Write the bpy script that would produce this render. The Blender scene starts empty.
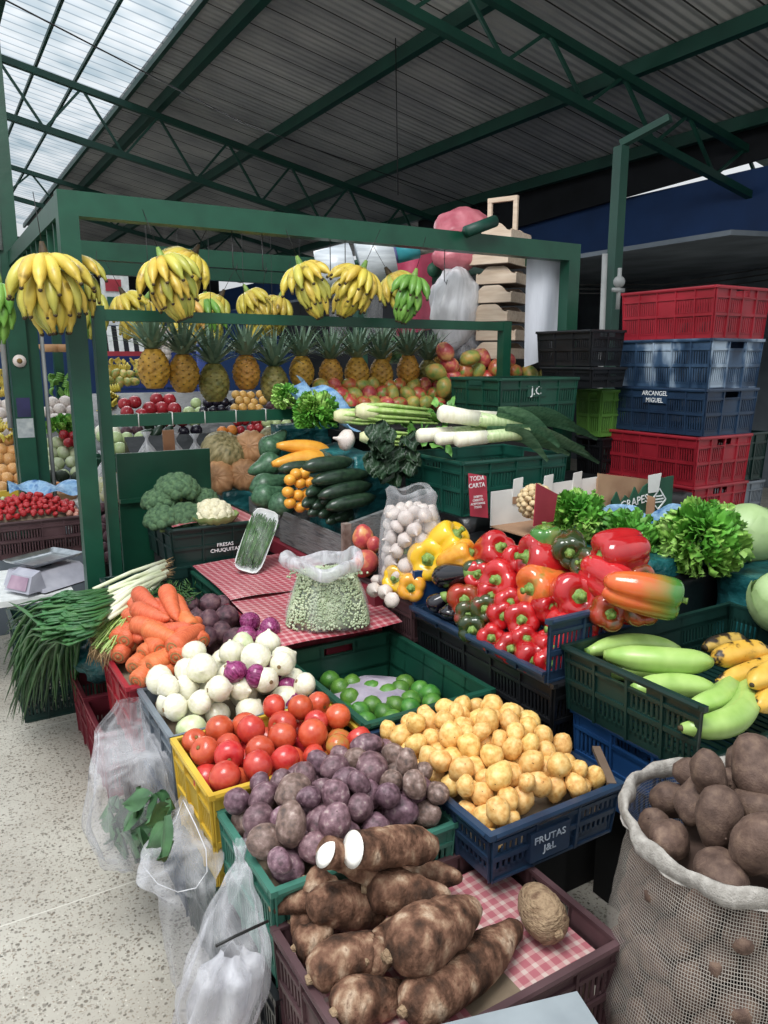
import bpy, bmesh, math, random
from mathutils import Vector, Matrix, Quaternion, Euler, noise

SC = bpy.context.scene
COL = SC.collection
PI = math.pi
rnd = random.Random(7)

# ------------------------------------------------------------------ camera model (used to survey positions from the photograph)
FPX = 760.0
PITCH = math.radians(11.3)
YAW = math.radians(31)
EYE = Vector((0, 0, 1.65))
CF = Vector((math.sin(YAW)*math.cos(PITCH), math.cos(YAW)*math.cos(PITCH), -math.sin(PITCH)))
CR = Vector((math.cos(YAW), -math.sin(YAW), 0))
CU = CR.cross(CF)

def ray(px, py):
    return CF + CR*((px-384)/FPX) + CU*((512-py)/FPX)
def atz(px, py, z):
    d = ray(px, py); return EYE + d*((z-EYE.z)/d.z)
def aty(px, py, y):
    d = ray(px, py); return EYE + d*(y/d.y)
def atx(px, py, x):
    d = ray(px, py); return EYE + d*(x/d.x)
def atd(px, py, dep):
    return EYE + ray(px, py)*dep
def atp(px, py, p0, n):
    d = ray(px, py); p0 = Vector(p0); n = Vector(n)
    return EYE + d*((p0-EYE).dot(n)/d.dot(n))

# ------------------------------------------------------------------ materials
def new_mat(name):
    m = bpy.data.materials.new(name); m.use_nodes = True
    nt = m.node_tree; nt.nodes.clear()
    out = nt.nodes.new('ShaderNodeOutputMaterial')
    b = nt.nodes.new('ShaderNodeBsdfPrincipled')
    nt.links.new(b.outputs[0], out.inputs[0])
    return m, nt, b, out
def N(nt, t, **k):
    n = nt.nodes.new(t)
    for a, v in k.items(): setattr(n, a, v)
    return n
SATF = .86
def srgb(c):
    if isinstance(c, str):
        c = [int(c[i:i+2], 16)/255 for i in (0, 2, 4)]
    g_ = .3*c[0]+.59*c[1]+.11*c[2]; c = [g_+(x-g_)*SATF for x in c]
    return tuple((x/12.92 if x <= .04045 else ((x+.055)/1.055)**2.4) for x in c)+(1,)
def ramp(nt, stops):
    r = N(nt, 'ShaderNodeValToRGB'); e = r.color_ramp.elements
    e[0].position, e[0].color = stops[0][0], srgb(stops[0][1])
    e[1].position, e[1].color = stops[-1][0], srgb(stops[-1][1])
    for p, c in stops[1:-1]:
        x = e.new(p); x.color = srgb(c)
    return r
def mat(name, stops, scale=6, rough=.5, bump=0, bscale=None, var=0, detail=3, metal=0, sss=0, stretch=None, spec=.5, grad=None, coat=0, bdist=.01, hue=0):
    """procedural surface: noise coloured by a ramp, per-object variation, noise bump"""
    m, nt, b, out = new_mat(name)
    L = nt.links.new
    if isinstance(stops, str): stops = [stops, stops]
    if isinstance(stops[0], str):
        k = len(stops); stops = [(.3+.4*i/(k-1), c) for i, c in enumerate(stops)]
    tc = N(nt, 'ShaderNodeTexCoord')
    oi = N(nt, 'ShaderNodeObjectInfo')
    off = N(nt, 'ShaderNodeVectorMath', operation='MULTIPLY_ADD')
    sc = stretch or (1, 1, 1)
    L(tc.outputs['Object'], off.inputs[0]); off.inputs[1].default_value = sc
    cmb = N(nt, 'ShaderNodeVectorMath', operation='SCALE'); cmb.inputs[0].default_value = (13.1, 7.7, 9.3)
    L(oi.outputs['Random'], cmb.inputs['Scale']); L(cmb.outputs[0], off.inputs[2])
    nz = N(nt, 'ShaderNodeTexNoise'); nz.inputs['Scale'].default_value = scale; nz.inputs['Detail'].default_value = detail
    L(off.outputs[0], nz.inputs['Vector'])
    r = ramp(nt, stops); L(nz.outputs[0], r.inputs[0])
    colr = r.outputs[0]
    if grad:   # (axis, lo, hi, color) blend towards a colour along a local axis
        for (ax, lo, hi, gc) in (grad if isinstance(grad, list) else [grad]):
            sp = N(nt, 'ShaderNodeSeparateXYZ'); L(tc.outputs['Object'], sp.inputs[0])
            mr = N(nt, 'ShaderNodeMapRange'); L(sp.outputs['XYZ'.index(ax)], mr.inputs[0])
            mr.inputs[1].default_value = lo; mr.inputs[2].default_value = hi
            ad = N(nt, 'ShaderNodeMath', operation='MULTIPLY_ADD'); ad.use_clamp = True
            L(nz.outputs[0], ad.inputs[0]); ad.inputs[1].default_value = .9
            sb = N(nt, 'ShaderNodeMath', operation='SUBTRACT'); L(mr.outputs[0], sb.inputs[0]); sb.inputs[1].default_value = .45
            L(sb.outputs[0], ad.inputs[2])
            mx = N(nt, 'ShaderNodeMix', data_type='RGBA'); L(ad.outputs[0], mx.inputs[0]); L(colr, mx.inputs[6]); mx.inputs[7].default_value = srgb(gc)
            colr = mx.outputs[2]
    if var or hue:
        hs = N(nt, 'ShaderNodeHueSaturation'); L(colr, hs.inputs['Color'])
        mr = N(nt, 'ShaderNodeMapRange'); L(oi.outputs['Random'], mr.inputs[0]); mr.inputs[3].default_value = 1-var; mr.inputs[4].default_value = 1+var
        L(mr.outputs[0], hs.inputs['Value'])
        if hue:
            ml = N(nt, 'ShaderNodeMath', operation='MULTIPLY'); L(oi.outputs['Random'], ml.inputs[0]); ml.inputs[1].default_value = 7.31
            fr = N(nt, 'ShaderNodeMath', operation='FRACT'); L(ml.outputs[0], fr.inputs[0])
            mh = N(nt, 'ShaderNodeMapRange'); L(fr.outputs[0], mh.inputs[0]); mh.inputs[3].default_value = .5-hue; mh.inputs[4].default_value = .5+hue
            L(mh.outputs[0], hs.inputs['Hue'])
        colr = hs.outputs[0]
    L(colr, b.inputs['Base Color'])
    b.inputs['Roughness'].default_value = rough; b.inputs['Metallic'].default_value = metal
    b.inputs['Specular IOR Level'].default_value = spec
    if coat: b.inputs['Coat Weight'].default_value = coat; b.inputs['Coat Roughness'].default_value = .12
    if sss:
        b.inputs['Subsurface Weight'].default_value = sss; b.inputs['Subsurface Radius'].default_value = (.02, .01, .005)
        b.inputs['Subsurface Scale'].default_value = .5
    if bump:
        n2 = N(nt, 'ShaderNodeTexNoise'); n2.inputs['Scale'].default_value = bscale or scale*3; n2.inputs['Detail'].default_value = 4
        L(off.outputs[0], n2.inputs['Vector'])
        bp = N(nt, 'ShaderNodeBump'); bp.inputs['Strength'].default_value = bump; bp.inputs['Distance'].default_value = bdist
        L(n2.outputs[0], bp.inputs['Height']); L(bp.outputs[0], b.inputs['Normal'])
    return m

def film(name, col, lo=.12, hi=.6, rough=.25, scale=9, stretch=(1, 1, .25)):
    """thin plastic film: creased, part see-through"""
    m, nt, b, out = new_mat(name); L = nt.links.new
    b.inputs['Base Color'].default_value = srgb(col); b.inputs['Roughness'].default_value = rough
    tr = N(nt, 'ShaderNodeBsdfTransparent'); tr.inputs[0].default_value = (.97, .97, .98, 1)
    mx = N(nt, 'ShaderNodeMixShader')
    tc = N(nt, 'ShaderNodeTexCoord'); mp = N(nt, 'ShaderNodeMapping'); mp.inputs['Scale'].default_value = stretch
    L(tc.outputs['Object'], mp.inputs[0])
    nz = N(nt, 'ShaderNodeTexNoise'); nz.inputs['Scale'].default_value = scale; nz.inputs['Detail'].default_value = 5; nz.inputs['Distortion'].default_value = 1.2
    L(mp.outputs[0], nz.inputs['Vector'])
    mr = N(nt, 'ShaderNodeMapRange'); L(nz.outputs[0], mr.inputs[0]); mr.inputs[1].default_value = .35; mr.inputs[2].default_value = .7
    mr.inputs[3].default_value = lo; mr.inputs[4].default_value = hi
    lw = N(nt, 'ShaderNodeLayerWeight'); lw.inputs[0].default_value = .35
    ad = N(nt, 'ShaderNodeMath', operation='MULTIPLY_ADD'); ad.use_clamp = True
    L(lw.outputs['Facing'], ad.inputs[0]); ad.inputs[1].default_value = .3; L(mr.outputs[0], ad.inputs[2])
    L(ad.outputs[0], mx.inputs[0]); L(tr.outputs[0], mx.inputs[1]); L(b.outputs[0], mx.inputs[2]); L(mx.outputs[0], out.inputs[0])
    bp = N(nt, 'ShaderNodeBump'); bp.inputs['Strength'].default_value = .7; bp.inputs['Distance'].default_value = .01
    L(nz.outputs[0], bp.inputs['Height']); L(bp.outputs[0], b.inputs['Normal'])
    return m

# ------------------------------------------------------------------ mesh builder
class MB:
    def __init__(s): s.v = []; s.f = []
    def raw(s, vs, fs):
        o = len(s.v); s.v += [tuple(p) for p in vs]; s.f += [tuple(i+o for i in f) for f in fs]; return s
    def hexa(s, c8):   # 8 corners: bottom 4 ccw, top 4 ccw
        return s.raw(c8, [(3, 2, 1, 0), (4, 5, 6, 7), (0, 1, 5, 4), (1, 2, 6, 5), (2, 3, 7, 6), (3, 0, 4, 7)])
    def box(s, x0, x1, y0, y1, z0, z1):
        return s.hexa([(x0, y0, z0), (x1, y0, z0), (x1, y1, z0), (x0, y1, z0), (x0, y0, z1), (x1, y0, z1), (x1, y1, z1), (x0, y1, z1)])
    def bar(s, p, q, w, h=None):
        p = Vector(p); q = Vector(q); h = h or w
        d = (q-p).normalized(); up = Vector((0, 0, 1)) if abs(d.z) < .95 else Vector((0, 1, 0))
        a = d.cross(up).normalized()*w/2; b = a.cross(d).normalized()*h/2
        return s.hexa([p-a-b, p+a-b, q+a-b, q-a-b, p-a+b, p+a+b, q+a+b, q-a+b])
    def tube(s, path, rad, n=10, cap=True, flat=1.0, shape=None, twist=0, ref=None):
        path = [Vector(p) for p in path]; k = len(path)
        if not isinstance(rad, (list, tuple)): rad = [rad]*k
        o = len(s.v); prev = Vector(ref) if ref else None
        for i, p in enumerate(path):
            d = (path[min(i+1, k-1)]-path[max(i-1, 0)]).normalized()
            if prev is None: prev = Vector((0, 0, 1)) if abs(d.z) < .9 else Vector((1, 0, 0))
            a = (prev-d*prev.dot(d)).normalized(); prev = a; b = d.cross(a)
            for j in range(n):
                t = 2*PI*j/n+twist; r = rad[i]*(shape(t, i/(k-1)) if shape else 1)
                s.v.append(tuple(p+a*math.cos(t)*r*flat+b*math.sin(t)*r))
        for i in range(k-1):
            for j in range(n):
                s.f.append((o+i*n+j, o+i*n+(j+1) % n, o+(i+1)*n+(j+1) % n, o+(i+1)*n+j))
        if cap:
            s.f.append(tuple(o+j for j in reversed(range(n)))); s.f.append(tuple(o+(k-1)*n+j for j in range(n)))
        return s
    def lathe(s, prof, n=16, fn=None, M=None):
        """prof: list of (r,z); fn(r,z,theta,i)->(r,z)"""
        o = len(s.v); k = len(prof)
        for i, (r, z) in enumerate(prof):
            for j in range(n):
                t = 2*PI*j/n; rr, zz = fn(r, z, t, i/(k-1)) if fn else (r, z)
                p = Vector((rr*math.cos(t), rr*math.sin(t), zz))
                s.v.append(tuple(M @ p if M else p))
        for i in range(k-1):
            for j in range(n):
                s.f.append((o+i*n+j, o+i*n+(j+1) % n, o+(i+1)*n+(j+1) % n, o+(i+1)*n+j))
        if prof[0][0] > 1e-5: s.f.append(tuple(o+j for j in reversed(range(n))))
        if prof[-1][0] > 1e-5: s.f.append(tuple(o+(k-1)*n+j for j in range(n)))
        return s
    def grid(s, fn, nu, nv):
        o = len(s.v)
        for i in range(nu+1):
            for j in range(nv+1): s.v.append(tuple(fn(i/nu, j/nv)))
        for i in range(nu):
            for j in range(nv):
                a = o+i*(nv+1)+j; s.f.append((a, a+nv+1, a+nv+2, a+1))
        return s
    def sphere(s, c, r, sc=(1, 1, 1), nu=10, nv=7, fn=None):
        o = len(s.v); c = Vector(c)
        s.v.append(tuple(c+Vector((0, 0, -r*sc[2]))))
        for i in range(1, nv):
            a = -PI/2+PI*i/nv
            for j in range(nu):
                t = 2*PI*j/nu; d = Vector((math.cos(a)*math.cos(t), math.cos(a)*math.sin(t), math.sin(a)))
                k = fn(d) if fn else 1
                s.v.append(tuple(c+Vector((d.x*sc[0], d.y*sc[1], d.z*sc[2]))*r*k))
        s.v.append(tuple(c+Vector((0, 0, r*sc[2])))); e = len(s.v)-1
        for j in range(nu):
            s.f.append((o, o+1+(j+1) % nu, o+1+j)); s.f.append((e, e-nu+j, e-nu+(j+1) % nu))
        for i in range(nv-2):
            for j in range(nu):
                a = o+1+i*nu; s.f.append((a+j, a+(j+1) % nu, a+nu+(j+1) % nu, a+nu+j))
        return s
    def mesh(s, name, m, smooth=True, fix=True):
        me = bpy.data.meshes.new(name); me.from_pydata(s.v, [], s.f)
        bm = bmesh.new(); bm.from_mesh(me)
        bmesh.ops.remove_doubles(bm, verts=bm.verts, dist=1e-6)
        bmesh.ops.delete(bm, geom=[v_ for v_ in bm.verts if not v_.link_faces], context='VERTS')
        if fix: bmesh.ops.recalc_face_normals(bm, faces=bm.faces)
        bm.to_mesh(me); bm.free()
        if smooth: me.shade_smooth()
        me.materials.append(m); return me
    def build(s, name, m, parent=None, smooth=True, world=False, fix=True):
        """local coordinates; world=True: vertices were given in world space -> origin moves to the base"""
        loc = Vector((0, 0, 0))
        if world:
            if parent: o = parent.location
            else:
                xs = [p[0] for p in s.v]; ys = [p[1] for p in s.v]; zs = [p[2] for p in s.v]
                o = Vector(((min(xs)+max(xs))/2, (min(ys)+max(ys))/2, min(zs))); loc = o
            s.v = [(p[0]-o[0], p[1]-o[1], p[2]-o[2]) for p in s.v]
        ob = bpy.data.objects.new(name, s.mesh(name, m, smooth, fix)); COL.objects.link(ob)
        ob.location = loc
        if parent: ob.parent = parent
        return ob

def tag(o, label, cat, group=None, kind=None):
    o['label'] = label; o['category'] = cat
    if group: o['group'] = group
    if kind: o['kind'] = kind
    return o
def thing(name, label, cat, loc=(0, 0, 0), rot=None, group=None):
    o = bpy.data.objects.new(name, None); COL.objects.link(o); o.location = loc; o.empty_display_size = .02
    if rot is not None: setrot(o, rot)
    return tag(o, label, cat, group)
def setrot(o, rot):
    if isinstance(rot, Quaternion): o.rotation_mode = 'QUATERNION'; o.rotation_quaternion = rot
    elif isinstance(rot, (int, float)): o.rotation_euler = (0, 0, rot)
    else: o.rotation_euler = rot
def struct(o):
    o['kind'] = 'structure'; return o
KIDS = {}
def kids(o):
    if o.name not in KIDS: KIDS[o.name] = [c for c in COL.objects if c.parent == o]
    return KIDS[o.name]
def dup(proto, loc, rot=None, scale=1, label=None, cat=None, group=None):
    """copy a thing with copies of its parts"""
    c = proto.copy(); COL.objects.link(c); c.location = loc
    if rot is not None: setrot(c, rot)
    c.scale = (scale,)*3 if isinstance(scale, (int, float)) else scale
    if label: c['label'] = label
    if cat: c['category'] = cat
    if group: c['group'] = group
    for k in kids(proto):
        d = k.copy(); COL.objects.link(d); d.parent = c
        for g in kids(k):
            h = g.copy(); COL.objects.link(h); h.parent = d
    return c
class Proto:
    """first use moves the original, later uses copy it"""
    def __init__(s, make): s.o = make; s.used = False
    def put(s, loc, rot=None, scale=1, label=None, cat=None, group=None):
        if s.used: return dup(s.o, loc, rot, scale, label, cat, group)
        s.used = True; o = s.o; kids(o); o.location = loc
        if rot is not None: setrot(o, rot)
        o.scale = (scale,)*3 if isinstance(scale, (int, float)) else scale
        if label: o['label'] = label
        if cat: o['category'] = cat
        if group: o['group'] = group
        return o
def aim(d, roll=0):
    return Vector(d).to_track_quat('Z', 'Y') @ Quaternion((0, 0, 1), roll)
def rq(r=rnd):
    return Euler((r.uniform(0, 6.28), r.uniform(0, 6.28), r.uniform(0, 6.28))).to_quaternion()

def text_part(txt, size, m, parent, loc, rot, name='lettering', depth=.0006, xs=1):
    cu = bpy.data.curves.new('t', 'FONT'); cu.body = txt; cu.size = size; cu.align_x = 'CENTER'; cu.align_y = 'CENTER'; cu.extrude = depth; cu.resolution_u = 2
    cu.space_line = 1.08; cu.offset = size*.006
    t = bpy.data.objects.new('t', cu); COL.objects.link(t)
    dg = bpy.context.evaluated_depsgraph_get(); me = bpy.data.meshes.new_from_object(t.evaluated_get(dg))
    bpy.data.objects.remove(t); me.materials.clear(); me.materials.append(m)
    o = bpy.data.objects.new(name, me); COL.objects.link(o); o.location = loc; o.rotation_euler = rot; o.scale = (xs, 1, 1)
    if parent: o.parent = parent
    return o

# ------------------------------------------------------------------ packing of loose produce
def pack(x0, x1, y0, y1, surf, depth, r, seed=1, rv=.15, tries=110, inside=None, tight=.9, maxn=300, topk=.25):
    """drop balls into a heap bounded above by surf(x,y); floor lies depth below it"""
    R = random.Random(seed); pts = []
    fails = 0
    while len(pts) < maxn and fails < 14:
        best = None; rr = r*(1+R.uniform(-rv, rv))
        for _ in range(tries):
            x = R.uniform(x0+rr*.8, x1-rr*.8); y = R.uniform(y0+rr*.8, y1-rr*.8)
            if inside and not inside(x, y): continue
            s = surf(x, y); z = s-depth+rr
            for (a, b, c, q) in pts:
                d2 = (a-x)**2+(b-y)**2; t = (q+rr)*tight
                if d2 < t*t: z = max(z, c+math.sqrt(t*t-d2))
            k = z-s
            if best is None or k < best[0]: best = (k, x, y, z)
        if best and best[0] < -rr*topk: pts.append((best[1], best[2], best[3], rr))
        else: fails += 1
    return pts
# ------------------------------------------------------------------ palette
M = {}
M['crate_green'] = mat('green_crate_plastic', ['0a3a2c', '12503c'], 5, .42, bump=.1, var=.06)
M['crate_teal'] = mat('teal_crate_plastic', ['0a4438', '125a4a'], 5, .42, bump=.1, var=.06)
M['crate_bluegreen'] = mat('weathered_green_crate_plastic', ['2c6a5a', '3f7f6c'], 6, .5, bump=.1)
M['crate_dark'] = mat('dark_green_crate_plastic', ['082420', '0f3630'], 5, .4, bump=.1)
M['crate_navy'] = mat('navy_crate_plastic', ['1a2c46', '24405f'], 7, .4, bump=.1, var=.08)
M['crate_worn_shine'] = mat('worn_shine_blue_plastic', [(.42, '1c3450'), (.55, '3c5878'), (.66, '9cb0c4')], 6, .35, bump=.1, stretch=(1, 1, .5))  # pale patches paint a whitish shine in with the wear
M['crate_blue'] = mat('blue_crate_plastic', ['12386a', '1c4c84'], 5, .4, bump=.1, var=.08)
M['crate_red'] = mat('red_crate_plastic', ['8c1220', 'ac2030'], 5, .42, bump=.1, var=.06)
M['crate_maroon'] = mat('maroon_crate_plastic', ['3c2428', '5c4044'], 7, .5, bump=.15, var=.06)
M['crate_wine'] = mat('wine_crate_plastic', ['741828', '922a3a'], 6, .5, bump=.12, var=.06)
M['crate_yellow'] = mat('yellow_crate_plastic', ['c49a1e', 'dcb632'], 6, .45, bump=.1)
M['crate_grey'] = mat('grey_crate_plastic', ['59636e', '7a848e'], 6, .45, bump=.1)
M['crate_black'] = mat('black_crate_plastic', ['101114', '1e2024'], 6, .4, bump=.1, var=.1)
M['crate_lime'] = mat('lime_crate_plastic', ['4a7c2c', '5f9638'], 5, .45, bump=.1)
M['steel_green'] = mat('green_painted_steel', ['083e2c', '0e4c36', '0b4430'], 4, .38, bump=.08, bscale=20, spec=.5)
M['roof_green'] = mat('roof_green_paint', ['0a3c30', '104a3a'], 3, .5)
M['lining'] = mat('brown_paper_lining', ['6a5a48', '8a7860'], 8, .9, bump=.3)
M['white_print'] = mat('white_print', ['d8dcdc', 'f0f2f2'], 12, .6)
M['grey_print'] = mat('faded_print', ['8a98a8', 'b8c2cc'], 40, .6)
M['potato_y'] = mat('yellow_potato_skin', ['d49440', 'eab660', 'f2c87c'], 2.6, .42, bump=.15, bscale=14, var=.1, hue=.008)
M['potato_p'] = mat('purple_potato_skin', [(.3, '4c343a'), (.45, '6c4c56'), (.6, '84626c'), (.72, 'a48e8c')], 2.4, .5, bump=.2, bscale=12, var=.2, hue=.02)
M['potato_p2'] = mat('brownish_potato_skin', [(.3, '50403c'), (.45, '70584e'), (.6, '8a7068'), (.72, 'a8948a')], 2.4, .55, bump=.2, bscale=12, var=.18)
M['potato_b'] = mat('brown_potato_skin', [(.28, '4a342a'), (.5, '624a3e'), (.75, '7e6452')], 2.0, .75, bump=.3, bscale=12, var=.14)
M['eye'] = mat('potato_eye', ['6b4a22', '8a6230'], 40, .7)
M['tomato'] = mat('tomato_skin', ['c4301e', 'dc5236'], 1.5, .26, var=.1, hue=.012, spec=.6)
M['tomato_g'] = mat('turning_tomato_skin', ['d8502a', 'a88a34'], 1.6, .2, var=.1)
M['scar'] = mat('stem_scar', ['6b4a1e', '8d7432'], 60, .8)
M['onion_w'] = mat('white_onion_skin', ['dad8b4', 'e6e2c8', 'eeead8'], 1.2, .28, stretch=(4, 4, 1), var=.05, spec=.6)
M['onion_g'] = mat('greenish_onion_skin', ['b8c88a', 'dfe4c0'], 1.6, .28, var=.05)
M['onion_r'] = mat('red_onion_skin', ['5e1440', '8c2c66', 'a44a80'], 1.4, .25, stretch=(4, 4, .6), var=.12)
M['roots'] = mat('dry_root_tuft', ['6f5334', 'a3875a'], 60, .9)
M['carrot'] = mat('carrot_skin', ['d2592a', 'ea7540'], 9, .45, bump=.35, bscale=22, stretch=(1, 1, 4), var=.08, hue=.008)
M['carrot_end'] = mat('carrot_crown', ['7c4420', 'c09055'], 80, .8)
M['beet'] = mat('beetroot_skin', ['341c26', '583440', '745254'], 2.2, .6, bump=.3, bscale=12, var=.15)
M['lime'] = mat('lime_skin', ['2f6e22', '568f2c'], 1.6, .3, bump=.15, bscale=30, var=.2, hue=.02)
M['stem'] = mat('green_stem', ['4c7a24', '8aa84a'], 20, .55, bump=.2)
M['pep_r'] = mat('red_pepper_skin', ['b40c14', 'd41c20'], 1.5, .14, coat=.5, var=.1, spec=.6)
M['pep_o'] = mat('orange_pepper_skin', [(.35, 'd84a10'), (.55, 'e8702a'), (.7, '6a7a20')], 1.8, .15, coat=.5)
M['pep_og'] = mat('orange_green_pepper_skin', [(.35, 'e0501c'), (.65, 'e07024')], 1.6, .15, coat=.5, grad=('Z', -1.0, -.1, '3c7a28'))
M['pep_d'] = mat('dark_pepper_skin', [(.35, '22381a'), (.55, '3a4418'), (.7, '8a2418')], 2, .15, coat=.5)
M['pep_b'] = mat('ripening_pepper_skin', [(.35, 'b02a14'), (.6, '8a4018'), (.7, '4a4a1c')], 2, .15, coat=.5)
M['pep_y'] = mat('yellow_pepper_skin', ['e8ac08', 'f4c414'], 1.5, .15, coat=.5, var=.05)
M['pep_yo'] = mat('orange_yellow_pepper_skin', ['e48c14', 'f0a626'], 6, .15, coat=.5)
M['eggplant'] = mat('eggplant_skin', ['0c0812', '1c1426'], 5, .1, coat=.7)
M['plantain'] = mat('green_plantain_skin', ['86b048', 'a4c864', '8fbc50'], 10, .32, stretch=(1, 1, .3), bump=.08)
M['plantain_y'] = mat('ripe_plantain_skin', [(.36, '2a1c10'), (.42, 'd8a22c'), (.8, 'f0c250')], 18, .4, bump=.1)
M['plantain_d'] = mat('black_spotted_plantain_skin', [(.4, '1c140c'), (.52, '2c1e10'), (.58, 'c09a3a')], 14, .5)
M['banana'] = mat('banana_skin', [(.3, '7a6418'), (.4, 'c8ac34'), (.7, 'd8c448')], 16, .38, var=.1, hue=.012)
M['banana_g'] = mat('green_banana_skin', ['4c8a2c', '7aae40'], 8, .38, var=.12)
M['banana_gy'] = mat('turning_banana_skin', ['98a038', 'ccc048'], 8, .38, var=.12)
M['pine_eye'] = mat('pineapple_eye', ['5c4c1c', '7c6a2c'], 60, .7)
M['dark_tip'] = mat('dark_banana_tip', ['2a1e10', '4a3a1c'], 40, .7)
M['pine_b'] = mat('pineapple_skin', ['a06a18', 'd49a2e'], 30, .5, bump=.4, bscale=90, var=.15, hue=.01)
M['pine_g'] = mat('green_pineapple_skin', ['565a24', '98893c'], 30, .5, bump=.4, bscale=90, var=.15)
M['pine_leaf'] = mat('pineapple_leaf', ['4c6e54', '86a488'], 14, .5, stretch=(1, 1, .3), var=.1)
M['mango'] = mat('mango_skin', [(.35, 'b4422e'), (.5, 'c8643a'), (.62, '7f9a3c')], 1.4, .3, var=.12, hue=.02)
M['mango_r'] = mat('red_mango_skin', [(.35, 'b83a44'), (.5, 'd0564c'), (.65, 'e09a5a')], 1.3, .32, var=.08)
M['papaya'] = mat('papaya_skin', ['6a9240', 'a8a044', 'd49840'], 1.4, .4, var=.15)
M['pumpkin_t'] = mat('tan_pumpkin_skin', ['b07a4a', 'd29a68'], 2.5, .5, bump=.2, var=.1)
M['pumpkin_g'] = mat('striped_pumpkin_skin', ['5c5c34', '9a8a58', 'b8a878'], 2.4, .5, bump=.2, stretch=(3, 3, .6))
M['zucchini'] = mat('zucchini_skin', ['16281e', '2a442e'], 14, .28, var=.15, spec=.5)
M['squash_g'] = mat('green_squash_skin', ['2c5238', '4f7a58'], 12, .35, var=.15)
M['squash_y'] = mat('yellow_squash_skin', ['e2901c', 'f4aa30'], 8, .3, var=.05)
M['broccoli'] = mat('broccoli_florets', ['34563a', '5c8054'], 60, .8, bump=1, bscale=260, var=.1, bdist=.006)
M['cauli'] = mat('cauliflower_curd', ['cfc49a', 'ece4c4'], 50, .75, bump=.9, bscale=160, bdist=.006)
M['leaf_pale'] = mat('pale_leaf', ['7f9c50', 'a8bc74'], 14, .5, bump=.3)
M['lettuce'] = mat('curly_lettuce_leaf', [(.3, '4a8a28'), (.5, '8cc44a'), (.7, 'c0e880')], 14, .42, bump=.2, sss=0, spec=.4)
M['lettuce_d'] = mat('dark_curly_lettuce_leaf', [(.3, '2c601a'), (.5, '58983a'), (.7, '8cc452')], 14, .42, bump=.2)
M['lettuce_b'] = mat('bright_curly_lettuce_leaf', ['44962a', '72c03c'], 11, .42, bump=.2)
M['cabbage'] = mat('cabbage_leaf', ['8cae68', 'b0cc8c'], 6, .42, bump=.5, bscale=9)
M['chard'] = mat('dark_chard_leaf', ['15301c', '2a4a2a'], 16, .4, bump=.4)
M['leafy'] = mat('dark_leafy_green', ['2c5030', '4a7a48'], 14, .4, bump=.3)
M['celery'] = mat('celery_rib', ['8cb848', 'b8d07c'], 10, .4, stretch=(6, 6, .6), bump=.3)
M['celery_base'] = mat('celery_base', ['c4cc8c', 'e0dcae'], 12, .5, stretch=(6, 6, .6))
M['leek_white'] = mat('leek_shaft', ['e2dfc0', 'f0eeda'], 10, .35, stretch=(8, 8, .5))
M['leek_mid'] = mat('leek_neck', ['94b070', 'c4d29c'], 10, .4, stretch=(8, 8, .5))
M['leek_leaf'] = mat('leek_leaf', ['3c6c4c', '6c9874'], 10, .4, stretch=(8, 1, 8))
M['scal_w'] = mat('scallion_shaft', ['c4cc9c', 'e6e8d0'], 10, .4)
M['scal_g'] = mat('scallion_leaf', ['24552a', '3f7a3c'], 8, .45, var=.15, hue=.015)
M['herb'] = mat('chopped_herb', ['1f4a1c', '4a7a34'], 40, .6, var=.1)
M['garlic'] = mat('garlic_skin', ['b8a69c', 'd8ccc2', 'ccb8b4'], 2, .5, stretch=(5, 5, 1), var=.06)
M['pea'] = mat('shelled_pea', ['94a67c', 'c0cca8'], 20, .4)
M['yuca'] = mat('cassava_bark', [(.33, '38261c'), (.44, '583a2a'), (.52, '7a5440'), (.6, '98765c'), (.68, 'b89c82'), (.74, '6a4c3a')], 26, .78, bump=1, bscale=120, spec=.25, stretch=(1, 1, .6), detail=8, bdist=.006)
M['yuca_t'] = mat('tan_cassava_bark', [(.3, '7a5c40'), (.5, 'a58866'), (.7, '6a4a34')], 34, .7, bump=1, bscale=110, stretch=(1, 1, 2), detail=8)
M['yuca_cut'] = mat('cassava_flesh', ['ece6da', 'fdfaf4'], 14, .45, bump=.2)
M['strawberry'] = mat('strawberry_skin', ['b0141c', 'd03034'], 12, .3, bump=.3, bscale=200, var=.1)
M['berry_pale'] = mat('unripe_strawberry_skin', ['cc6a58', 'd8a48c'], 12, .3, var=.1)
M['grape'] = mat('pale_grape_skin', ['a8c078', 'c4d49a'], 12, .3)
M['avocado'] = mat('avocado_skin', ['1a2a1c', '34462c'], 40, .5, bump=.5, bscale=120)
M['blackfruit'] = mat('dark_grape_skin', ['14121e', '2a2436'], 10, .25)
M['orange'] = mat('orange_peel', ['d87018', 'ec8c28'], 10, .4, bump=.2, bscale=150, var=.08)
M['uchuva'] = mat('golden_berry_skin', ['d89a3c', 'e4b45c'], 10, .4, var=.1)
M['peach'] = mat('ripe_fruit_skin', ['c8823c', 'e4b06c'], 10, .4, var=.15)
M['redfruit'] = mat('red_fruit_skin', ['a01824', 'c03038'], 8, .2, var=.12)
M['foam'] = mat('white_foam', ['c8ccca', 'e2e4e2'], 20, .7, bump=.1)
M['steel'] = mat('brushed_steel', ['9aa0a4', 'b8bcc0'], 30, .3, metal=.9)
M['scale_body'] = mat('scale_plastic', ['9898a8', 'b8b8c4'], 10, .4)
M['stool'] = mat('grey_stool_plastic', ['7c868c', '929ca2'], 10, .5)
M['scale_dark'] = mat('scale_underside', ['26262c', '34343c'], 10, .5)
M['lcd'] = mat('scale_display', ['8a6a84', 'b494a8'], 12, .2)
M['board_grey'] = mat('weathered_grey_board', ['3c3e40', '6c6e6e', '55534f'], 6, .75, bump=.4, stretch=(6, 1, 10))
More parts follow.
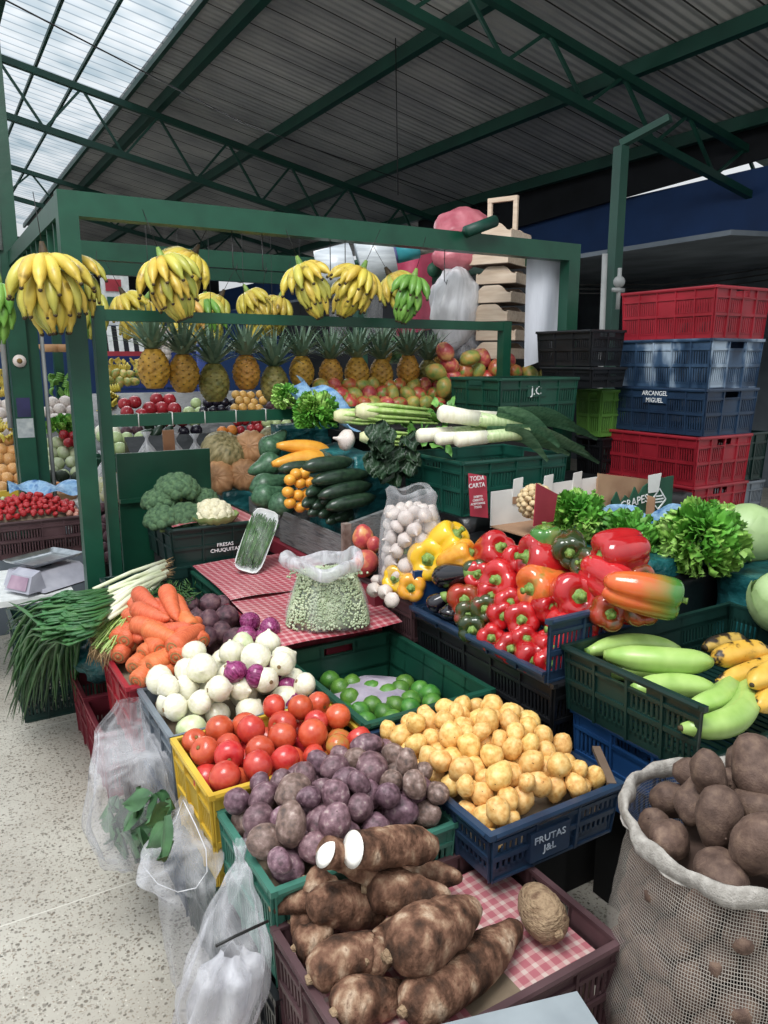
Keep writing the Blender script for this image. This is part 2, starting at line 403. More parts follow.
M['board_edge'] = mat('brown_board_edge', ['5a4034', '9a8a80'], 14, .8, bump=.4)
M['wood'] = mat('pale_pine_wood', ['d0b498', 'e6d0b8'], 6, .6, bump=.1, stretch=(1, 8, 8))
M['wood_in'] = mat('tray_inside_wood', ['5a4638', '75604e'], 6, .7)
M['cardboard'] = mat('cardboard', ['9a7254', 'b48c6a'], 8, .8, bump=.1)
M['white_card'] = mat('white_card', ['cfcfcc', 'e4e4e0'], 8, .7)
M['green_card'] = mat('green_printed_card', ['0c4630', '11543a'], 10, .6)
M['red_card'] = mat('red_card', ['9a1c30', 'b02a40'], 10, .6)
M['cloth_white'] = mat('white_sheet', ['c8ccd8', 'e0e4ee'], 4, .8, bump=.3, stretch=(3, 3, .5))
M['pink_plastic'] = mat('pink_plastic_bag', ['b84a5c', 'e0808c'], 9, .35, bump=.8, bscale=14)
M['teal_plastic'] = mat('teal_plastic_sheet', [(.3, '0a3c40'), (.5, '125458'), (.68, '2c7c80')], 7, .3, bump=1, bscale=9, stretch=(1, 1, 1.6), bdist=.03)
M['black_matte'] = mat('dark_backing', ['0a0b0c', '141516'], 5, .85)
M['black_plastic'] = mat('black_plastic_sheet', ['08090b', '17191d'], 7, .35, bump=.7, bscale=10)
M['blue_film'] = mat('blue_plastic_film', ['2c64a8', '8cb8dc', '3c7cc0'], 16, .3, bump=.8)
M['blue_wall'] = mat('blue_painted_wall', ['15386c', '1c4684'], 1.5, .7)
M['blue_paint'] = mat('blue_paint', ['14307a', '1c3c90'], 3, .6)
M['dark_wall'] = mat('dark_far_wall', ['101216', '1c2026'], 2, .9)
M['grey_wall'] = mat('grey_wall', ['4a545e', '6c7680'], 2, .8)
M['wire'] = mat('black_wire', ['0c0c0c', '1c1c1c'], 10, .5)
M['pipe'] = mat('grey_conduit', ['8c9090', 'b0b2b0'], 5, .5)
M['lilac'] = mat('lilac_bag', ['8a8094', 'b4aab8'], 9, .5, bump=.6)
M['roll'] = mat('clear_film_roll', ['b4bcc4', 'd8dee4'], 8, .25, stretch=(1, 1, 8))
M['roll_core'] = mat('grey_roll_core', ['98948c', 'b8b4ac'], 8, .6)
M['roll_blue'] = mat('turquoise_film_roll', ['1e8898', '48b4bc'], 8, .35)
M['navy_gloss'] = mat('dark_lilac_cap', ['5a5a98', '7878b0'], 8, .35)
M['bag'] = film('clear_bag_film', 'd8d8dc', .02, .34, stretch=(1, 1, .16))
M['bag_milky'] = film('milky_bag_film', 'eeeef2', .45, .95)
M['bag_fill'] = film('crumpled_clear_film', 'd4d4da', .25, .75, scale=22)
M['wrap'] = film('cling_wrap', 'e4ece8', .0, .14, rough=.1, scale=20)
M['twine'] = mat('white_twine', ['b4b4b0', 'd0d0cc'], 10, .7)
M['awning_red'] = mat('red_awning', ['a02030', 'c03040'], 5, .6)
M['watermelon'] = mat('watermelon_skin', [(.4, '1c4a2c'), (.55, '4c8a50'), (.6, '6aa464')], 7, .35, stretch=(4, 4, .7))

def gingham(nm='red_gingham_oilcloth', cs=('b44452', 'c4727a', 'd0a0a0')):
    m, nt, b, out = new_mat(nm); L = nt.links.new
    tc = N(nt, 'ShaderNodeTexCoord'); sp = N(nt, 'ShaderNodeSeparateXYZ'); L(tc.outputs['Object'], sp.inputs[0])
    sums = []
    for ax in (0, 1):
        m1 = N(nt, 'ShaderNodeMath', operation='MULTIPLY'); L(sp.outputs[ax], m1.inputs[0]); m1.inputs[1].default_value = 34
        m2 = N(nt, 'ShaderNodeMath', operation='FRACT'); L(m1.outputs[0], m2.inputs[0])
        m3 = N(nt, 'ShaderNodeMath', operation='GREATER_THAN'); L(m2.outputs[0], m3.inputs[0]); m3.inputs[1].default_value = .62
        sums.append(m3)
    a = N(nt, 'ShaderNodeMath', operation='ADD'); L(sums[0].outputs[0], a.inputs[0]); L(sums[1].outputs[0], a.inputs[1])
    h = N(nt, 'ShaderNodeMath', operation='MULTIPLY'); L(a.outputs[0], h.inputs[0]); h.inputs[1].default_value = .5
    r = ramp(nt, [(0, cs[0]), (.5, cs[1]), (1, cs[2])]); L(h.outputs[0], r.inputs[0])
    L(r.outputs[0], b.inputs['Base Color']); b.inputs['Roughness'].default_value = .3
    nz = N(nt, 'ShaderNodeTexNoise'); nz.inputs['Scale'].default_value = 7; bp = N(nt, 'ShaderNodeBump'); bp.inputs['Strength'].default_value = .4; bp.inputs['Distance'].default_value = .02
    L(tc.outputs['Object'], nz.inputs[0]); L(nz.outputs[0], bp.inputs['Height']); L(bp.outputs[0], b.inputs['Normal'])
    return m
M['gingham'] = gingham()
M['gingham_f'] = gingham('faded_pink_gingham', ('b0606a', 'c08a8a', 'c8b0a8'))

def terrazzo():
    m, nt, b, out = new_mat('terrazzo_floor'); L = nt.links.new
    tc = N(nt, 'ShaderNodeTexCoord')
    base = N(nt, 'ShaderNodeTexNoise'); base.inputs['Scale'].default_value = 2.2; base.inputs['Detail'].default_value = 5; L(tc.outputs['Object'], base.inputs[0])
    rb = ramp(nt, [(.35, 'aaa396'), (.65, 'c0bbae')]); L(base.outputs[0], rb.inputs[0]); col = rb.outputs[0]
    for sc, th, lo, hi in ((85, .24, '6c655a', '8f887c'), (150, .22, '84705c', '9c9488'), (55, .12, '5c564e', '7c6c5c'), (110, .10, 'd0cabc', 'dcd8cc')):
        dn = N(nt, 'ShaderNodeTexNoise'); dn.inputs['Scale'].default_value = sc*1.4; L(tc.outputs['Object'], dn.inputs[0])
        va = N(nt, 'ShaderNodeMix', data_type='VECTOR'); va.inputs[0].default_value = .012; L(tc.outputs['Object'], va.inputs[4]); L(dn.outputs['Color'], va.inputs[5])
        v = N(nt, 'ShaderNodeTexVoronoi'); v.inputs['Scale'].default_value = sc; L(va.outputs[1], v.inputs['Vector'])
        lt = N(nt, 'ShaderNodeMath', operation='LESS_THAN'); L(v.outputs['Distance'], lt.inputs[0])
        sp = N(nt, 'ShaderNodeSeparateColor'); L(v.outputs['Color'], sp.inputs[0])
        mr = N(nt, 'ShaderNodeMapRange'); L(sp.outputs[0], mr.inputs[0]); mr.inputs[3].default_value = -th*.6; mr.inputs[4].default_value = th*2.2; L(mr.outputs[0], lt.inputs[1])
        rc = ramp(nt, [(0, lo), (1, hi)]); L(sp.outputs[1], rc.inputs[0])
        mx = N(nt, 'ShaderNodeMix', data_type='RGBA'); L(lt.outputs[0], mx.inputs[0]); L(col, mx.inputs[6]); L(rc.outputs[0], mx.inputs[7]); col = mx.outputs[2]
    # cast joints every 1.2 m
    sp = N(nt, 'ShaderNodeSeparateXYZ'); L(tc.outputs['Object'], sp.inputs[0]); prev = None
    for ax, ph in ((0, .42), (1, .25)):
        ad = N(nt, 'ShaderNodeMath', operation='MULTIPLY_ADD'); L(sp.outputs[ax], ad.inputs[0]); ad.inputs[1].default_value = 1/1.3; ad.inputs[2].default_value = ph+10
        fr = N(nt, 'ShaderNodeMath', operation='FRACT'); L(ad.outputs[0], fr.inputs[0])
        lt = N(nt, 'ShaderNodeMath', operation='LESS_THAN'); L(fr.outputs[0], lt.inputs[0]); lt.inputs[1].default_value = .004
        if prev:
            mm = N(nt, 'ShaderNodeMath', operation='MAXIMUM'); L(prev.outputs[0], mm.inputs[0]); L(lt.outputs[0], mm.inputs[1]); prev = mm
        else: prev = lt
    mx = N(nt, 'ShaderNodeMix', data_type='RGBA'); L(prev.outputs[0], mx.inputs[0]); L(col, mx.inputs[6]); mx.inputs[7].default_value = srgb('d0ccc0')
    L(mx.outputs[2], b.inputs['Base Color']); b.inputs['Roughness'].default_value = .42
    return m
M['terrazzo'] = terrazzo()

def corrugated():
    m, nt, b, out = new_mat('corrugated_roof_sheet'); L = nt.links.new
    tc = N(nt, 'ShaderNodeTexCoord'); sp = N(nt, 'ShaderNodeSeparateXYZ'); L(tc.outputs['Object'], sp.inputs[0])
    nz = N(nt, 'ShaderNodeTexNoise'); nz.inputs['Scale'].default_value = .9; nz.inputs['Detail'].default_value = 6; L(tc.outputs['Object'], nz.inputs[0])
    r = ramp(nt, [(.3, '8c8c8e'), (.55, 'b0aeac'), (.75, 'c4c2bc')]); L(nz.outputs[0], r.inputs[0])
    ml = N(nt, 'ShaderNodeMath', operation='MULTIPLY'); L(sp.outputs[1], ml.inputs[0]); ml.inputs[1].default_value = 1/.5
    fr = N(nt, 'ShaderNodeMath', operation='FRACT'); L(ml.outputs[0], fr.inputs[0])
    lt = N(nt, 'ShaderNodeMath', operation='LESS_THAN'); L(fr.outputs[0], lt.inputs[0]); lt.inputs[1].default_value = .05
    mx = N(nt, 'ShaderNodeMix', data_type='RGBA'); L(lt.outputs[0], mx.inputs[0]); L(r.outputs[0], mx.inputs[6]); mx.inputs[7].default_value = srgb('2a2826')
    L(mx.outputs[2], b.inputs['Base Color']); b.inputs['Roughness'].default_value = .8
    wv = N(nt, 'ShaderNodeMath', operation='SINE'); m3 = N(nt, 'ShaderNodeMath', operation='MULTIPLY'); L(sp.outputs[1], m3.inputs[0]); m3.inputs[1].default_value = 2*PI/.125; L(m3.outputs[0], wv.inputs[0])
    bp = N(nt, 'ShaderNodeBump'); bp.inputs['Strength'].default_value = .5; bp.inputs['Distance'].default_value = .03; L(wv.outputs[0], bp.inputs['Height']); L(bp.outputs[0], b.inputs['Normal'])
    return m
M['roof'] = corrugated()

def skylight():
    m, nt, b, out = new_mat('translucent_skylight_sheet'); L = nt.links.new
    tc = N(nt, 'ShaderNodeTexCoord'); sp = N(nt, 'ShaderNodeSeparateXYZ'); L(tc.outputs['Object'], sp.inputs[0])
    tr = N(nt, 'ShaderNodeBsdfTransparent')
    ml = N(nt, 'ShaderNodeMath', operation='MULTIPLY'); L(sp.outputs[1], ml.inputs[0]); ml.inputs[1].default_value = 1/.25
    fr = N(nt, 'ShaderNodeMath', operation='FRACT'); L(ml.outputs[0], fr.inputs[0])
    r = ramp(nt, [(0, 'a4b4c0'), (.12, 'ffffff'), (.9, 'f4faff'), (1, 'b0bcc8')]); L(fr.outputs[0], r.inputs[0])
    nz = N(nt, 'ShaderNodeTexNoise'); nz.inputs['Scale'].default_value = 1.2; L(tc.outputs['Object'], nz.inputs[0])
    r2 = ramp(nt, [(.3, 'c4d4dc'), (.6, 'ffffff')]); L(nz.outputs[0], r2.inputs[0])
    mx = N(nt, 'ShaderNodeMix', data_type='RGBA', blend_type='MULTIPLY'); mx.inputs[0].default_value = 1; L(r.outputs[0], mx.inputs[6]); L(r2.outputs[0], mx.inputs[7])
    L(mx.outputs[2], tr.inputs[0]); L(tr.outputs[0], out.inputs[0])
    return m
M['skylight'] = skylight()

def net():
    m, nt, b, out = new_mat('pale_raffia_net'); L = nt.links.new
    uv = N(nt, 'ShaderNodeUVMap'); sp = N(nt, 'ShaderNodeSeparateXYZ'); L(uv.outputs[0], sp.inputs[0]); th = []
    nz = N(nt, 'ShaderNodeTexNoise'); nz.inputs['Scale'].default_value = 9; tc = N(nt, 'ShaderNodeTexCoord'); L(tc.outputs['Object'], nz.inputs[0])
    for ax, k in ((0, 300), (1, 105)):
        m1 = N(nt, 'ShaderNodeMath', operation='MULTIPLY_ADD'); L(sp.outputs[ax], m1.inputs[0]); m1.inputs[1].default_value = k; 
        mm = N(nt, 'ShaderNodeMath', operation='MULTIPLY'); L(nz.outputs[0], mm.inputs[0]); mm.inputs[1].default_value = 1.6; L(mm.outputs[0], m1.inputs[2])
        fr = N(nt, 'ShaderNodeMath', operation='FRACT'); L(m1.outputs[0], fr.inputs[0])
        lt = N(nt, 'ShaderNodeMath', operation='LESS_THAN'); L(fr.outputs[0], lt.inputs[0]); lt.inputs[1].default_value = .21; th.append(lt)
    mx = N(nt, 'ShaderNodeMath', operation='MAXIMUM'); L(th[0].outputs[0], mx.inputs[0]); L(th[1].outputs[0], mx.inputs[1])
    b.inputs['Base Color'].default_value = srgb('a49c92'); b.inputs['Roughness'].default_value = .6
    tr = N(nt, 'ShaderNodeBsdfTransparent'); ms = N(nt, 'ShaderNodeMixShader')
    L(mx.outputs[0], ms.inputs[0]); L(tr.outputs[0], ms.inputs[1]); L(b.outputs[0], ms.inputs[2]); L(ms.outputs[0], out.inputs[0])
    return m
M['net'] = net()
M['net_hem'] = mat('raffia_hem', ['88827a', 'b0aaa2'], 60, .8, bump=1, bscale=260, bdist=.003)
# ------------------------------------------------------------------ crates
def crate(label, x0, x1, y0, y1, z0, z1, m, low=(), lowh=.3, style='slot', group=None, lining=None, name='plastic_crate', solid=(), open_top=True, rimw=.016, cells=None, rot=0, rim_m=None):
    """ventilated plastic crate between the given faces"""
    LX, LY, H = x1-x0, y1-y0, z1-z0
    t = thing(name, label, 'crate', ((x0+x1)/2, (y0+y1)/2, z0), rot, group)
    th = .004; tp = .012
    def wall(axis, sgn):
        L_ = LX if axis == 'y' else LY; D_ = (LY if axis == 'y' else LX)/2
        key = ('-' if sgn < 0 else '+')+axis
        top = H*lowh if key in low else H
        mb = MB()
        def blk(s0, s1, h0, h1, out=0, thick=th):
            h1 = min(h1, top)
            if h1-h0 < .002: return
            c = []
            for h in (h0, h1):
                ins = tp*(1-h/H)
                for (s, dd) in ((s0, -thick), (s1, -thick), (s1, out), (s0, out)):
                    ss = max(-L_/2+ins, min(L_/2-ins, s)); w = sgn*(D_-ins+dd)
                    c.append((ss, w, h) if axis == 'y' else (w, ss, h))
            mb.hexa(c)
        L2 = L_/2
        nc = cells or max(2, round(L_/.13)); cw = L_/nc
        blk(-L2, L2, 0, .022); mid = H*.46; hi = H*.8
        isolid = key in solid or style == 'solid'
        blk(-L2, L2, mid-.006, mid+.008, .006)
        handle = (axis == 'x') == (LX > LY)   # handle opening on the short sides
        if handle and key not in low and H > .12:
            blk(-L2, -.06, hi, H); blk(.06, L2, hi, H); blk(-.06, .06, H-.012, H, .003)
            blk(-.07, .07, hi-.008, hi, .006)
        else: blk(-L2, L2, hi, H)
        blk(-L2, L2, hi-.006, hi+.004, .006)
        for i in range(nc+1):
            s = -L2+i*cw; blk(s-.004, s+.004, 0, H, .008)
        blk(-L2, -L2+.02, 0, H, .002); blk(L2-.02, L2, 0, H, .002)
        for i in range(nc):
            s0 = -L2+i*cw; s1 = s0+cw
            for r_, (h0, h1) in enumerate(((.02, mid), (mid, hi))):
                if isolid or (style == 'slot' and nc > 2 and i == nc//2 and r_ == 1): blk(s0, s1, h0, h1); continue
                if style == 'grid': blk(s0, s1, (h0+h1)/2-.003, (h0+h1)/2+.003)
                blk(s0, s1, h0, h0+.012); blk(s0, s1, h1-.012, h1)
                k = max(3, int(cw/.0155)); sw = cw/k
                for j in range(k): blk(s0+j*sw, s0+j*sw+sw*.48, h0, h1)
        return mb
    for ax in ('x', 'y'):
        for sg in (-1, 1):
            wall(ax, sg).build('side_panel', m, t, smooth=False)
    fl = MB(); a, b = LX/2-tp, LY/2-tp
    n = int(LX/.03)
    for i in range(n):
        fl.box(-a+i*2*a/n, -a+(i+.62)*2*a/n, -b, b, .004, .009)
    for i in range(5):
        y = -b+2*b*i/4; fl.box(-a, a, y-.006, y+.006, 0, .006)
    fl.build('bottom_grille', m, t, smooth=False)
    # rim: bevelled lip round the top, lower where a side is cut low
    rm = MB(); w = rimw
    cr = [(-LX/2, -LY/2), (LX/2, -LY/2), (LX/2, LY/2), (-LX/2, LY/2)]
    for k, key in enumerate(('-y', '+x', '+y', '-x')):
        hh = (H*lowh if key in low else H)
        p, q = Vector((*cr[k], hh)), Vector((*cr[(k+1) % 4], hh)); d = (q-p).normalized(); o = d.cross(Vector((0, 0, 1)))
        p2, q2 = p+d*.0062, q-d*.0062
        prof = [(-.006, -.004), (.5*w, -.006), (.62*w, -.012), (.75*w, -.004), (.6*w, .004), (-.006, .004)]
        o_ = len(rm.v)
        for base in (p2, q2):
            for (a_, h_) in prof: rm.v.append(tuple(base+o*a_+Vector((0, 0, h_))))
        kk = len(prof)
        for j in range(kk): rm.f.append((o_+j, o_+(j+1) % kk, o_+kk+(j+1) % kk, o_+kk+j))
        rm.f.append(tuple(o_+j for j in range(kk))); rm.f.append(tuple(o_+kk+j for j in reversed(range(kk))))
    for k, key in enumerate(('-y', '+x', '+y', '-x')):
        hh = H*lowh if (key in low or ('-y', '+x', '+y', '-x')[k-1] in low) else H
        if H*lowh == hh and not (key in low and ('-y', '+x', '+y', '-x')[k-1] in low): hh = H
        x, y = cr[k]; sx, sy = (1 if x > 0 else -1), (1 if y > 0 else -1); q_ = .62*w
        xa, xb = sorted((x-sx*.006, x+sx*q_)); ya, yb_ = sorted((y-sy*.006, y+sy*q_)); rm.box(xa, xb, ya, yb_, hh-.010, hh+.0045)
    rm.build('rim', rim_m or m, t, smooth=False)
    if lining is not None:   # (surface fn in world, depth)
        fn, dep = lining
        g = MB()
        def gf(u, v):
            X = x0+.016+(LX-.032)*u; Y = y0+.016+(LY-.032)*v
            return (X-t.location.x, Y-t.location.y, max(.012, fn(X, Y)-dep-z0-.003))
        g.grid(gf, 12, 12).build('lining', M['lining'], t, fix=False)
    return t

# ------------------------------------------------------------------ produce prototypes
def blob(c, r, sc, seed, amp=.12, nu=16, nv=10, f=1.1):
    return MB().sphere(c, r, sc, nu, nv, lambda d: 1+amp*noise.noise(d*f+Vector((seed*3.1, seed, 0)))+amp*.35*noise.noise(d*f*2.7+Vector((seed, 0, seed*2.2))))
class Kinds:
    """several look-variants of one produce kind"""
    def __init__(s, protos): s.p = [Proto(o) for o in protos]; s.i = 0
    def put(s, *a, **k):
        s.i += 1; return s.p[(s.i*7+s.i//3) % len(s.p)].put(*a, **k)
def simple(name, cat, mbs, m, parts=None):
    out = []
    for mb in mbs:
        o = mb.build(name, m); tag(o, name.replace('_', ' '), cat); out.append(o)
    return Kinds(out)

def mk_potato(name, m, sc, seeds, amp=.14):
    o_ = []
    for s in seeds:
        o = blob((0, 0, 0), 1, (sc[0]*(1+.08*math.sin(s)), sc[1], sc[2]), s, amp, 18, 12).build(name, m); tag(o, name, 'potato')
        R = random.Random(s); e = MB()
        for _ in range(3):
            d = Vector((R.gauss(0, 1), R.gauss(0, 1), R.gauss(0, 1))).normalized()
            k = 1+amp*noise.noise(d*1.1+Vector((s*3.1, s, 0)))+amp*.35*noise.noise(d*2.97+Vector((s, 0, s*2.2)))
            e.sphere((d.x*sc[0]*k*.985, d.y*sc[1]*k*.985, d.z*sc[2]*k*.985), .05, nu=6, nv=4)
        e.build('eye', M['eye'] if name.startswith('yellow') else m, o)
        o_.append(o)
    return Kinds(o_)

def mk_tomato(m=None, seeds=(1, 2, 3)):
    o_ = []
    for s in seeds:
        def fn(r, z, t, u): return (r*(1+.035*math.cos(5*t+s)*(u**2)), z)
        prof = [(0, -.86), (.3, -.85), (.62, -.72), (.87, -.45), (1, -.05), (.96, .32), (.8, .62), (.52, .8), (.28, .82), (.12, .74), (0, .7)]
        o = MB().lathe(prof, 20, fn).build('tomato', m or M['tomato']); tag(o, 'tomato', 'tomato')
        MB().lathe([(0, .7), (.1, .735), (.15, .79), (.08, .81), (0, .8)], 8).build('stem_scar', M['scar'], o)
        o_.append(o)
    return Kinds(o_)
def mk_onion(name, m, tall=1.0, tip=.35):
    o_ = []
    for s in (1, 2, 3):
        prof = [(0, -.84*tall), (.2, -.84*tall), (.6, -.68*tall), (.9, -.36*tall), (1, 0), (.9, .38*tall), (.62, .68*tall), (.3, .86*tall), (.14, .98*tall), (.09, tall+tip*(.5+.3*s)*.6), (.0, tall+tip*(.5+.3*s)*.62)]
        o = MB().lathe(prof, 18, lambda r, z, t, u: (r*(1+.03*math.sin(3*t+s)), z)).build(name, m); tag(o, name, 'onion')
        r_ = MB()
        for k in range(9):
            a = k*.7; r_.tube([(.08*math.cos(a), .08*math.sin(a), -.82*tall), (.17*math.cos(a), .17*math.sin(a), -.93*tall)], [.03, .012], 4)
        r_.lathe([(0, -.88*tall), (.16, -.86*tall), (.18, -.8*tall)], 8).build('root_tuft', M['roots'], o)
        o_.append(o)
    return Kinds(o_)
def mk_carrot():
    o_ = []
    for s in (1, 2, 3):
        L_ = 1.0
        prof = []; path = []; rad = []
        for i in range(15):
            u = i/14; path.append((.04*math.sin(u*3+s)*u, .03*math.cos(u*4+s)*u, -L_*u))
            r = .165*(1-.48*u**1.6)*(1+.03*math.sin(u*40+s)); rad.append(r)
        rad[0] = .10; rad[1] = .15; rad[-1] = .02; rad[-2] = .065
        path[1] = (0, 0, -.025)
        o = MB().tube(path, rad, 14).build('carrot', M['carrot']); tag(o, 'carrot', 'carrot')
        MB().lathe([(.105, -.012), (.1, .006), (.07, .0), (.05, -.012), (.03, .012), (0, .014)], 12).build('cut_crown', M['carrot_end'], o)
        o_.append(o)
    return Kinds(o_)
def pepper_mb(lobes=4, L_=1.15, s=0, w=.5):
    """bell pepper, stem end at z=0 looking up +Z, body hangs to -Z"""
    n = 36
    base = [(0, -.10), (.14, -.09), (.24, -.055), (.36, -.012), (.50, .018), (.66, .022), (.80, -.005), (.91, -.06), (.98, -.16), (1.0, -.30), (.985, -.45), (.95, -.60), (.88, -.74), (.76, -.87), (.60, -.96), (.42, -1.0), (.22, -.985), (0, -.955)]
    prof = [(r*w, z if z > -.2 else z*L_) for r, z in base]
    def fn(r, z, t, u):
        c = abs(math.cos(lobes*t/2+s)); g = c**.55
        amp = .24 if u > .2 else .24*u/.2
        k = 1-amp*(1-g)+.04*math.sin(t+s*2)
        zz = z+.05*(g-.6)*(1 if .1 < u < .45 else 0)-(.07*(g-.5)*L_ if u > .75 else 0)
        return (r*k*(1+.03*math.sin(u*5+s+t)), zz)
    return MB().lathe(prof, n, fn)
def mk_pepper(m, kinds=((4, 1.05, 0), (3, 1.2, 1), (4, .95, 2))):
    o_ = []
    for (lb, L_, s) in kinds:
        o = pepper_mb(lb, L_, s).build('bell_pepper', m); tag(o, 'bell pepper', 'pepper')
        st = MB(); st.lathe([(0, -.10), (.16, -.085), (.185, -.045), (.13, -.02), (.075, .015), (.055, .08), (.06, .15), (.075, .18), (0, .185)], 12, lambda r, z, t, u: (r*(1+.25*math.cos(5*t)*(u < .4)), z))
        st.build('stem', M['stem'], o); o_.append(o)
    return Kinds(o_)
def banana_path(L_, bend, n=9):
    R_ = L_/bend; return [(R_*(1-math.cos(bend*i/(n-1))), 0, -R_*math.sin(bend*i/(n-1))) for i in range(n)]
def banana_mb(L_=.2, r=.019, bend=1.0, ang=5, start=.42, sharp=.08):
    p = banana_path(L_, bend, 11)
    rad = [r*start, r*start*.95, r*.72, r*.95, r, r*1.02, r, r*.94, r*.74, r*.36, r*.3]
    return MB().tube(p, rad, 10, shape=lambda t, u: 1+sharp*math.cos(ang*t))
def plantain(label, p, q, r, m, bend=.7, up=(0, 0, 1), tipm=None, sag=1, ctrl=None):
    """fruit from stem end p to tip q bulging towards up"""
    p = Vector(p); q = Vector(q); mid = (p+q)/2; L_ = (q-p).length
    o = thing('plantain', label, 'plantain', mid-Vector((0, 0, r)), None)
    up = Vector(up).normalized(); n = 15; pts = []
    for i in range(n):
        u = i/(n-1); pts.append(p*(1-u)**2+Vector(ctrl)*2*u*(1-u)+q*u*u if ctrl else p.lerp(q, u)+up*L_*bend*.42*math.sin(PI*u)*sag)
    rad = [r*x for x in (.45, .62, .82, .94, .99, 1, 1.02, 1.02, 1.02, 1, .98, .93, .82, .62, .34)]
    mb = MB().tube(pts, rad, 15, shape=lambda t, u: 1+.07*math.cos(5*t))
    mb.build('fruit', m, o, world=True)
    MB().tube([pts[0]-(pts[1]-pts[0])*.25, pts[0], pts[1]], [r*.46, r*.44, r*.4], 8).build('stalk', tipm or m, o, world=True)
    MB().tube([pts[-2]*.3+pts[-1]*.7, pts[-1]+(pts[-1]-pts[-2])*.3], [r*.28, r*.16], 8).build('tip', M['dark_tip'], o, world=True)
    return o

def bunch_proto(n_rows, per, L_, r, ms, spread=2.2, seed=1, squash=1, tips=False):
    """hand(s) of bananas under a stalk; local origin = stalk top"""
    R = random.Random(seed)
    t = thing('banana_bunch', 'bunch', 'bananas', (0, 0, 0))
    sk = MB().tube([(0, 0, .03), (0, 0, -.01), (0, 0, -.02-.042*n_rows)], [.008, .018, .02], 8).build('stalk', M['dark_tip'] if seed % 2 else M['stem'], t)
    bv = (.9, 1.05, 1.2, 1.1); tipm = MB().sphere((0, 0, 0), r*.36, nu=6, nv=4).mesh('tip', M['dark_tip'])
    vari = [banana_mb(L_, r, b_, sharp=.05).mesh('banana', ms[i % len(ms)]) for i, b_ in enumerate((.9, 1.05, 1.2, 1.1))]
    for k in range(n_rows):
        for j in range(per):
            a = -spread/2+spread*(j+.5)/per+R.uniform(-.09, .09)+(k % 2)*spread/per*.5
            o = bpy.data.objects.new('banana', R.choice(vari)); COL.objects.link(o); o.parent = t
            if tips:
                tp = bpy.data.objects.new('tip', tipm); COL.objects.link(tp); tp.parent = o
                pe = banana_path(L_, bv[vari.index(o.data)], 11); tp.location = pe[-1]
            out = .012+.006*(per > 6)
            o.location = (math.sin(a)*out, -math.cos(a)*out*squash, -.02-.044*k)
            lift = max(.3, 1.30-.34*k)+R.uniform(-.07, .07)
            # banana mesh bends towards +X and runs down -Z: tilt outward, curve inward
            o.rotation_euler = Euler((0, -lift, 0)).to_matrix().to_euler()
            q = Quaternion((0, 0, 1), a-PI/2) @ Quaternion((0, 1, 0), -lift)
            q = q @ Quaternion((0, 0, 1), PI)
            qq = Quaternion((0, 0, 1), a-PI/2) @ Quaternion((0, 1, 0), -lift) @ Quaternion((0, 0, 1), PI)
            o.rotation_mode = 'QUATERNION'; o.rotation_quaternion = qq
    h = MB(); h.tube([(0, 0, .02), (0, 0, .2)], .0015, 5); h.build('hanging_wire', M['wire'], sk)
    return t

def pineapple_proto(m, seed=1):
    """base at z=0; body .17 tall"""
    t = thing('pineapple', 'pineapple', 'pineapple', (0, 0, 0))
    R = random.Random(seed); H_, W_ = .17, .064
    n = 48; K = 34
    def prof(u): return W_*(math.sin(PI*min(1, max(0, .10+.80*u)))**.62)*(1.04-.08*u)
    mb = MB(); pr = [(0, 0)]+[(prof(i/K), .003+H_*i/K) for i in range(K+1)]+[(0, H_+.002)]
    def fn(r, z, th, u):
        if r < .001: return (r, z)
        v = z/H_
        a = 8*th/(2*PI)+v*5.5; b_ = 8*th/(2*PI)-v*5.5
        k = abs(math.sin(PI*a))*abs(math.sin(PI*b_))
        return (r*(.93+.10*k**.6), z)
    bd = mb.lathe(pr, n, fn).build('body', m, t)
    ey = MB()   # dark bract tips at every eye
    for i in range(8):
        for j in range(11):
            v = (j+.5)/11
            th = (i+(.5 if j % 2 else 0))/8*2*PI
            if .06 < v < .94:
                r = prof(v)*1.0; ey.sphere((r*math.cos(th), r*math.sin(th), H_*v+.002), .0042, (1, 1, .8), 5, 4)
    ey.build('eyes', M['pine_eye'], bd)['kind'] = 'stuff'
    cr = MB()
    for k in range(48):
        u = k/48; a = k*2.4; tilt = 1.05*(1-u)**.8+.06; L_ = .12+.10*math.sin(PI*(.2+.7*u))+R.uniform(-.015, .02)
        w = .011; pts = []
        d = Vector((math.cos(a), math.sin(a), 0))
        for i in range(6):
            s = i/5; ang = tilt+.35*s*s*(1-u)
            pts.append(Vector((0, 0, H_-.004+u*.02))+d*(.012+L_*s*math.sin(ang))+Vector((0, 0, L_*s*math.cos(ang)*.98)))
        sd = Vector((-math.sin(a), math.cos(a), 0)); o_ = len(cr.v)
        for i, p in enumerate(pts):
            ww = w*(1-.95*(i/5)**1.6)
            cr.v += [tuple(p-sd*ww+Vector((0, 0, ww*.25))), tuple(p-d*ww*.3), tuple(p+sd*ww+Vector((0, 0, ww*.25)))]
        for i in range(5):
            for j in range(2):
                q = o_+i*3+j; cr.f.append((q, q+1, q+4, q+3))
    cr.build('crown', M['pine_leaf'], t, fix=False)
    return t

